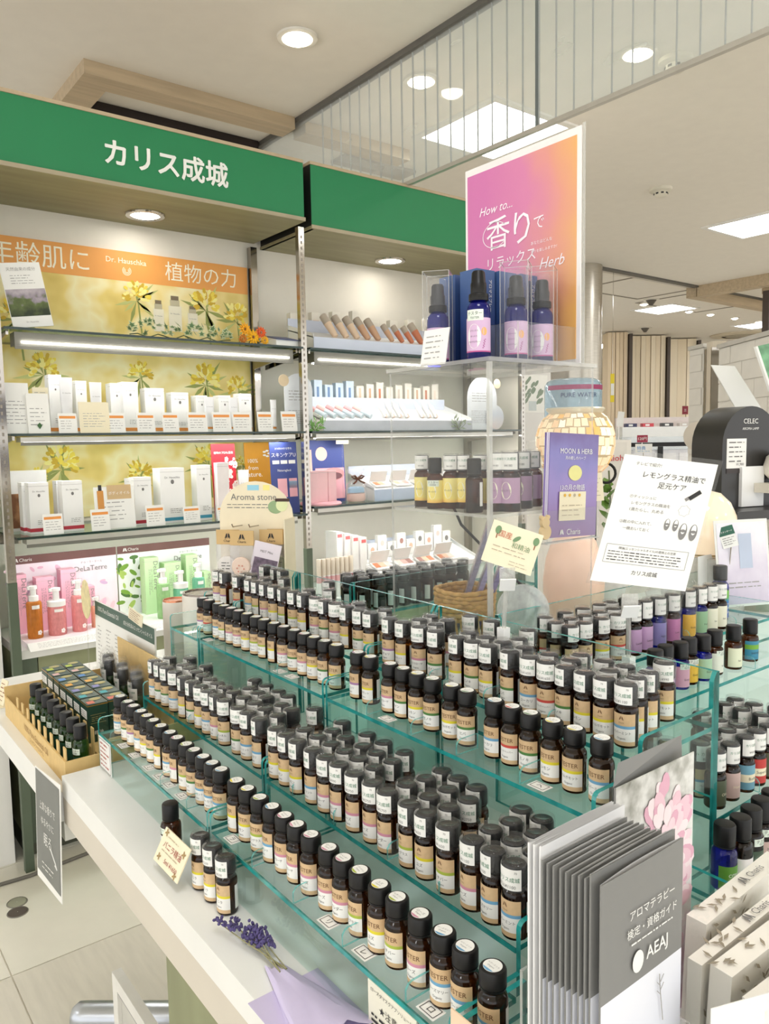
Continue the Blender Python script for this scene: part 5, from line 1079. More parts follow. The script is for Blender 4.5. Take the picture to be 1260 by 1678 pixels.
for i, (dx, dy, kind) in enumerate(((-0.052, -0.030, 0), (-0.012, -0.044, 1), (0.048, -0.02, 2), (0.062, -0.008, 2))):
    lb = ('sachet with a round white stone hanging on the aroma stone display', 'sachet with a rose stone hanging on the aroma stone display', 'green sachet hanging nearest on the right of the aroma stone display', 'green sachet hanging behind on the right of the aroma stone display')[i]
    loc = ar.matrix_basis @ Vector((dx, dy, 0.07)); t = thing('stone_sachet', lb, 'sachet', loc, ar.rotation_euler.z, 'aroma stone sachets')
    part('header', G().box((-0.028, -0.0012, 0.085), (0.028, 0.0012, 0.118)), M('kraft_header', (214, 180, 124), 0.6), t); part('pouch', G().box((-0.027, -0.006, 0), (0.027, 0.002, 0.085)), CLEAR('pouch_film', (0.93, 0.92, 0.92), 1.4, 0.05, 0.2), t)
    part('stone_tin', G().lathe([(0.0215, 0.0), (0.022, 0.006), (0.02, 0.008)], 26, T=Matrix.Translation((0, -0.004, 0.038)) @ Matrix.Rotation(PI / 2, 4, 'X')), M('tin_%d' % min(kind, 2), ((236, 230, 224), (240, 214, 196), (186, 190, 160))[kind], 0.5), t, 40)
    g = G(); g_bird(g, (0, -0.0018, 0.104), X3, Z3, 0.012); g_text(g, 'Charis', 0.01, (0, -0.0018, 0.093), X3, Z3, width=0.02); 
    if kind == 1:
        for k in range(6): g_disc(g, (0.008 * math.cos(k), -0.0135, 0.034 + 0.008 * math.sin(k)), X3, Z3, 0.0018, 0.0018, 1, 8)
    else: g_lines(g, (0, -0.0135, 0.038), X3, Z3, 0.024, 0.02, 3, 1, seed=i)
    part('print', g, [mINK, M('rose_ink', (216, 140, 120), 0.6) if kind == 1 else mINK], t)
loc = ar.matrix_basis @ Vector((0.018, -0.062, 0.0)); t = thing('mint_leaflet', 'slim pink-headed leaflet with purple photos leaning on the aroma stone display', 'leaflet', loc, ar.rotation_euler.z)
Tm = Matrix.Rotation(-0.12, 4, 'X') @ Matrix.Rotation(0.2, 4, 'Y'); part('sheet', G().box((-0.032, -0.001, 0.0), (0.032, 0.0, 0.165), T=Tm), M('leaflet_lilac', (232, 222, 230), 0.5), t)
g = G(); N_ = Tm.to_3x3() @ Vector((0, -0.0016, 0)); R_ = Tm.to_3x3() @ X3; U_ = Tm.to_3x3() @ Z3
g_rect(g, N_ + U_ * 0.105 + R_ * 0.002, R_, U_, 0.056, 0.05, 0); g_rect(g, N_ + U_ * 0.073, R_, U_, 0.05, 0.012, 2); g_rect(g, N_ + U_ * 0.05 - R_ * 0.018, R_, U_, 0.018, 0.024, 0); g_rect(g, N_ + U_ * 0.05 + R_ * 0.016, R_, U_, 0.018, 0.024, 1); g_text(g, 'MIST Mini', 0.01, N_ + U_ * 0.145, R_, U_, 3, width=0.03); g_lines(g, N_ + U_ * 0.02, R_, U_, 0.05, 0.02, 4, 3)
part('print', g, [M('photo_mauve', (104, 86, 104), 0.5, var=0.5, scale=90), M('photo_lilac', (196, 186, 196), 0.5, var=0.2, scale=90), M('photo_terracotta', (206, 160, 130), 0.5), mGREY], t)
# far riser bottles seen over its glass back
k = 0
for r, (y, xs) in enumerate(((1.152, (0.84, 0.875, 0.905, 0.935, 0.965, 0.995, 1.03, 1.06, 1.09)), (1.180, (0.825, 0.855, 0.884, 0.92, 0.95, 0.98, 1.01, 1.045, 1.075, 1.12)), (1.208, (0.84, 0.87, 0.90, 0.96, 1.03, 1.10)))):
    for i, x in enumerate(xs):
        b = rnd.choice(list(BAND)); stock(x, y, 1.10, PI + rnd.uniform(-0.4, 0.4), b, NAMES[b][0], k, 'capped amber bottle facing away, %s from the left, %s row behind the basket' % (ordinal(i + 1), rw[r]), 'stock bottles of the far riser'); k += 1

# ---------------- clear acrylic stand
AX0, AX1, AY0, AY1, AZ = 0.803, 1.040, 0.789, 1.018, 1.0302
st = thing('acrylic_stand', 'tall clear acrylic stand with two shelves carrying cobalt sprays and a poster', 'stand', (AX0, AY0, AZ)); W_, D_ = AX1 - AX0, AY1 - AY0; am = [mACRYL, mACRED]
part('top_shelf', G().box((-0.004, -0.004, 1.529 - AZ), (W_ + 0.004, D_ + 0.004, 1.535 - AZ), em=1), am, st)
part('middle_shelf', G().box((0.005, 0.005, 1.303 - AZ), (W_, D_, 1.308 - AZ), em=1), am, st)
part('side_panel', G().box((0, 0.005, 0), (0.004, D_, 1.5289 - AZ), em=1), am, st); part('side_panel', G().box((0, 0, 0), (W_, 0.004, 1.5289 - AZ), em=1), am, st)
part('corner_edge', G().box((-0.0006, -0.0006, 0), (0.0056, 0.0056, 1.5288 - AZ)), mACRED, st)
part('tray_front', G().box((0.075, 0.012, 1.5352 - AZ), (W_ - 0.01, 0.0145, 1.592 - AZ), em=1), am, st); part('tray_side', G().box((0.0735, 0.0145, 1.5352 - AZ), (0.076, 0.12, 1.592 - AZ), em=1), am, st)
mLILAC = M('lilac_label', (214, 180, 212), 0.5)
def spray_label(l, r, z0, z1):
    g = G(); R_ = r * 1.02; c = -0.25; n = 18
    g.add([(R_ * math.sin(c + 0.6 * math.cos(2 * PI * k / n)), -R_ * math.cos(c + 0.6 * math.cos(2 * PI * k / n)), (z0 + z1) / 2 - 0.002 + (z1 - z0) * 0.36 * math.sin(2 * PI * k / n)) for k in range(n)], [tuple(range(n))], 0)
    g.add([(R_ * math.sin(0.62 + 0.25 * math.cos(2 * PI * k / n)), -R_ * math.cos(0.62 + 0.25 * math.cos(2 * PI * k / n)), z0 + (z1 - z0) * 0.6 + (z1 - z0) * 0.12 * math.sin(2 * PI * k / n)) for k in range(n)], [tuple(range(n))], 1)
    for k in range(8):
        a = 0.5 + 0.02 * k + (0.07 if k % 2 else 0); z = z0 + (z1 - z0) * (0.12 + 0.035 * k); g.add([(R_ * math.sin(a + 0.05 * math.cos(q)), -R_ * math.cos(a + 0.05 * math.cos(q)), z + 0.0012 * math.sin(q)) for q in (0, 1.57, 3.14, 4.71)], [(0, 1, 2, 3)], 2)
    for s, f in (('リラックス', 0.62), ('ゆったり', 0.46), ('アロマスプレー', 0.3)): g_wrap(g, s, r * 0.16, R_ * 1.01, c, z0 + (z1 - z0) * f, 3)
    part('label_art', g, [mPAPER, M('orange_slice', (240, 180, 110), 0.5), M('lavender_ink', (160, 60, 130), 0.5), mINK], l)
def spray(lb, x, y, tester_):
    t = big_bottle('spray_bottle', lb, (x, y, 1.5352), 0.0178, 0.132, mCOBALT, mBLACK, mLILAC, math.atan2(-x, y) - 0.15, lz=(0.09, 0.47), body=0.66, group='cobalt spray bottles', capr=0.74, nozzle=True, draw=spray_label, tester_patch=tester_, band=(M('label_plum', (190, 80, 140), 0.5), 0.0, 0.04))
    if not tester_:
        part('clear_cap', G().lathe([(0.0145, 0.098), (0.0145, 0.138), (0.012, 0.14), (0.001, 0.14)], 22, cap=False), mACRYL, t, 40)
        bx_ = part('clear_box', G().box((-0.021, -0.021, 0), (0.021, 0.021, 0.15)), CLEAR('box_film', (0.97, 0.97, 0.98), 1.3, 0.02, 0.03), t)
        g = G()
        for a, b in ((-1, -1), (1, -1), (1, 1), (-1, 1)): g.box((a * 0.0211 - 0.0005, b * 0.0211 - 0.0005, 0), (a * 0.0211 + 0.0005, b * 0.0211 + 0.0005, 0.1505))
        for a in (-1, 1): g.box((-0.021, a * 0.0211 - 0.0005, 0.1497), (0.021, a * 0.0211 + 0.0005, 0.1506)); g.box((a * 0.0211 - 0.0005, -0.021, 0.1497), (a * 0.0211 + 0.0005, 0.021, 0.1506))
        part('box_edge', g, mACRED, bx_)
    return t
spray('boxed cobalt spray bottle at the left of the acrylic stand top', 0.855, 0.955, False)
spray('unboxed cobalt tester spray with black nozzle at the near corner of the acrylic stand', 0.838, 0.845, True)
spray('boxed cobalt spray bottle right of the tester on the acrylic stand', 0.912, 0.838, False)
spray('boxed cobalt spray bottle at the right of the acrylic stand top', 0.972, 0.838, False)
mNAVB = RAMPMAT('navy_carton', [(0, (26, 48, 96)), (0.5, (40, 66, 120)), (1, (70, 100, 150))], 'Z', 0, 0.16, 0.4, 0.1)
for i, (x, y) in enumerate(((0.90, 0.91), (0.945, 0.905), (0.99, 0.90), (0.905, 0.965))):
    t = thing('navy_carton', 'navy blue carton, %s behind the boxed cobalt sprays' % ('leftmost', 'second', 'rightmost', 'rearmost')[i], 'box', (x, y, 1.5352), 0, 'navy cartons'); part('body', G().box((-0.02, -0.019, 0), (0.02, 0.019, 0.15)), mNAVB, t); g = G(); g_text(g, 'アロマスプレー', 0.01, (0.01, -0.0196, 0.11), -Z3, X3, width=0.05); part('print', g, mPAPER, t)
t, o, R, U, N, w_, h = quad('price_note', 'white price note leaning in front of the cobalt sprays', 'price card', Vector((0.813, at(0, 0.813, 688, 560).y, 1.5353)), Vector((0.818, at(0, 0.818, 729, 560).y, 1.5353)), at(0, 0.825, 704, 541), mPAPER, group='handwritten cards')
g = G(); g_lines(g, o, R, U, w_ * 0.75, h * 0.75, 5, seed=6, thick=0.2); part('print', g, mLGREY, t); part('foot', G().box((-0.012, 0.0, 0.0), (0.012, 0.02, 0.002)), mACRYL, t)
# poster on the stand
po = thing('relax_poster', 'pink to orange laminated poster on the acrylic stand', 'poster', (1.012, 0.923, 1.5352))
mPOST = RAMPMAT('pink_orange_print', [(0.0, (206, 110, 170)), (0.45, (214, 124, 168)), (0.7, (224, 150, 130)), (1.0, (232, 176, 96))], 'Y', 0.11, -0.13, 0.35, 0.35, 5.0, coat=0.8)
part('laminate', G().box((0, -0.129, 0), (0.0025, 0.129, 0.364)), M('laminate_rim', (240, 236, 234), 0.2, coat=0.6), po); part('print_area', G().box((-0.0008, -0.121, 0.008), (0, 0.123, 0.352)), mPOST, po); part('clear_sleeve', G().box((0.003, -0.134, 0), (0.0045, -0.1295, 0.368)), mACRED, po)
g = G(); YR = Vector((0, -1, 0)); fx = -0.0016
def pt(px, py): return at(0, 1.012, px, py) - Vector((1.012, 0.923, 1.5352)) + Vector((fx, 0, 0))
g_text(g, 'How to...', 0.02, pt(813, 341), YR, Z3, width=0.078, shear=0.35)
g_text(g, '香', 0.09, pt(817, 382), YR, Z3, width=0.055); g_text(g, 'り', 0.09, pt(856, 372), YR, Z3, width=0.036); g_text(g, 'で', 0.05, pt(884, 364), YR, Z3, width=0.022)
g_text(g, 'リラックス', 0.06, pt(838, 425), YR, Z3, width=0.11); g_text(g, 'あなたはどんな', 0.02, pt(888, 395), YR, Z3, width=0.045); g_text(g, '香りを楽しみますか?', 0.02, pt(892, 408), YR, Z3, width=0.055); g_text(g, 'Herb', 0.03, pt(905, 428), YR, Z3, width=0.05, shear=0.35)
c0 = pt(812, 385)
for k in range(20):
    a = 0.7 + k * 0.24; b = a + 0.24
    g.add([c0 + YR * (q * 0.03 * math.cos(v)) + Z3 * (q * 0.022 * math.sin(v)) for q, v in ((1, a), (1, b), (0.95, b), (0.95, a))], [(3, 2, 1, 0)])
part('lettering', g, M('poster_white', (252, 240, 246), 0.4), po)
# oil bottles on the middle acrylic shelf
mYLB = RAMPMAT('yellow_label', [(0, (240, 170, 60)), (0.25, (246, 226, 120)), (1, (250, 236, 150))], 'Z', 0.008, 0.045, 0.5, 0.1); mPLB = M('plum_label', (186, 150, 180), 0.5)
def oil_label(l, r, z0, z1):
    g = G(); R_ = r * 1.02; n = 16
    g.add([(R_ * math.sin(-0.3 + 0.5 * math.cos(2 * PI * k / n)), -R_ * math.cos(-0.3 + 0.5 * math.cos(2 * PI * k / n)), (z0 + z1) / 2 + (z1 - z0) * 0.34 * math.sin(2 * PI * k / n)) for k in range(n)], [tuple(range(n))], 0); g_wrap(g, 'ゆったり', r * 0.26, R_ * 1.01, -0.3, (z0 + z1) / 2, 1)
    part('label_art', g, [M('oval_cream', (250, 246, 220), 0.5), mINK], l)
ob = [(0.84, 692, 1, mYLB), (0.828, 713, 0, mYLB), (0.845, 739, 1, mYLB), (0.86, 760, 1, mYLB), (0.824, 777, 0, None), (0.866, 788, 1, mYLB)]
for i, (x, px, ov, lm) in enumerate(ob):
    y = at(0, x, px, 790).y
    big_bottle('massage_oil', 'amber oil bottle with yellow label, %s from the left on the acrylic shelf' % ordinal(i + 1) if lm else 'dark oil tester turned away showing its barcode on the acrylic shelf', (x, y, 1.3082), 0.0135, 0.088 if ov else 0.082, mAMBER, mBLACK, lm or M('barcode_paper', (235, 235, 230), 0.6), math.atan2(-x, y) + (0.9 if lm is None else -0.1), over=bool(ov), price=bool(ov), lspan=70 if lm else 14, lz=(0.12, 0.56), body=0.68, group='oils on the acrylic shelf', draw=oil_label if lm else None, tester_patch=(not ov and lm is not None))
for i, (px, y) in enumerate(((814, 0.83), (836, 0.815), (856, 0.835), (872, 0.85))):
    r0 = ray(px, 800); x = y * r0.x / r0.y
    big_bottle('massage_oil', 'amber oil bottle with plum label, %s from the left on the acrylic shelf' % ordinal(i + 1), (x, y, 1.3082), 0.0165 if i else 0.013, 0.092, mAMBER, mBLACK, mPLB, math.atan2(-x, y) - 0.1, over=True, price=True, lspan=70, lz=(0.14, 0.56), body=0.66, group='plum oils on the acrylic shelf', draw=oil_label)
# basket with wrapped lavender sticks
bp_ = Vector((0.92, 0.965, AZ)); bk = thing('wicker_basket', 'small woven straw basket holding purple incense packs under the acrylic stand', 'basket', bp_); mSTRAW = M('straw', (206, 164, 96), 0.6, var=0.2, scale=80)
g = G(); n = 72; R0 = 0.047
for j in range(7):
    z = 0.085 + j * 0.0075; path = []
    for k in range(n + 1):
        a = 2 * PI * k / n; r = R0 + 0.003 * (j / 6) + 0.0018 * math.sin(a * 18 + j * PI); path.append((r * math.cos(a), r * math.sin(a), z + 0.0012 * math.sin(a * 3 + j)))
    part('weave_ring', G().tube(path, 0.0042, 6), mSTRAW, bk, 60)
for k in range(30): a = 2 * PI * k / 30; part('stake', G().tube([(0.043 * math.cos(a), 0.043 * math.sin(a), 0.004), (0.046 * math.cos(a + 0.12), 0.046 * math.sin(a + 0.12), 0.05), (0.0465 * math.cos(a), 0.0465 * math.sin(a), 0.09)], 0.0022, 5), mSTRAW, bk, 60)
part('bottom', G().lathe([(0.044, 0), (0.046, 0.006), (0.04, 0.008)], 30), mSTRAW, bk, 40)
for i, (dx, col) in enumerate(((-0.012, (140, 134, 156)), (0.008, (158, 150, 192)), (0.028, (136, 124, 176)))):
    a_ = Vector((bp_.x - 0.022 + dx * 0.45, bp_.y + 0.012 - dx * 0.6, AZ + 0.011)); b_ = a_ + Vector((0.060, -0.050, 0.235 - 0.025 * i)); t = thing('incense_pack', 'purple incense pack in clear film, %s from the left in the basket' % ordinal(i + 1), 'packet', a_, 0, 'incense packs'); d = (b_ - a_); q = d.to_track_quat('Z', 'Y').to_matrix().to_4x4()
    part('sleeve', G().box((-0.0125, -0.004, 0), (0.0125, 0.004, d.length), T=q), M('incense_%d' % i, col, 0.4, var=0.3, scale=60, stretch=(1, 1, 4)), t); part('film', G().box((-0.015, -0.0055, -0.001), (0.015, 0.0055, d.length + 0.01), T=q), mFILM, t)
# clip with the cream card
def clip(t, top, base, z0):
    """clear card clip on a round foot"""
    top = Vector(top) - t.location; base = Vector((base[0], base[1], z0)) - t.location
    part('foot', G().lathe([(0.011, 0), (0.011, 0.004), (0.004, 0.007)], 20, T=Matrix.Translation(base)), mACRED, t, 40); part('post', G().tube([base + Z3 * 0.005, (base * 0.6 + top * 0.4), top], 0.003, 8), mACRED, t, 40); part('joint', G().box((-0.006, -0.006, -0.008), (0.006, 0.006, 0.008), T=Matrix.Translation(base * 0.55 + top * 0.45)), M('clip_white', (244, 244, 242), 0.3), t)
    d = (top - base).normalized(); part('jaw', G().box((-0.010, -0.005, 0.0), (0.010, -0.002, 0.022), T=Matrix.Translation(top - Z3 * 0.012) @ Matrix.Rotation(-0.6, 4, 'Z')), mACRED, t); part('jaw', G().box((-0.010, -0.0062, -0.006), (0.010, -0.004, 0.012), T=Matrix.Translation(top - Z3 * 0.012) @ Matrix.Rotation(-0.6, 4, 'Z') @ Matrix.Rotation(0.5, 4, 'X')), M('clip_white', (244, 244, 242), 0.3), t)
t, o, R, U, N, w_, h = quad('domestic_oil_card', 'cream handwritten card with green trees held by a clear clip', 'card', dep(788, 917, 0.98), dep(869, 944, 0.98), dep(823, 855, 0.98), mCREAM, group='handwritten cards')
g = G(); g_text(g, '国産', 0.02, o + U * h * 0.24 - R * w_ * 0.2, R, U, 0, width=w_ * 0.26); g_text(g, '和精油', 0.02, o + U * h * 0.06 + R * w_ * 0.15, R, U, 1, width=w_ * 0.36); g_lines(g, o - U * h * 0.12, R, U, w_ * 0.75, h * 0.2, 2, 2, seed=5, thick=0.2); g_lines(g, o - U * h * 0.36 + R * w_ * 0.22, R, U, w_ * 0.4, h * 0.15, 2, 2, seed=6, thick=0.2)
for sx in (-0.36, 0.40): g_disc(g, o + U * h * 0.3 + R * w_ * sx, R, U, w_ * 0.06, h * 0.1, 1, 12); g_rect(g, o + U * h * 0.16 + R * w_ * sx, R, U, w_ * 0.02, h * 0.12, 3)
g_disc(g, o + U * h * 0.22 + R * w_ * 0.03, (R + U).normalized(), (U - R).normalized(), h * 0.11, h * 0.05, 1, 10)
part('print', g, [M('crayon_red', (196, 110, 80), 0.7), M('crayon_green', (120, 150, 110), 0.7), M('pencil', (190, 176, 150), 0.7), mBROWNINK], t)
clip(t, dep(830, 942, 0.985), (0.735, 0.703), 1.1002)
# lemongrass sign
t, o, R, U, N, w_, h = quad('lemongrass_sign', 'large white sign with slippers drawing held by a clear clip', 'sign', dep(967, 951, 0.95), dep(1123, 969, 0.95), dep(1024, 744, 0.97), mPAPER, 0.0015, TR=1)
g = G(); K = lambda fx_, fy_: o + R * (w_ * fx_) + U * (h * fy_)
sh = 0.0
g_text(g, 'テレビで紹介!', 0.02, K(-0.22, 0.44), R, U, 1, width=w_ * 0.27); g_text(g, 'レモングラス精油で', 0.02, K(0.08, 0.36), R, U, 0, width=w_ * 0.66); g_text(g, '足元ケア', 0.02, K(0.08, 0.285), R, U, 0, width=w_ * 0.3)
g_text(g, '①ティッシュに', 0.02, K(-0.19, 0.18), R, U, 1, width=w_ * 0.28); g_text(g, 'レモングラスの精油を', 0.02, K(-0.09, 0.13), R, U, 1, width=w_ * 0.41); g_text(g, '1滴たらし、丸める', 0.02, K(-0.12, 0.08), R, U, 1, width=w_ * 0.36)
g_text(g, '②靴の中に入れて、', 0.02, K(-0.2, -0.02), R, U, 1, width=w_ * 0.34); g_text(g, '一晩おいておく', 0.02, K(-0.18, -0.07), R, U, 1, width=w_ * 0.28)
for a, b, c, d in ((0, -0.205, 0.86, 0.003), (0, -0.345, 0.86, 0.003), (-0.43, -0.275, 0.004, 0.14), (0.43, -0.275, 0.004, 0.14)): g_rect(g, K(a, b), R, U, w_ * c, h * d, 2)
g_text(g, '精油(エッセンシャルオイル)の使用上の注意', 0.02, K(0, -0.23), R, U, 0, width=w_ * 0.6); g_lines(g, K(0, -0.29), R, U, w_ * 0.8, h * 0.085, 4, 0, seed=7, thick=0.3, ragged=0.1); g_text(g, 'カリス成城', 0.02, K(0.03, -0.405), R, U, 0, width=w_ * 0.27)
for i, (fx_, fy_, s) in enumerate(((0.13, -0.01, 0.7), (0.22, -0.01, 0.7), (0.31, -0.05, 1.0), (0.42, -0.05, 1.0))):
    g_disc(g, K(fx_, fy_), R, U, w_ * 0.042 * s, h * 0.065 * s, 2); g_disc(g, K(fx_, fy_ + 0.02 * s) + N * 0.0003, R, U, w_ * 0.026 * s, h * 0.04 * s, 3); g_disc(g, K(fx_, fy_ + 0.005 * s) + N * 0.0005, R, U, w_ * 0.028 * s, h * 0.012 * s, 2)
g_rect(g, K(0.34, 0.24), (R + U * 0.9).normalized(), (U - R * 0.9).normalized(), w_ * 0.15, h * 0.03, 0); g_rect(g, K(0.27, 0.205), (R + U * 0.9).normalized(), (U - R * 0.9).normalized(), w_ * 0.05, h * 0.022, 2)
for k in range(14):
    a = 2 * PI * k / 14; rr = 1 + 0.2 * (k % 2); b = a + 2 * PI / 14; r2 = 1 + 0.2 * ((k + 1) % 2); q = 0.055
    g.add([K(0.27 + q * rr * math.cos(a), 0.11 + q * 0.7 * rr * math.sin(a)), K(0.27 + q * r2 * math.cos(b), 0.11 + q * 0.7 * r2 * math.sin(b)), K(0.27 + q * r2 * 0.94 * math.cos(b), 0.11 + q * 0.66 * r2 * math.sin(b)), K(0.27 + q * rr * 0.94 * math.cos(a), 0.11 + q * 0.66 * rr * math.sin(a))], [(3, 2, 1, 0)], 4)
part('print', g, [mINK, mGREY, M('drawing_grey', (130, 128, 126), 0.7), mPAPER, mLGREY], t); part('sleeve', G().add([K(-0.53, -0.52) - N * 0.003, K(0.53, -0.52) - N * 0.003, K(0.55, 0.54) - N * 0.003, K(-0.51, 0.54) - N * 0.003, K(-0.53, -0.52) - N * 0.004, K(0.53, -0.52) - N * 0.004, K(0.55, 0.54) - N * 0.004, K(-0.51, 0.54) - N * 0.004], [(0, 1, 2, 3), (7, 6, 5, 4), (0, 4, 5, 1), (1, 5, 6, 2), (2, 6, 7, 3), (3, 7, 4, 0)]), mACRYL, t)
clip(t, dep(1030, 985, 0.945), (0.8465, 0.583), 1.0652)
# moon and herb leaflets in a pocket on the stand
def leaf_stack():
    y0 = 0.7835; a_ = at(1, y0, 893, 711); b_ = at(1, y0, 973, 710); zb = at(1, y0, 925, 880).z; x0, x1, zt = a_.x, b_.x, a_.z; w_ = x1 - x0; h = zt - zb
    for i in range(4):
        t = thing('moon_leaflet', ('front purple moon leaflet with a cream note on it', 'second purple moon leaflet in the pocket', 'third purple moon leaflet in the pocket', 'rearmost purple moon leaflet in the pocket')[i], 'leaflet', ((x0 + x1) / 2 - 0.0025 * i, y0 - 0.0045 + 0.0012 * i, zb), 0, 'moon leaflets'); t.rotation_euler = (0, 0.045, 0)
        m_ = RAMPMAT('moon_print', [(0, (130, 88, 150)), (0.5, (142, 120, 186)), (0.75, (120, 112, 180)), (1, (96, 72, 140))], 'Z', 0, h, 0.35, 0.25, 20, coat=0.5)
        part('sheet', G().box((-w_ / 2, 0, 0), (w_ / 2, 0.0008, h)), m_ if i in (0, 3) else M('leaflet_inner', (214, 206, 226), 0.5), t)
        if i == 0:
            g = G(); q = -0.0008
            g_text(g, 'MOON & HERB', 0.02, (0.004, q, h * 0.83), X3, Z3, 0, width=w_ * 0.66); g_text(g, '月の癒しのハーブ', 0.02, (0.002, q, h * 0.765), X3, Z3, 0, width=w_ * 0.42); g_disc(g, (0.002, q, h * 0.62), X3, Z3, w_ * 0.14, h * 0.075, 1); g_text(g, '13の月の物語', 0.02, (-0.003, q, h * 0.48), X3, Z3, 0, width=w_ * 0.5); g_bird(g, (-w_ * 0.22, q, h * 0.05), X3, Z3, 0.008, 0); g_text(g, 'Charis', 0.02, (w_ * 0.02, q, h * 0.05), X3, Z3, 0, width=w_ * 0.28)
            part('print', g, [mPAPER, M('moon_yellow', (232, 226, 150), 0.5)], t)
            g = G(); nn = part('note', G().box((-w_ * 0.30, -0.0022, h * 0.16), (w_ * 0.24, -0.0014, h * 0.44), T=Matrix.Rotation(0.0, 4, 'Y')), mCREAM, t); g_lines(g, (-w_ * 0.03, -0.0028, h * 0.26), X3, Z3, w_ * 0.44, h * 0.14, 3, 0, seed=4, thick=0.2)
            for k in range(4): g_disc(g, (-w_ * 0.2 + k * w_ * 0.1, -0.0028, h * 0.405), X3, Z3, w_ * 0.025, h * 0.016, 1 if k != 2 else 0, 10)
            part('note_print', g, [MATS['pencil'], M('note_orange', (226, 176, 60), 0.6)], nn)
    pk = thing('leaflet_pocket', 'clear pocket holding the moon leaflets on the acrylic stand', 'leaflet holder', ((x0 + x1) / 2, y0 - 0.0045, zb - 0.004)); part('front', G().box((-w_ / 2 - 0.004, -0.0035, -0.001), (w_ / 2 + 0.004, -0.0026, h * 0.3), em=1), am, pk); part('ledge', G().box((-w_ / 2 - 0.004, -0.0036, -0.003), (w_ / 2 + 0.004, 0.0085, -0.001)), mACRED, pk)
    p = at(1, y0 - 0.012, 893, 872); t = thing('bear_clip', 'small wooden bear-shaped clip at the lower left of the moon leaflets', 'clip', p); mBR = M('pale_wood', (222, 196, 150), 0.6)
    part('body', G().lathe([(0.0001, -0.003), (0.011, -0.003), (0.012, 0), (0.011, 0.003), (0.0001, 0.003)], 20, cap=False, T=Matrix.Rotation(PI / 2, 4, 'X')), mBR, t, 40); part('head', G().lathe([(0.0001, -0.003), (0.0085, -0.003), (0.0092, 0), (0.0085, 0.003), (0.0001, 0.003)], 20, cap=False, T=Matrix.Translation((-0.002, -0.001, 0.015)) @ Matrix.Rotation(PI / 2, 4, 'X')), mBR, t, 40)
    for s in (-1, 1): part('ear', G().lathe([(0.0001, -0.002), (0.0035, -0.002), (0.0035, 0.002), (0.0001, 0.002)], 12, cap=False, T=Matrix.Translation((-0.002 + s * 0.007, -0.0008, 0.0225)) @ Matrix.Rotation(PI / 2, 4, 'X')), mBR, t, 40)
leaf_stack()
# mosaic lamp on an iron stand
mc = dep(942, 727, 1.55); ml = thing('mosaic_lamp', 'glowing round mosaic glass lamp on a black iron stand', 'lamp', (mc.x, mc.y, AZ)); zc = mc.z - AZ; R1 = 0.0765
part('shade', G().lathe([(0.03, zc - 0.070), (0.05, zc - 0.058), (0.068, zc - 0.035), (0.0755, zc - 0.005), (0.074, zc + 0.025), (0.064, zc + 0.048), (0.052, zc + 0.060)], 40, cap=False), EMIT('lamp_glow', (250, 220, 170), 0.4), ml, 60)
part('rim', G().lathe([(0.051, zc + 0.060), (0.058, zc + 0.068), (0.056, zc + 0.071), (0.049, zc + 0.062)], 36, cap=False), M('lamp_rim', (226, 220, 200), 0.3, 0.3), ml, 40)
def mtile(name, col, e):
    m = M(name, col, 0.25, var=0.06, emit=e); return m
mt_ = [mtile('mosaic_cream', (246, 222, 184), 0.22), mtile('mosaic_white', (250, 238, 214), 0.28), mtile('mosaic_peach', (242, 204, 160), 0.2), mtile('mosaic_orange', (236, 186, 110), 0.2)]
prof = [(0.036, -0.066), (0.052, -0.0565), (0.0645, -0.042), (0.0725, -0.024), (0.0762, -0.005), (0.0758, 0.014), (0.0712, 0.032), (0.0625, 0.049), (0.0535, 0.058)]
r_ = random.Random(4)
for j in range(len(prof) - 1):
    (ra, za), (rb, zb_) = prof[j], prof[j + 1]; n = 30 if j > 1 else 24
    for k in range(n):
        a0 = 2 * PI * (k + 0.5 * (j % 2)) / n + 0.012; a1 = a0 + 2 * PI / n - 0.03; e = 1.006; j1 = r_.uniform(-0.002, 0.002)
        # only the tiles turned towards the shop are told apart
        am_ = (a0 + a1) / 2
        if math.cos(am_) * -0.76 + math.sin(am_) * -0.64 < -0.25: continue
        g = G(); q = 0.06
        A = lambda r, a, z: (r * math.cos(a), r * math.sin(a), zc + z)
        z0_, z1_ = za + (zb_ - za) * q + j1, zb_ - (zb_ - za) * q + j1
        g.add([A(ra * e, a0, z0_), A(ra * e, a1, z0_), A(rb * e, a1, z1_), A(rb * e, a0, z1_), A(ra * (e + 0.02), a0 + 0.006, z0_), A(ra * (e + 0.02), a1 - 0.006, z0_), A(rb * (e + 0.02), a1 - 0.006, z1_), A(rb * (e + 0.02), a0 + 0.006, z1_)], [(4, 5, 6, 7), (0, 1, 5, 4), (1, 2, 6, 5), (2, 3, 7, 6), (3, 0, 4, 7)])
        part('mosaic_tile', g, mt_[r_.choice((0, 0, 0, 1, 1, 2, 2, 3) if j > 1 else (0, 2, 2, 3))], ml)
mIRON = M('black_iron', (34, 32, 32), 0.5, 0.5)
part('cup', G().lathe([(0.02, zc - 0.078), (0.034, zc - 0.068), (0.036, zc - 0.062)], 24), mIRON, ml, 40); part('post', G().tube([(0, 0, 0.004), (0, 0, zc - 0.075)], 0.005, 8), mIRON, ml, 40); part('base', G().lathe([(0.055, 0), (0.055, 0.004), (0.012, 0.01)], 28), mIRON, ml, 40)
sd = (RW - Z3 * RW.z).normalized()
sp_ = []
for k in range(26):
    f = k / 25; a = PI * 1.15 - f * PI * 2.6; rr = 0.022 * (1 - 0.55 * max(0, f - 0.25)); sp_.append(sd * (0.062 + rr * math.cos(a)) + Z3 * (zc - 0.062 + rr * math.sin(a)))
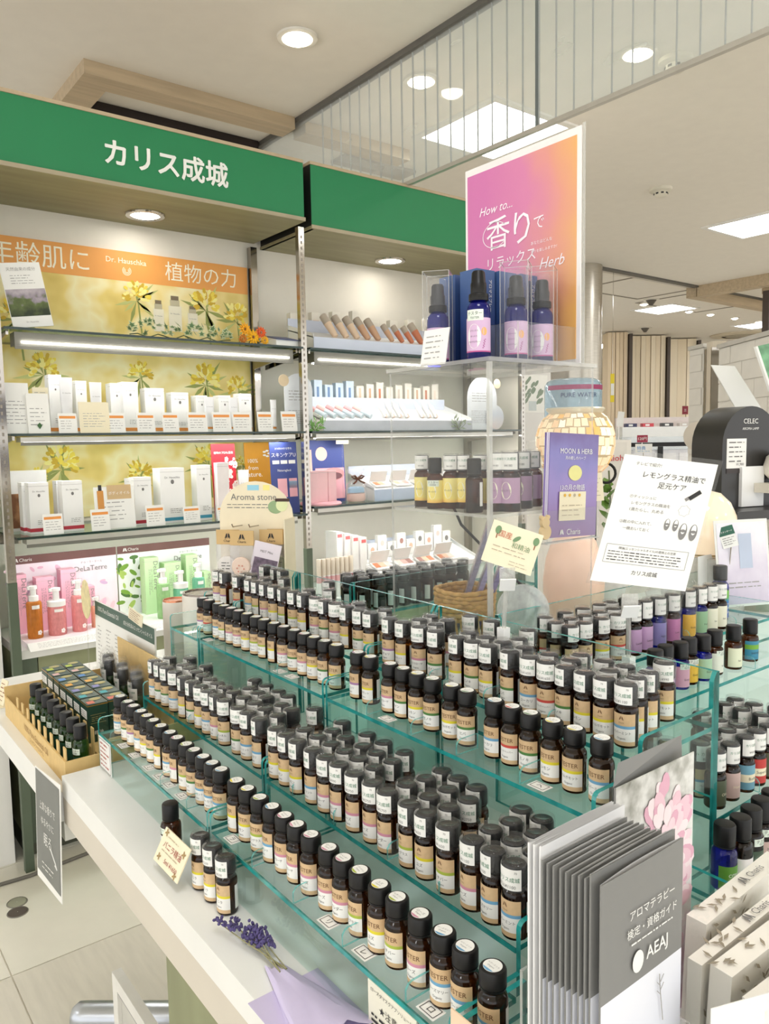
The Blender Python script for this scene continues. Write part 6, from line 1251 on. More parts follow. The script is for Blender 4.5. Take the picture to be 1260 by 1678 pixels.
part('scroll', G().tube([sd * 0.0 + Z3 * (zc - 0.11), sd * 0.025 + Z3 * (zc - 0.09)] + sp_[2:], 0.0028, 8), mIRON, ml, 60)
part('hook', G().tube([(-0.20, 0.12, 0.30), (-0.215, 0.135, 0.27), (-0.2, 0.12, 0.22), (-0.12, 0.07, 0.12), (-0.02, 0.01, 0.01)], 0.0028, 8), mIRON, ml, 60)
# translucent peach globe, frosted dish
pg_ = dep(940, 930, 1.47); t = thing('salt_lamp', 'pale peach frosted globe lamp behind the cream clip card', 'lamp', (pg_.x, pg_.y, AZ)); mPEACH = M('peach_alabaster', (244, 206, 182), 0.35, var=0.05, scale=20, emit=0.10)  # the globe is unlit, a faint glow is put into its colour
part('globe', G().lathe([(0.03, 0.035), (0.045, 0.05), (0.056, 0.085), (0.0575, 0.12), (0.052, 0.16), (0.04, 0.195), (0.02, 0.215), (0.001, 0.22)], 36, cap=False), mPEACH, t, 60); part('foot', G().lathe([(0.04, 0), (0.042, 0.02), (0.03, 0.036)], 30), mWHITE, t, 40)
pd_ = dep(857, 1000, 1.19); t = thing('frosted_dish', 'round frosted glass plate propped inside the acrylic stand', 'plate', (pd_.x, pd_.y, AZ)); d_ = (CAM - pd_).normalized(); part('plate', G().lathe([(0.0001, -0.002), (0.038, -0.002), (0.040, 0.0), (0.038, 0.002), (0.0001, 0.002)], 40, cap=False, T=Matrix.Translation(Z3 * (pd_.z - AZ)) @ d_.to_track_quat('Z', 'Y').to_matrix().to_4x4()), CLEAR('frosted_plate', (0.9, 0.92, 0.92), 1.3, 0.2, 0.45, (236, 238, 236)), t, 40); part('prop', G().box((-0.012, 0.0, 0), (0.012, 0.012, pd_.z - AZ - 0.03)), mACRED, t)
# ================================================================== near end of the counter
riser('short green glass riser at the very front below the grey brochures', TL(0.3755), 0.046, 0.88, ((0.388, 0.9395),), 0.465)
# vanilla oil group on the counter in front of the glass
for i, (x, y) in enumerate(((0.3700, 0.855), (0.3705, 0.822), (0.3715, 0.790))):
    stock(x, y, 0.8802, -PI / 2 + (0.1, 0.0, 0.15)[i], 'yellow', 'バニラ', i + 3, 'capped amber bottle on the white counter, %s from the vanilla card' % ordinal(i + 1), 'vanilla bottles on the counter')
big_bottle('vanilla_tester', 'amber tester bottle with black cap standing behind the vanilla card', (0.3725, 0.955, 0.8802), 0.0135, 0.068, mAMBER, mBLACK, mPAPER, -PI / 2, lspan=80, lz=(0.1, 0.4), body=0.66, tester_patch=True)
t, o, R, U, N, w_, h = quad('vanilla_card', 'cream handwritten vanilla card leaning on the counter edge', 'card', at(0, 0.338, 252, 1430) * 1.0 + Vector((0, 0, 0.0186)), at(0, 0.338, 290, 1465) + Vector((0, 0, 0.0127)), at(0, 0.352, 273, 1367) + Vector((0, 0, 0.01)), mCREAM, group='handwritten cards', TR=1)
g = G(); g_text(g, 'バニラ精油', 0.02, o + U * h * 0.1, R, U, 0, width=w_ * 0.7); g_lines(g, o + U * h * 0.33, R, U, w_ * 0.6, h * 0.1, 1, 1, seed=2, thick=0.25); g_lines(g, o - U * h * 0.08, R, U, w_ * 0.7, h * 0.12, 1, 1, seed=3, thick=0.25); g_text(g, '5ml ¥1650', 0.02, o - U * h * 0.28 + R * w_ * 0.12, R, U, 0, width=w_ * 0.5)
for sx, sy in ((-0.38, 0.4), (0.38, 0.25), (-0.35, -0.3), (0.35, -0.4)):
    for k in range(4): a = k * PI / 2 + 0.4; g_disc(g, o + R * (w_ * sx) + U * (h * sy) + (R * math.cos(a) + U * math.sin(a)) * 0.0028, R * math.cos(a) + U * math.sin(a), U * math.cos(a) - R * math.sin(a), 0.0025, 0.0014, 2, 8)
part('print', g, [M('vanilla_red_ink', (170, 90, 80), 0.7), MATS['pencil'], M('vanilla_ochre', (170, 140, 90), 0.7)], t)
# lavender bunch in lilac paper
lv = thing('lavender_bunch', 'small bunch of dried lavender wrapped in lilac paper on the counter edge', 'dried flowers', (0.362, 0.66, 0.8802)); r_ = random.Random(9)
mLV = M('lavender_bud', (88, 78, 128), 0.8, var=0.3, scale=80); mST = M('dry_stem', (150, 146, 110), 0.8)
me_bud = G().lathe([(0.0004, 0), (0.0016, 0.0014), (0.0018, 0.003), (0.0009, 0.005), (0.0001, 0.0055)], 6).mesh('bud', mLV, 60)
for s_ in range(7):
    tip = Vector((r_.uniform(-0.018, 0.012), r_.uniform(0.045, 0.105), r_.uniform(0.004, 0.018))); part('stem', G().tube([(r_.uniform(-0.004, 0.006), -0.01, 0.008), tip * 0.5 + Vector((0, 0, 0.004)), tip], 0.0007, 5), mST, lv)
    for k in range(22):
        f = k / 22 * 0.035; d = (tip - Vector((0.002, -0.01, 0.008))).normalized(); a = r_.uniform(0, 6.28); p = tip - d * f + Vector((math.cos(a) * 0.003, 0, abs(math.sin(a)) * 0.003))
        o_ = link('bud', me_bud, lv, p, (r_.uniform(-1.5, 0.3), r_.uniform(-0.8, 0.8), a))
g = G(); n = 14; vs = []; fs = []
for j in range(5):
    f = j / 4.0; yy = 0.008 - 0.135 * f; rr = 0.009 + 0.030 * f
    for k in range(n + 1):
        a = PI * (k / n) ; vs.append((rr * 1.05 * math.cos(a) * (1 + 0.05 * math.sin(k * 2.1 + j)) - 0.006 * f, yy + 0.006 * math.sin(k * 1.3), 0.0008 + 0.55 * rr * math.sin(a) * (1 + 0.12 * math.sin(k * 1.9 + j * 2))))
for j in range(4):
    for k in range(n): fs.append((j * (n + 1) + k, j * (n + 1) + k + 1, (j + 1) * (n + 1) + k + 1, (j + 1) * (n + 1) + k))
g.add(vs, fs); o_ = part('paper_wrap', g, M('lilac_paper', (206, 196, 226), 0.6, var=0.04, scale=20, bump=0.3), lv, 30)
part('paper_back', G().box((-0.044, -0.127, 0.0002), (0.036, -0.02, 0.0008)), MATS['lilac_paper'], lv)
# caution card taped to the glass, index card at the left end, peach card
t, o, R, U, N, w_, h = quad('caution_card', 'pale caution card taped to the lower glass riser beside the last index tag', 'card', (0.3862, 0.536, 0.8815), (0.3862, 0.468, 0.8815), (0.3862, 0.536, 0.9345), M('pale_card', (232, 228, 210), 0.6), 0.0008)
g = G(); g_text(g, 'ローズダマスクアブソリュート', 0.02, o + U * h * 0.38, R, U, 0, width=w_ * 0.85); g_text(g, '★注意★', 0.02, o + U * h * 0.12, R, U, 0, width=w_ * 0.5); g_lines(g, o - U * h * 0.22, R, U, w_ * 0.85, h * 0.4, 4, 0, seed=4, thick=0.45); part('print', g, mINK, t)
t, o, R, U, N, w_, h = quad('notice_card', 'white framed notice taped to the far end of the lower glass riser', 'card', (0.3862, 1.292, 0.8815), (0.3862, 1.235, 0.8815), (0.3862, 1.292, 0.936), mPAPER, 0.0008); g = G(); g_lines(g, o, R, U, w_ * 0.75, h * 0.8, 6, 0, seed=5, thick=0.3)
for a, b, c, d in ((0, 0.46, 0.9, 0.02), (0, -0.46, 0.9, 0.02), (-0.45, 0, 0.02, 0.92), (0.45, 0, 0.02, 0.92)): g_rect(g, o + R * w_ * a + U * h * b, R, U, w_ * c, h * d, 1)
part('print', g, [M('red_brown_ink', (180, 100, 90), 0.7), mGREY], t)
t, o, R, U, N, w_, h = quad('peach_card', 'peach card standing in front of the last lower tester', 'card', (0.3815, 0.422, 0.8802), (0.3815, 0.33, 0.8802), (0.3835, 0.422, 0.976), M('peach_paper', (234, 206, 176), 0.6), 0.0012); g = G(); g_text(g, 'ローズ', 0.02, o + U * h * 0.2, R, U, width=w_ * 0.4); part('print', g, mBROWNINK, t)
# grey brochures in a clear holder
bh = thing('brochure_holder', 'clear acrylic holder for the grey brochures on the counter', 'holder', (0.45, 0.325, 0.8802)); part('back', G().box((-0.058, 0.030, 0), (0.058, 0.0325, 0.16), em=1), am, bh); part('front', G().box((-0.058, -0.0345, 0), (0.058, -0.032, 0.07), em=1), am, bh); part('base', G().box((-0.058, -0.0318, 0), (0.058, 0.0298, 0.034)), mACRED, bh)
for s in (-1, 1): part('side', G().box((s * 0.058 - 0.0012, -0.0318, 0), (s * 0.058 + 0.0012, 0.0298, 0.10), em=1), am, bh)
mBG = M('brochure_grey', (128, 128, 126), 0.4, var=0.02); mBSKY = RAMPMAT('brochure_sky', [(0, (214, 220, 236)), (1, (232, 234, 242))], 'Z', 0, 0.12, 0.4, 0.2, 20); mBW = M('brochure_white', (232, 232, 232), 0.5)
NB = 13
for i in range(NB):
    y = 0.2965 + 0.0042 * i + (0.0025 if i else 0); back = i >= 10
    lb = 'front grey aromatherapy guide brochure in the clear holder' if i == 0 else ('%s %s brochure behind the front one in the clear holder' % (ordinal(i), 'white-edged' if back else 'grey'))
    t = thing('guide_brochure', lb, 'brochure', (0.4515 - 0.0012 * i + (0.004 if back else 0), y, 0.9148), rnd.uniform(-0.01, 0.01), 'grey guide brochures'); W2, Hh = 0.0485, 0.2155 + (0.008 if back else rnd.uniform(-0.003, 0.003))
    # folded leaflet: front and back leaf bulge apart at the top
    n = 8; vs = []; fs = []
    for s in range(n + 1):
        x = -W2 + 2 * W2 * s / n; bul = 0.0042 * math.sin(PI * s / n) if i == 0 else 0.0007 * math.sin(PI * s / n)
        for z, q in ((0, 0.2), (Hh * 0.60, 0.5), (Hh, 1.0)): vs.append((x, -bul * q * 0.15, z))
    for s in range(n):
        for k in range(2): fs.append((s * 3 + k, (s + 1) * 3 + k, (s + 1) * 3 + k + 1, s * 3 + k + 1))
    g = G(); g.add(vs, fs); gm = g
    for idx in range(len(gm.f)): gm.mi[idx] = 0 if (idx % 2) else 1
    part('front_leaf', gm, [mBG if not back else mBW, mBSKY if not back else mBW], t, 60)
    vs = []; fs = []
    for s in range(n + 1):
        x = -W2 + 2 * W2 * s / n; bul = 0.0042 * math.sin(PI * s / n) if i == 0 else 0.0016 * math.sin(PI * s / n)
        for z, q in ((0, 0.2), (Hh * 0.60, 0.5), (Hh, 1.0)): vs.append((x, 0.0012 + bul * q * 0.6, z))
    for s in range(n):
        for k in range(2): fs.append((s * 3 + k, s * 3 + k + 1, (s + 1) * 3 + k + 1, (s + 1) * 3 + k))
    part('back_leaf', G().add(vs, fs), mBW, t, 60)
    part('spine', G().tube([(-W2, 0.0006, 0), (-W2, 0.0006, Hh)], 0.0007, 6), mBG if not back else mBW, t)
    if i == 0:
        g = G(); q = -0.0019; g_text(g, 'アロマテラピー', 0.02, (0.008, q, Hh * 0.845), X3, Z3, width=0.054); g_text(g, '検定・資格ガイド', 0.02, (0.008, q, Hh * 0.785), X3, Z3, width=0.060); g_lines(g, (0.008, q, Hh * 0.745), X3, Z3, 0.05, 0.003, 1, 0, thick=0.4, ragged=0); g_text(g, 'AEAJ', 0.02, (0.014, q, Hh * 0.675), X3, Z3, width=0.026, bold=0.01); g_disc(g, (-0.009, q, Hh * 0.675), X3, Z3, 0.0065, 0.008); part('lettering', g, mPAPER, t)
        g = G(); g.tube([(0.022, -0.0021, Hh * 0.40), (0.018, -0.0021, Hh * 0.52), (0.017, -0.0021, Hh * 0.575)], 0.0004, 5)
        for k in range(4): g.tube([(0.0185, -0.0021, Hh * (0.5 + 0.015 * k)), (0.0185 + (0.004 if k % 2 else -0.004), -0.0021, Hh * (0.52 + 0.015 * k))], 0.0003, 4)
        part('plant_print', g, mLGREY, t)
# peony leaflet
t = thing('peony_leaflet', 'folded leaflet with a pink peony and grey marbling beside the grey brochures', 'leaflet', (0.58, 0.372, 0.8802)); mMAR = RAMPMAT('marble_print', [(0, (120, 120, 108)), (0.35, (226, 226, 222)), (0.6, (240, 240, 238)), (0.8, (236, 216, 222)), (1, (214, 170, 188))], 'Z', 0.30, 0.02, 0.35, 0.55, 45)
part('front_leaf', G().box((-0.056, 0, 0), (0.062, 0.001, 0.25)), mMAR, t); part('back_leaf', G().add([(-0.056, 0.001, 0), (0.062, 0.001, 0), (0.062, 0.013, 0.262), (-0.035, 0.013, 0.262), (-0.056, 0.003, 0.25)], [(0, 4, 3, 2, 1)]), mBG, t)
g = G(); r_ = random.Random(3)
for k in range(150):
    a = r_.uniform(0, 6.28); rr = 0.05 * math.sqrt(1 - k / 150.0); c = Vector((min(0.05, 0.018 + rr * math.cos(a) * 0.75), -0.0007 - 0.00001 * k, 0.172 + rr * math.sin(a) * 1.25 - (0.06 if k % 5 == 0 else 0))); s = r_.uniform(0.008, 0.014) * (0.7 + rr * 8); d = X3 * math.cos(a) + Z3 * math.sin(a); nn = X3 * -math.sin(a) + Z3 * math.cos(a)
    g.add([c + d * (s * math.cos(q * PI / 5)) + nn * (s * 0.6 * math.sin(q * PI / 5)) for q in range(10)], [tuple(reversed(range(10)))], r_.randint(0, 3))
part('peony_print', g, [M('peony_1', (244, 216, 224), 0.5), M('peony_2', (238, 200, 212), 0.5), M('peony_3', (248, 230, 233), 0.5), M('peony_4', (228, 176, 196), 0.5)], t); part('grey_tab', G().box((0.008, -0.0016, 0.125), (0.03, -0.0008, 0.15)), mBG, t); part('spine', G().tube([(-0.056, 0.001, 0), (-0.056, 0.001, 0.25)], 0.001, 6), mBG, t)
# cream packets with leaf print in clear wrap
mPKC = M('packet_cream', (244, 240, 229), 0.5, var=0.02); mPKL = M('packet_leaf_ink', (150, 140, 120), 0.6)
PB = thing('packet_base', 'white raised base under the cream packets', 'base', (0.62, 0.30, 0.8802)); part('body', G().box((-0.10, -0.065, 0), (0.14, 0.055, 0.03)), mWHITE, PB); part('lip', G().box((-0.102, -0.067, 0.0), (0.142, -0.0652, 0.036)), mACRED, PB)
for i, (x0, y, tl, hz) in enumerate(((0.535, 0.253, -0.10, 0.092), (0.548, 0.287, -0.16, 0.094), (0.545, 0.307, -0.05, 0.092), (0.590, 0.331, -0.12, 0.096))):
    t = thing('soap_packet', 'cream leaf-print packet in clear wrap, %s from the front' % ordinal(i + 1), 'packet', (x0, y, 0.9106), -0.05 + 0.03 * i, 'cream packets'); T = Matrix.Rotation(-tl * 0.3, 4, 'X'); L, th = 0.155, 0.018 if i != 2 else 0.012
    part('carton', G().box((0, 0, 0.0), (L, th, hz), T=T), mPKC, t); part('wrap', G().box((-0.001, -0.001, -0.0002), (L + 0.012, th + 0.001, hz + 0.0012), T=T), CLEAR('packet_film', (0.99, 0.99, 0.99), 1.45, 0.05, 0.0, bump=0.5, bscale=60), t)
    g = G(); r_ = random.Random(i); 
    for k in range(26):
        top = k % 3 == 0
        p = Vector((r_.uniform(0.004, 0.07), r_.uniform(0.002, th - 0.002) if top else -0.0022, hz + 0.0022 if top else r_.uniform(0.01, hz - 0.004))); a = r_.uniform(0, 6.28); R_ = X3; U_ = Y3 if top else Z3; d = R_ * math.cos(a) + U_ * math.sin(a); nn = U_ * math.cos(a) - R_ * math.sin(a); p = T @ p
        g.add([p, p + d * 0.005 + nn * 0.0016, p + d * 0.011, p + d * 0.005 - nn * 0.0016], [(0, 3, 2, 1)], 0)
    g_bird(g, T @ Vector((0.085, th * 0.5, hz + 0.0022)), X3, Y3, 0.009, 1); g_text(g, 'Charis', 0.01, T @ Vector((0.108, th * 0.5, hz + 0.0022)), X3, Y3, 1, width=0.026); g_bird(g, (0.085, -0.0026, hz * 0.62), X3, Z3, 0.02, 1); g_text(g, 'SACHET', 0.01, (0.1, -0.0026, hz * 0.3), X3, Z3, 1, width=0.04); part('print', g, [mPKL, mGREY], t)
t, o, R, U, N, w_, h = quad('white_leaflet', 'white leaflet leaning between the grey brochures and the cream packets', 'leaflet', (0.480, 0.262, 0.8802), (0.560, 0.232, 0.8802), (0.492, 0.268, 1.015), mPAPER, 0.0008, TR=1); g = G(); g_text(g, 'ローズと暮らす', 0.02, o + U * h * 0.3, R, U, width=w_ * 0.6); g_lines(g, o - U * 0.01, R, U, w_ * 0.7, h * 0.4, 6, seed=3, thick=0.2); part('print', g, mLGREY, t); part('foot', G().box((-0.02, 0.002, 0), (0.02, 0.012, 0.003)), mACRED, t)
# grey hanging banner on the low counter
t, o, R, U, N, w_, h = quad('sleep_banner', 'narrow grey banner with white Japanese lettering hanging from the low counter', 'banner', (0.3155, 1.462, 0.640), (0.3155, 1.302, 0.660), (0.3155, 1.432, 0.857), mPAPER, 0.0012, TR=1)
g = G(); g.add([o + R * (w_ * a) + U * (h * b) for a, b in ((-0.47, -0.42), (0.47, -0.44), (0.47, 0.46), (-0.47, 0.485))], [(0, 1, 2, 3)]); pp = part('grey_field', g, M('banner_grey', (118, 120, 116), 0.5), t)
g = G(); oo = o + N * 0.0006
for s, b, ww in (('上質な香りで', 0.2, 0.62), ('ゆるやかに', 0.07, 0.5), ('眠る', -0.08, 0.3)): g_text(g, s, 0.02, oo + U * h * b, R, U, width=w_ * ww)
g_lines(g, oo - U * h * 0.33, R, U, w_ * 0.5, h * 0.09, 2, 0, seed=3); g.tube([oo - U * h * 0.12 + R * w_ * 0.12, oo - U * h * 0.2 + R * w_ * 0.3, oo - U * h * 0.24 + R * w_ * 0.36, oo - U * h * 0.22 + R * w_ * 0.28], 0.0008, 5); part('lettering', g, mPAPER, pp)

# ================================================================== right-hand bottles
k = 0
MR = [(0.4585, (0.838, 0.870, 0.905, 0.933, 0.963, 0.995, 1.03)), (0.4850, (0.849, 0.8755, 0.911, 0.937, 0.998, 1.04)), (0.5115, (0.8225, 0.909, 0.938, 0.998, 1.03)), (0.5380, (0.83, 0.943, 1.001, 1.031))]
sp4 = [('olive', (84, 92, 70)), ('rose', (206, 178, 170)), ('blue', (110, 160, 180)), ('red', (196, 60, 54))]
for r, (y, xs) in enumerate(MR):
    for i, x in enumerate(xs):
        lb = 'capped bottle with price sticker, %s from the left, %s row of the right middle riser' % (ordinal(i + 1), rw[r])
        if r == 0 and i < 6:
            nm, c = sp4[i % 4]; m_ = M('blend_' + nm, c, 0.5)
            t = big_bottle('blend_bottle', lb.replace('capped bottle', 'capped %s-labelled bottle' % nm).replace(' with price sticker', ''), (x, y, 0.9852), 0.0122, 0.069, mAMBER, mBLACK, m_, rnd.uniform(-0.2, 0.2), over=True, price=True, lspan=85, lz=(0.06, 0.5), body=0.62, group='right middle bottles', capr=0.88, txt=[(('Olive', 'Hana', 'Biolin', 'SuperCit')[i % 4], 0.45, 0.005)], tmat=mCREAM if i % 4 in (0, 1) else mINK, band=None if i % 4 < 2 else (mCREAM, 0.3, 0.62))
        else:
            b = rnd.choice(list(BAND)); stock(x, y, 0.9852, rnd.uniform(-0.35, 0.25), b, NAMES[b][0], k, lb, 'right middle bottles', rnd.uniform(-0.2, 0.5)); k += 1
for i, (x, y, glass, c, s) in enumerate(((0.762, 0.405, mCOBALT, (96, 150, 50), 'CITRUS'), (0.789, 0.402, mAMBER, (238, 232, 230), 'haru'), (0.818, 0.405, mAMBER, (66, 84, 66), 'OLIVE'), (0.847, 0.408, mAMBER, (206, 176, 168), 'MINT'), (0.875, 0.41, mAMBER, (150, 190, 190), 'BLEND'))):
    big_bottle('blend_tester', ('cobalt tester bottle with green citrus label at the right', 'amber tester bottle with white floral label at the right', 'amber tester bottle with dark green label at the right', 'amber tester bottle with rose label at the right', 'amber tester bottle with pale teal label at the right edge')[i], (x, y, 0.9397), 0.0132, 0.070, glass, mBLACK, M('tester_label_%d' % i, c, 0.5), rnd.uniform(-0.1, 0.2), lspan=85, lz=(0.05, 0.36 if i > 1 else 0.4), body=0.64, group='right testers', txt=[(s, 0.6, 0.005)], tmat=mPAPER if i in (0, 2) else mINK, tester_patch=i >= 2, capr=0.85)
T2R = [(0.916, mCOBALT, (120, 120, 190)), (0.947, mCOBALT, (200, 150, 190)), (0.977, mCOBALT, (226, 170, 190)), (1.006, mAMBER, (240, 190, 60)), (1.036, mCOBALT, (170, 205, 170)), (1.075, mAMBER, (232, 236, 220)), (1.122, mAMBER, (232, 236, 205)), (1.18, mAMBER, (60, 140, 170))]
for i, (x, glass, c) in enumerate(T2R):
    big_bottle('blend_tester', 'black-capped tester with coloured label, %s from the left on the right top riser' % ordinal(i + 1), (x, 0.590 + 0.004 * (i % 2), 1.0652), 0.0128, 0.066, glass, mBLACK, M('top_label_%d' % i, c, 0.5), rnd.uniform(-0.2, 0.25), lspan=85, lz=(0.06, 0.5), body=0.64, group='right top testers', tester_patch=i in (2, 3, 5), capr=0.86, txt=[(('Relax', 'Love', 'Energy', 'Energy', 'Fresh', 'fem', 'fem', 'SHOWER')[i], 0.35, 0.004)], band=None if i < 7 else (M('lime_band', (120, 176, 60), 0.5), 0.55, 0.8))
S2R = [(0.6605, ((0.823, 0), (0.8525, 0), (0.891, 0), (0.928, 0), (0.967, 1), (0.995, 1), (1.03, 2), (1.068, 3), (1.112, 4), (1.146, 5), (1.1775, 6), (1.206, 6))), (0.6875, ((0.826, 0), (0.858, 0), (0.889, 0), (0.923, 0), (0.956, 0), (1.0, 0), (1.05, 0))), (0.7180, ((0.84, 0), (0.884, 0), (0.925, 0), (0.965, 0), (0.992, 0), (1.03, 0)))]
lab = {1: ('lavender', (204, 166, 206), mAMBER), 2: ('violet', (150, 140, 200), mCOBALT), 3: ('pink', (206, 130, 180), mAMBER), 4: ('orange', (240, 190, 70), mCOBALT), 5: ('pale green', (150, 190, 150), mCOBALT), 6: ('cream', (238, 236, 214), mAMBER)}
for r, (y, xs) in enumerate(S2R):
    for i, (x, kk) in enumerate(xs):
        lb = 'capped bottle with price sticker, %s from the left, %s row of the right top riser' % (ordinal(i + 1), rw[r])
        if kk == 0: b = rnd.choice(list(BAND)); stock(x, y, 1.1002, rnd.uniform(-0.5, 0.1), b, NAMES[b][0], k, lb, 'right top stock', rnd.uniform(-0.1, 0.6)); k += 1
        else:
            nm, c, gl_ = lab[kk]; t = big_bottle('blend_bottle', lb.replace('capped bottle', 'wrapped %s-labelled bottle' % nm.replace(' ', '-')).replace(' with price sticker', ''), (x, y, 1.1002), 0.0128, 0.078, gl_, mBLACK, M('blend_%s' % nm, c, 0.5), rnd.uniform(-0.25, 0.2), over=True, price=True, lspan=85, lz=(0.06, 0.5), body=0.62, group='right top blends', capr=0.86, txt=[(('', 'Lavender', 'Night', 'Love', 'Energy', 'Fresh', 'fem')[kk], 0.4, 0.004)])
            if kk in (2, 3, 4):
                g = G(); n = 12; vs = []; fs = []; q_ = random.Random(i)
                for j, (rr, z) in enumerate(((0.0142, 0.004), (0.0146, 0.04), (0.0146, 0.068), (0.018, 0.082), (0.010, 0.092))):
                    for m2 in range(n): q = rr * (1 + q_.uniform(-0.06, 0.12) * (j > 1)); a = 2 * PI * m2 / n; vs.append((q * math.cos(a), q * math.sin(a), z + q_.uniform(-0.003, 0.003) * (j > 1)))
                for j in range(4):
                    for m2 in range(n): fs.append((j * n + m2, j * n + (m2 + 1) % n, (j + 1) * n + (m2 + 1) % n, (j + 1) * n + m2))
                part('wrap', G().add(vs, fs), mFILM, t)
big_bottle('shower_drop', 'cobalt shower aroma bottle with green and blue label in front of the shower card', (1.262, 0.690, 1.1002), 0.0145, 0.095, mCOBALT, M('dark_grey_cap', (60, 60, 60), 0.4), RAMPMAT('shower_label', [(0, (30, 70, 170)), (0.6, (40, 120, 190)), (0.75, (90, 170, 70)), (1, (110, 180, 60))], 'Z', 0.01, 0.05, 0.5), 0.1, lspan=85, lz=(0.06, 0.56), body=0.72, txt=[('SHOWER', 0.5, 0.004), ('AROMA', 0.35, 0.004), ('DROP', 0.2, 0.005)], tmat=mPAPER, capr=0.8)
t, o, R, U, N, w_, h = quad('shower_card', 'pale grey shower aroma drop card on the right top riser', 'card', Vector((at(1, 0.762, 1143, 1040).x, 0.762, 1.1002)), Vector((at(1, 0.762, 1208, 1040).x, 0.762, 1.1002)), Vector((at(1, 0.762, 1143, 1040).x, 0.764, at(1, 0.764, 1145, 912).z)), M('pale_grey_card', (226, 226, 222), 0.5), 0.001)
g = G()
for s, b, ww in (('SHOWER', 0.24, 0.42), ('AROMA', 0.15, 0.38), ('DROP', 0.04, 0.36), ('シャワーのための入浴', -0.08, 0.7)): g_text(g, s, 0.02, o + U * h * b, R, U, width=w_ * ww)
g_lines(g, o + U * h * 0.36, R, U, w_ * 0.15, h * 0.04, 2); part('print', g, mGREY, t)
t, o, R, U, N, w_, h = quad('shower_leaflet', 'lilac photo leaflet leaning behind the shower aroma card', 'leaflet', Vector((1.345, 0.735, 1.1002)), Vector((1.452, 0.690, 1.1002)), Vector((1.335, 0.7455, 1.262)), mPAPER, 0.001, TR=1); g = G(); g_rect(g, o, R, U, w_ * 0.92, h * 0.94); part('photo', g, RAMPMAT('lilac_photo', [(0, (206, 196, 216)), (0.5, (226, 218, 232)), (1, (240, 238, 244))], 'Z', 0, 0.15, 0.4, 0.6, 20), t); g = G(); g_rect(g, o + U * h * 0.14 + R * w_ * 0.05 + N * 0.0006, R, U, w_ * 0.24, h * 0.4, 0); g_lines(g, o - U * h * 0.25 + N * 0.0006, R, U, w_ * 0.6, h * 0.1, 2, 1); part('bottle_print', g, [M('photo_bottle', (190, 200, 220), 0.3), mLGREY], t); part('foot', G().box((-0.02, 0.002, 0), (0.02, 0.02, 0.002)), mACRED, t)
# right end: acrylic table, black lamp demo board, dome lamp
at_ = thing('acrylic_table', 'clear acrylic side table at the right end of the white plinth', 'stand', (1.50, 0.80, AZ)); part('table_top', G().box((-0.015, -0.005, 0.205), (0.255, 0.29, 0.211), em=1), am, at_)
for x in (0.0, 0.24): part('leg_panel', G().box((x, 0, 0), (x + 0.004, 0.285, 0.2049), em=1), am, at_)
cb = dep(1167, 852, 1.65); ce = thing('lamp_demo_board', 'black arched lamp demonstration board with white socket plate', 'display', (1.570, 0.86, AZ + 0.2112), -0.25); mBKB = M('black_board', (44, 42, 40), 0.35, var=0.05)
XZt = Matrix(((1, 0, 0, 0), (0, 0, 1, 0), (0, 1, 0, 0), (0, 0, 0, 1)))
ww, hh, dd = 0.165, 0.155, 0.085
part('board', G().prism([(0, 0.02), (ww, 0.02), (ww, hh)] + [(ww / 2 + ww / 2 * math.cos(k_ * PI / 16), hh + 0.082 * math.sin(k_ * PI / 16)) for k_ in range(17)] + [(0, hh)], 0.0, dd, T=XZt), mBKB, ce, 30)
part('base_board', G().box((-0.03, -0.07, 0), (ww + 0.02, dd + 0.01, 0.0199)), mBKB, ce)
g = G(); g_text(g, 'CELEC', 0.02, (0.08, -0.0008, 0.205), X3, Z3, width=0.042); g_text(g, 'AROMA LAMP', 0.02, (0.08, -0.0008, 0.189), X3, Z3, width=0.048); part('lettering', g, mPAPER, ce)
part('info_label', G().box((0.012, -0.0012, 0.105), (0.068, 0, 0.168)), mPAPER, ce); g = G(); g_lines(g, (0.04, -0.0018, 0.14), X3, Z3, 0.045, 0.05, 5); g_text(g, '¥1,980', 0.01, (0.05, -0.0018, 0.113), X3, Z3, width=0.022); part('info_print', g, mGREY, ce); part('info_tab', G().box((0.012, -0.0012, 0.094), (0.068, 0, 0.1045)), M('tab_dark', (58, 50, 48), 0.5), ce)
part('socket_plate', G().box((0.05, -0.008, 0.022), (0.115, 0, 0.108)), mTRAY, ce); part('arm', G().box((0.085, -0.05, 0.052), (0.155, -0.009, 0.072)), M('arm_cream', (222, 216, 200), 0.4), ce); part('stone_ball', G().lathe([(0.001, 0.074), (0.02, 0.076), (0.033, 0.09), (0.036, 0.108), (0.03, 0.128), (0.016, 0.140), (0.001, 0.143)], 20, cap=False, T=Matrix.Translation((0.14, -0.03, 0))), M('stone_white', (226, 220, 206), 0.8, var=0.12, scale=40, bump=0.6), ce, 60)
dm = dep(1158, 862, 1.5); dl_ = thing('dome_lamp', 'cream glass dome lamp on a clear box beside the black lamp board', 'lamp', (dm.x, dm.y, AZ)); part('box_base', G().box((-0.055, -0.05, 0), (0.055, 0.05, dm.z - AZ - 0.055)), mACRED, dl_); zb = dm.z - AZ - 0.054
part('dome', G().lathe([(0.05, zb), (0.056, zb + 0.02), (0.0575, zb + 0.045), (0.053, zb + 0.075), (0.042, zb + 0.1), (0.024, zb + 0.118), (0.001, zb + 0.124)], 36, cap=False), M('dome_glass', (248, 226, 196), 0.12, var=0.02, emit=0.18, coat=0.6), dl_, 60); part('dome_foot', G().lathe([(0.0495, zb - 0.001), (0.0515, zb + 0.004), (0.0505, zb + 0.008)], 36, cap=False), M('brass_ring', (190, 160, 110), 0.3, 0.8), dl_, 40)
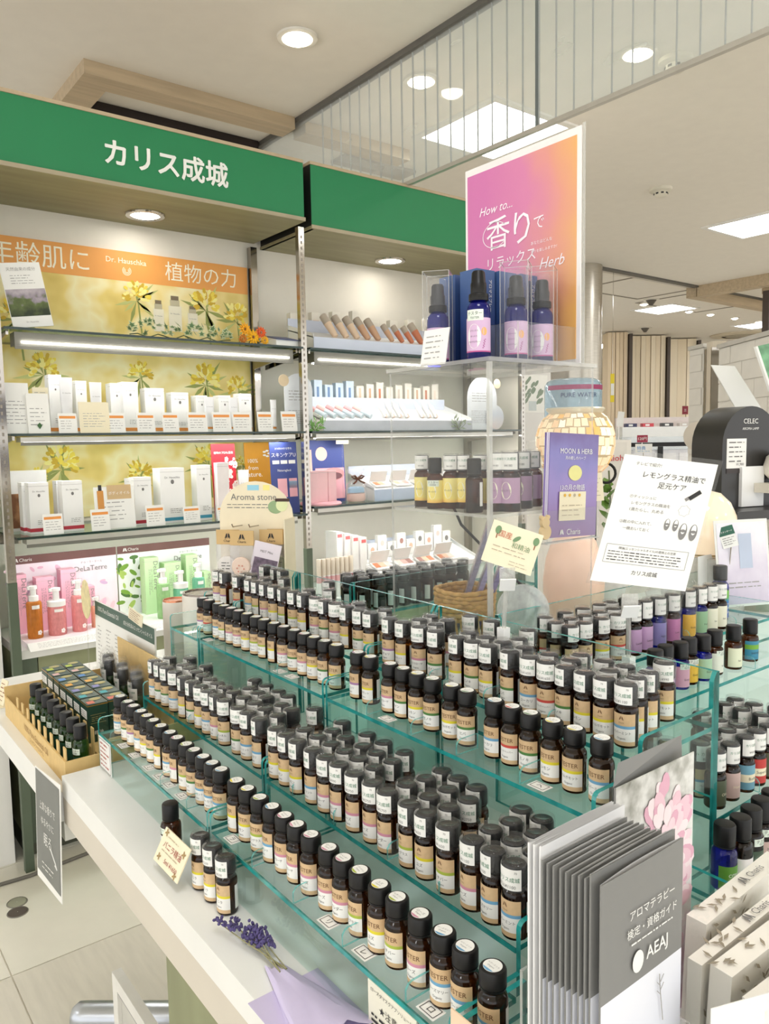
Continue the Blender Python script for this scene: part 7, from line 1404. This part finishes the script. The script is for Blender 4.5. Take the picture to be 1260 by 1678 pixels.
t, o, R, U, N, w_, h = quad('green_price_tag', 'small white price tag with green header below the cream dome lamp', 'price tag', dep(1186, 900, 1.42), dep(1211, 893, 1.42), dep(1174, 866, 1.42), mPAPER, 0.001, TR=1); g = G(); g_rect(g, o + U * h * 0.28, R, U, w_, h * 0.42, 0); g_text(g, 'スタンダード', 0.01, o + U * h * 0.25 + N * 0.0004, R, U, 1, width=w_ * 0.75); g_lines(g, o - U * h * 0.2, R, U, w_ * 0.8, h * 0.4, 4, 2); part('print', g, [M('tag_green', (40, 96, 76), 0.5), mPAPER, mGREY], t); part('wire', G().tube([-N * 0.0015, -N * 0.01 - Z3 * 0.06, -N * 0.03 - Z3 * (t.location.z - AZ)], 0.001, 6), mCHROME, t)
for i, (q, c, s) in enumerate((((1240, 905), (168, 166, 150), 0.036), ((1250, 965), (160, 168, 150), 0.034))):
    p = dep(q[0], q[1], 1.72); t = thing('pouch', ('grey tied pouch in clear film at the right edge', 'sage knotted pouch at the right edge')[i], 'pouch', (p.x, p.y, AZ)); n = 14; vs = []; fs = []; q_ = random.Random(i); hz = p.z - AZ + 0.02
    for j, (rr, f) in enumerate(((0.9, 0), (1.1, 0.3), (1.0, 0.6), (0.45, 0.8), (0.35, 0.84), (0.75, 1.0))):
        for m2 in range(n): r2 = s * rr * (1 + q_.uniform(-0.12, 0.12)); a = 2 * PI * m2 / n; vs.append((r2 * math.cos(a), r2 * math.sin(a), hz * f))
    for j in range(5):
        for m2 in range(n): fs.append((j * n + m2, j * n + (m2 + 1) % n, (j + 1) * n + (m2 + 1) % n, (j + 1) * n + m2))
    part('cloth', G().add(vs, fs), M('pouch_cloth_%d' % i, c, 0.8, var=0.15, scale=40, bump=0.4), t, 80); part('tie', G().lathe([(s * 0.42, hz * 0.81), (s * 0.42, hz * 0.83)], 14, cap=False), mSTRAW, t)

# ================================================================== floor things at the left
for (q, c, lb) in (((28, 1479), (150, 150, 130), 'olive round floor cap'), ((29, 1495), (84, 74, 66), 'dark brown round floor cap')):
    p = at(2, 0, *q); t = thing('floor_cap', lb + ' set in the pale tile', 'floor cap', (p.x, p.y, 0)); part('disc', G().lathe([(0.001, 0.0022), (0.026, 0.002), (0.028, 0.0002)], 24, cap=False), M('floor_cap_%d' % c[0], c, 0.6), t, 40); part('rim', G().lathe([(0.028, 0.0002), (0.029, 0.0024), (0.031, 0.0002)], 24, cap=False), M('cap_rim', (130, 126, 116), 0.4), t, 40)
path = [(0.0, 2.72, 0.006), (0.3, 2.68, 0.006), (0.55, 2.66, 0.006), (0.8, 2.69, 0.006), (1.05, 2.64, 0.006), (1.3, 2.67, 0.006)]
tag(part('power_cable', G().tube(path, 0.006, 8), M('grey_cable', (110, 106, 98), 0.6), None, 60), 'grey power cable lying along the olive base cabinet', 'cable')
p0, p1 = at(2, 0.06, 120, 1662), at(2, 0.06, 330, 1662); sv = thing('step_roller', 'silver rounded metal bar on the floor at the bottom edge', 'metal bar', ((p0.x + p1.x) / 2, (p0.y + p1.y) / 2, 0)); d = (p1 - p0); L = d.length / 2; ang = math.atan2(d.y, d.x); TT = Matrix.Rotation(ang, 4, 'Z')
part('bar', G().lathe([(0.001, -L), (0.022, -L), (0.032, -L + 0.012), (0.033, -L + 0.03), (0.033, L), (0.001, L)], 24, cap=False, T=TT @ Matrix.Translation((0, 0, 0.055)) @ Matrix.Rotation(PI / 2, 4, 'Y')), M('silver_bar', (186, 190, 196), 0.3, 0.9), sv, 50); part('foot', G().box((-L + 0.03, -0.03, 0), (L, 0.03, 0.03), T=TT), mBLACK, sv)
c0 = dep(183, 1592, 1.62); fr_ = thing('standing_frame', 'white wooden picture frame standing on the floor at the bottom edge', 'picture frame', (c0.x, c0.y, 0)); ht = c0.z; W3 = 0.27
mEAS = M('white_wood', (232, 230, 224), 0.5); LF = 0.30; FB = 0.02
part('stile', G().box((0, -0.028, 0), (FB, 0, ht)), mEAS, fr_); part('stile', G().box((0, -LF, 0), (FB, -LF + 0.028, ht)), mEAS, fr_)
part('rail', G().box((0, -LF + 0.0282, ht - 0.028), (FB, -0.0282, ht)), mEAS, fr_); part('rail', G().box((0, -LF + 0.0282, 0.06), (FB, -0.0282, 0.088)), mEAS, fr_)
part('inner_bead', G().box((0.002, -LF + 0.0282, ht - 0.036), (FB - 0.004, -0.0282, ht - 0.0282)), mLGREY, fr_)
part('panel', G().box((0.008, -LF + 0.0282, 0.0882), (0.012, -0.0282, ht - 0.0362)), M('easel_panel', (206, 204, 196), 0.5), fr_)
part('strut', G().box((FB, -LF / 2 - 0.01, 0), (FB + 0.016, -LF / 2 + 0.01, ht * 0.8), T=Matrix.Rotation(-0.12, 4, 'Y')), mEAS, fr_)

# ================================================================== the shop beyond
wf = M('far_wall_paint', (232, 220, 198), 0.7, var=0.02)
struct(part('wall_far', G().box((19.5, -3, 0), (19.7, 17, CEIL)), wf)); struct(part('wall_rear', G().box((3.4, 16.5, 0), (19.5, 16.7, CEIL)), wf))
# steel column
p = at(2, CEIL, 958, 437); cl = thing('steel_column', 'brushed steel column to the right of the pink poster', 'column', (p.x, p.y, 0)); part('shaft', G().lathe([(0.17, 0.0), (0.17, CEIL)], 40), mSTEEL, cl, 40); part('base_ring', G().lathe([(0.18, 0), (0.18, 0.1)], 40), mSTEEL, cl, 40)
rl = thing('ceiling_shutter_rail', 'dark shutter rail in the ceiling right of the steel column', 'rail', (6.5, 4.9, CEIL)); part('rail', G().box((0.0, -0.03, -0.02), (6, 0.03, 0)), MATS['dark_rail'], rl); part('track', G().box((0.0, 0.04, -0.012), (6, 0.10, 0)), MATS['rail_alloy'], rl)
of = thing('oak_hanging_frame', 'pale oak frame hanging from the ceiling at the right edge', 'ceiling trim', (8.3, 4.6, CEIL)); part('beam', G().box((0, 0.30, -0.12), (6, 0.42, 0)), mOAK, of); part('beam', G().box((0, -2.2, -0.12), (0.14, 0.29, 0)), mOAK, of); part('beam', G().box((0.6, -0.25, -0.10), (6, -0.15, 0)), mOAK, of)
p = dep(1257, 500, 8.5); ps = thing('frame_post', 'dark post hanging below the oak frame at the right edge', 'post', (p.x, p.y, p.z - 0.32)); part('post', G().box((-0.035, -0.035, 0), (0.035, 0.035, CEIL - 0.12 - (p.z - 0.32))), M('dark_bronze', (72, 60, 50), 0.5), ps); part('plate', G().box((-0.06, -0.06, -0.01), (0.06, 0.06, -0.0002)), MATS['dark_bronze'], ps)
for q, lb, s in (((1215, 548), 'large round ceiling air vent above the white brick wall', 0.5), ((1080, 600), 'far oval ceiling air vent above the beige panels', 0.8)):
    p = at(2, CEIL, *q); t = thing('air_vent', lb, 'air vent', p); part('ring', G().lathe([(s * 0.6, -0.001), (s, -0.001), (s * 0.98, -0.02), (s * 0.62, -0.03)], 32, cap=False), M('vent_cream', (216, 204, 180), 0.6), t, 40); part('core', G().lathe([(0.001, -0.03), (s * 0.5, -0.03), (s * 0.55, -0.002)], 32, cap=False), M('vent_core', (170, 160, 140), 0.6), t, 40)
for i, q in enumerate(((1067, 491), (1057, 537), (1001, 574), (1003, 594))):
    p = at(2, CEIL, *q); t = thing('ceiling_sensor', 'small dark ceiling sensor, %s from the top right of the steel column' % ordinal(i + 1), 'sensor', p); part('cone', G().lathe([(0.07, -0.001), (0.02, -0.07)], 14), M('sensor_dark', (90, 84, 76), 0.5), t, 40); part('plate', G().lathe([(0.1, -0.0005), (0.1, -0.008)], 18), mTRIM, t, 40)
for q, ww2 in (((1049, 472), (1.2, 0.9)), ((1150, 495), (1.4, 1.0))):
    p = at(2, CEIL, *q); t = thing('ceiling_hatch', 'square inspection hatch in the ceiling, %s' % ('nearest the steel column' if q[0] < 1100 else 'beside the near far lamp'), 'hatch', p)
    for a, b in (((-ww2[0] / 2, -ww2[1] / 2), (ww2[0] / 2, -ww2[1] / 2 + 0.03)), ((-ww2[0] / 2, ww2[1] / 2 - 0.03), (ww2[0] / 2, ww2[1] / 2)), ((-ww2[0] / 2, -ww2[1] / 2 + 0.031), (-ww2[0] / 2 + 0.03, ww2[1] / 2 - 0.031)), ((ww2[0] / 2 - 0.03, -ww2[1] / 2 + 0.031), (ww2[0] / 2, ww2[1] / 2 - 0.031))): part('frame_bar', G().box((a[0], a[1], -0.006), (b[0], b[1], -0.0005)), M('hatch_line', (150, 142, 128), 0.6), t)
# white brick wall pieces, bricks built singly
mBRK = M('white_brick', (226, 221, 210), 0.7, var=0.05, scale=6, bump=0.15); mMOR = M('white_mortar', (216, 211, 200), 0.8)
def brickwall(nm, lb, A, B, z0, z1, bw=0.36, bh=0.13):
    A, B = Vector((A[0], A[1], 0)), Vector((B[0], B[1], 0)); L = (B - A).length; ang = math.atan2(B.y - A.y, B.x - A.x); t = thing(nm, lb, 'wall', (A.x, A.y, 0), ang)
    part('core', G().box((0, 0.006, 0), (L, 0.20, z1)), mMOR, t); r_ = random.Random(2); row = 0; z = z0; ms = {}
    while z < z1 - 0.02:
        x = -(bw / 2 if row % 2 else 0.0); hh_ = min(bh, z1 - z)
        while x < L:
            xa, xb = max(0, x), min(L, x + bw)
            if xb - xa > 0.03:
                key = (round(xb - xa, 3), round(hh_, 3))
                if key not in ms: ms[key] = G().box((0.003, 0, 0.003), (key[0] - 0.003, 0.0118, key[1] - 0.003)).mesh('brick', mBRK)
                link('brick', ms[key], t, (xa, r_.uniform(-0.0015, 0.0015), z))
            x += bw
        z += bh; row += 1
    part('cap_trim', G().box((-0.01, -0.012, z1), (L + 0.01, 0.21, z1 + 0.03)), M('alloy_trim', (200, 196, 186), 0.35, 0.5), t); return t
bA, bB = dep(1130, 570, 6.2), dep(1153, 570, 6.0); bC, bD = dep(1178, 570, 5.6), dep(1300, 555, 4.6)
brickwall('brick_pier', 'narrow white brick pier left of the pale alloy post', bA, bB, 1.0, dep(1140, 572, 6.1).z)
brickwall('brick_wall', 'white painted brick wall at the right edge behind the black lamp board', bC, bD, 1.0, dep(1200, 566, 5.4).z)
pA, pB = dep(1154, 570, 5.95), dep(1172, 570, 5.75); t = thing('alloy_post', 'pale alloy post between the two white brick walls', 'post', ((pA.x + pB.x) / 2, (pA.y + pB.y) / 2, 0), math.atan2(pB.y - pA.y, pB.x - pA.x)); part('post', G().box((-0.055, 0, 0), (0.055, 0.1, dep(1160, 562, 5.9).z)), M('post_cream', (212, 200, 178), 0.5), t); part('edge_strip', G().box((-0.07, -0.012, 0), (-0.056, 0.1, dep(1160, 572, 5.9).z)), mCHROME, t); part('edge_strip', G().box((0.056, -0.012, 0), (0.07, 0.1, dep(1160, 572, 5.9).z)), mCHROME, t)
# beige panelled pillars far away
pn = [M('panel_beige_%d' % i, c, 0.6, var=0.02, scale=4, stretch=(6, 6, 0.3)) for i, c in enumerate(((228, 208, 176), (242, 228, 200), (238, 222, 192)))]
for i, (q0, q1, d_, z1, nb) in enumerate(((995, 1028, 12.5, 616, 5), (1033, 1090, 13.0, 615, 7), (1094, 1140, 13.5, 630, 3))):
    A, B = dep(q0, 640, d_), dep(q1, 640, d_); ang = math.atan2(B.y - A.y, B.x - A.x); L = (Vector((B.x, B.y, 0)) - Vector((A.x, A.y, 0))).length; t = thing('panelled_pillar', ('tan slatted wall panel behind the water bottle', 'cream panelled pillar under the farthest lamps', 'cream wall with an arch beyond the dark frame')[i], 'wall panel', (A.x, A.y, 0), ang)
    for k_ in range(nb): part('panel', G().box((L * k_ / nb + 0.004, 0.012 * (k_ % 2), 0), (L * (k_ + 1) / nb - 0.004, 0.3, CEIL - 0.02)), pn[0 if i == 0 else (1 + k_ % 2)], t)
    part('dark_frame', G().box((L + 0.01, -0.05, 0), (L + 0.06, 0.3, CEIL - 0.05)), MATS['dark_bronze'], t)
# counters of the next shop
A = dep(1020, 700, 9.5); ang = math.atan2(-0.61, 0.79)
cs = thing('far_shop_counter', 'white counter of the next shop with black trimmed showcase', 'counter', (A.x, A.y, 0), ang); part('body', G().box((0, 0, 0), (1.05, 0.6, 1.24)), M('counter_white', (232, 232, 236), 0.4), cs); part('glass_case', G().box((0.05, -0.01, 1.2402), (1.0, 0.5, 1.40)), CLEAR('case_glass', (0.92, 0.95, 0.97), 1.4, haze=0.2), cs); part('top_rail', G().box((0.0, -0.04, 1.28), (1.0, -0.012, 1.33)), mBLACK, cs)
for x in (0.03, 0.43, 0.92): part('upright', G().box((x, -0.036, 0.9), (x + 0.06, -0.012, 1.279)), mBLACK, cs)
for k_ in range(3): part('drawer_front', G().box((0.1 + 0.3 * k_, -0.0118, 0.95), (0.36 + 0.3 * k_, -0.001, 1.2)), M('drawer_white', (244, 244, 246), 0.4), cs)
t = thing('price_flag', 'crimson price flag reading 120 on the next shop counter', 'sign', A + RW * 0.02, ang); t.location = dep(1044, 725, 9.2); part('flag', G().box((0.0, 0, 0), (0.125, 0.006, 0.085)), M('crimson_flag', (158, 26, 60), 0.5), t); g = G(); g_text(g, '120円', 0.05, (0.0625, -0.001, 0.043), X3, Z3, width=0.1); part('print', g, mPAPER, t); part('stem', G().box((0.055, 0.007, -0.10), (0.065, 0.012, 0.08)), mCHROME, t)
t = thing('blue_notice', 'white notice with blue print below the crimson flag', 'sign', dep(1041, 738, 9.15), ang); part('card', G().box((0, 0, -0.03), (0.2, 0.005, 0.075)), mPAPER, t); part('pole', G().tube([(0.1, 0.012, 0.02), (0.1, 0.012, -t.location.z)], 0.006, 6), mCHROME, t); g = G(); g_text(g, '特典', 0.05, (0.07, -0.001, 0.025), X3, Z3, width=0.1); g_lines(g, (0.1, -0.001, -0.012), X3, Z3, 0.15, 0.02, 1); part('print', g, M('cyan_ink', (80, 150, 210), 0.5), t)
A2 = dep(1020, 688, 11.0); sb = thing('far_shop_shelf', 'pale partition shelf with small goods beyond the next shop counter', 'shelf', (A2.x, A2.y, 0), ang); part('partition', G().box((0, 0.3, 0), (1.2, 0.36, dep(1020, 684, 11).z)), M('pale_mauve', (226, 214, 208), 0.6), sb); part('ledge', G().box((0, 0, 0), (1.2, 0.299, dep(1020, 700, 11).z)), mWHITE, sb)
for k_, (x, c) in enumerate(((0.08, (60, 60, 90)), (0.32, (200, 70, 80)), (0.6, (70, 70, 70)), (0.85, (210, 200, 190)), (1.0, (60, 60, 60)))):
    t = thing('small_goods', 'little %s packet on the far partition shelf' % ('navy', 'red', 'grey', 'pale', 'black')[k_], 'packet', sb.matrix_basis @ Vector((x, 0.1, dep(1020, 700, 11).z + 0.0005)), ang, 'far packets'); part('body', G().box((0, 0, 0), (0.16, 0.1, 0.05)), M('goods_%d' % k_, c, 0.5), t); part('band', G().box((0.04, -0.001, 0.012), (0.1, -0.0001, 0.038)), mPAPER, t)
t = thing('red_wall_sign', 'small dark red sign on the cream wall left of the brick pier', 'sign', dep(1118, 679, 12.2), ang); part('panel', G().box((0, 0, 0), (0.09, 0.01, 0.13)), M('maroon', (130, 30, 46), 0.5), t); g = G(); g_text(g, '三', 0.05, (0.045, -0.001, 0.065), X3, Z3, width=0.04); part('print', g, mPAPER, t)
t = thing('yellow_banner', 'slim yellow banner hanging behind the water bottle', 'banner', dep(1000, 659, 8.0), ang); part('cloth', G().box((0, 0, 0), (0.04, 0.006, 0.29)), M('banner_yellow', (240, 216, 40), 0.5), t); g = G(); g_rect(g, (0.02, -0.001, 0.13), X3, Z3, 0.034, 0.12); part('print', g, mPAPER, t); part('line', G().box((0.018, 0.002, 0.2902), (0.022, 0.004, CEIL - t.location.z)), mCHROME, t)
t = thing('desk_lamp_sign', 'white tilted sign plate on the next shop counter', 'sign', dep(1010, 698, 9.0), ang); part('plate', G().box((0, 0, 0), (0.075, 0.006, 0.17), T=Matrix.Rotation(0.12, 4, 'Y')), mPAPER, t); part('pole', G().tube([(0.03, 0.012, 0.02), (0.03, 0.03, -t.location.z)], 0.006, 6), mCHROME, t)
# water server behind the island
wd = 3.3; wc = dep(952, 660, wd); ws = thing('water_server', 'pale grey water server carrying a big blue water bottle', 'water server', (wc.x, wc.y, 0), math.atan2(RW.y, RW.x)); zt = dep(952, 722, wd).z
part('cabinet', G().box((-0.17, -0.05, 0), (0.20, 0.33, zt)), M('server_grey', (222, 216, 206), 0.45, var=0.02), ws); part('panel', G().box((-0.15, -0.056, zt - 0.36), (0.18, -0.0504, zt - 0.01)), M('server_panel', (210, 204, 194), 0.4), ws)
g = G(); g_text(g, 'Daiohs', 0.03, (0.13, -0.058, zt - 0.075), X3, Z3, width=0.10); part('lettering', g, mREDINK, ws); part('tap', G().box((-0.05, -0.09, zt - 0.2), (-0.03, -0.0565, zt - 0.16)), mBLACK, ws)
wb = thing('water_bottle', 'big translucent blue PURE WATER bottle on the water server', 'water bottle', (wc.x, wc.y, zt + 0.0005), math.atan2(RW.y, RW.x)); rz_ = 0.125; Tt = Matrix.Translation((0, 0.14, 0)); h2 = dep(952, 618, wd).z - zt
mWB = CLEAR('water_blue', (0.72, 0.84, 0.9), 1.35, haze=0.4, hazecol=(180, 206, 222)); part('bottle', G().lathe([(0.05, 0), (0.06, 0.03), (rz_, 0.09), (rz_, h2 - 0.03), (rz_ - 0.01, h2 - 0.01), (rz_ - 0.03, h2), (0.001, h2 - 0.004)], 36, T=Tt, cap=False), mWB, wb, 40)
g = G().arc(rz_ * 1.005, -1.25, 1.25, h2 - 0.050, h2 - 0.030, 20, 0, Tt); part('maroon_band', g, M('water_maroon', (150, 40, 90), 0.5), wb)
g = G(); V, F = tgeo('PURE WATER', 1.0); wd_ = twidth('PURE WATER'); s_ = 0.165 / wd_; R_ = rz_ * 1.015; g.add([Tt @ Vector((R_ * math.sin(a * s_ / R_), -R_ * math.cos(a * s_ / R_), h2 - 0.074 + b * s_)) for a, b in V], F); part('lettering', g, M('water_navy', (30, 40, 96), 0.5), wb)
# white slanted board, green picture and round cards behind the black lamp board
def lean4(nm, lb, cat, q, d, mat):
    P = [dep(a, b, dd_) for (a, b), dd_ in zip(q, d)]; o = P[0].copy(); t = thing(nm, lb, cat, o); N = (P[1] - P[0]).cross(P[3] - P[0]).normalized(); part('board', G().add([p - o for p in P] + [p - o - N * 0.004 for p in P], [(0, 1, 2, 3), (7, 6, 5, 4), (0, 4, 5, 1), (1, 5, 6, 2), (2, 6, 7, 3), (3, 7, 4, 0)]), mat, t); return t
t = lean4('slanted_board', 'plain white board slanting above the black lamp board', 'board', ((1205, 668), (1247, 668), (1204, 600), (1165, 598)), (1.8, 1.8, 1.78, 1.78), mPAPER); part('stay', G().tube([(0.03, 0.0, 0.01), (0.03, 0.03, -0.2), (0.03, 0.03, -(t.location.z - AZ))], 0.003, 6), mCHROME, t)
t = lean4('green_picture', 'white framed green line picture at the right edge', 'picture', ((1262, 640), (1300, 640), (1275, 560), (1238, 568)), (1.72, 1.72, 1.70, 1.70), M('green_picture', (120, 170, 130), 0.5, var=0.35, scale=30)); part('frame_edge', G().tube([(0, 0, 0), dep(1238, 568, 1.70) - t.location], 0.005, 6), mPAPER, t); part('stay', G().tube([(0.03, 0.0, 0.01), (0.03, 0.03, -(t.location.z - AZ))], 0.003, 6), mCHROME, t)
for i, (q, r) in enumerate((((1146, 715), 0.036), ((1160, 718), 0.028))):
    p = dep(q[0], q[1], 1.85 - 0.05 * i); t = thing('round_card', ('large round beige card left of the black lamp board', 'smaller round cream card touching the black lamp board')[i], 'card', (p.x, p.y, AZ)); d_ = (CAM - p).normalized(); part('disc', G().lathe([(0.0001, -0.001), (r, -0.001), (r, 0.001), (0.0001, 0.001)], 32, cap=False, T=Matrix.Translation(Z3 * (p.z - AZ)) @ d_.to_track_quat('Z', 'Y').to_matrix().to_4x4()), M('round_beige_%d' % i, ((222, 212, 196), (236, 228, 214))[i], 0.6), t); part('stick', G().box((-0.0015, 0.002, 0), (0.0015, 0.005, p.z - AZ - r * 0.5)), mACRED, t)
# leafy potted plant and notes seen beyond the lamp
p = dep(1000, 800, 1.75); pt_ = thing('ivy_pot', 'green leafy plant beside the iron lamp scroll', 'plant', (p.x, p.y, AZ)); hz = p.z - AZ; part('pot', G().lathe([(0.03, 0), (0.04, 0.08), (0.037, 0.082)], 24), mWHITE, pt_, 40); r_ = random.Random(2)
lfm = G().add([(0, 0, 0), (0.35, 0.25, 0.05), (0.3, 0.7, 0.0), (0, 1.1, -0.08), (-0.3, 0.7, 0.0), (-0.35, 0.25, 0.05), (0, 0.5, -0.06)], [(0, 1, 6), (1, 2, 6), (2, 3, 6), (3, 4, 6), (4, 5, 6), (5, 0, 6)]).mesh('leaf', M('deep_leaf', (104, 140, 60), 0.45, var=0.2))
part('stem', G().tube([(0, 0, 0.07), (0.006, 0, hz * 0.7), (-0.006, 0, hz + 0.04)], 0.002, 6), MATS['vine_green'], pt_)
for k_ in range(12): o_ = link('leaf', lfm, pt_, (r_.uniform(-0.008, 0.008), r_.uniform(-0.008, 0.008), hz * 0.5 + (hz * 0.55) * k_ / 12), (r_.uniform(0.2, 1.2), r_.uniform(-0.4, 0.4), r_.uniform(0, 6.28))); o_.scale = (0.035,) * 3
t, o, R, U, N, w_, h = quad('plant_note', 'small cream note beside the moon leaflets in front of the plant', 'card', dep(966, 822, 1.5), dep(990, 820, 1.5), dep(966, 776, 1.5), mCREAM, group='handwritten cards'); g = G(); g_lines(g, o, R, U, w_ * 0.75, h * 0.75, 5, thick=0.2); part('print', g, MATS['pencil'], t); part('stick', G().tube([(0, 0.002, 0.001), (0, 0.003, -(t.location.z - AZ))], 0.0015, 6), mIRON, t)
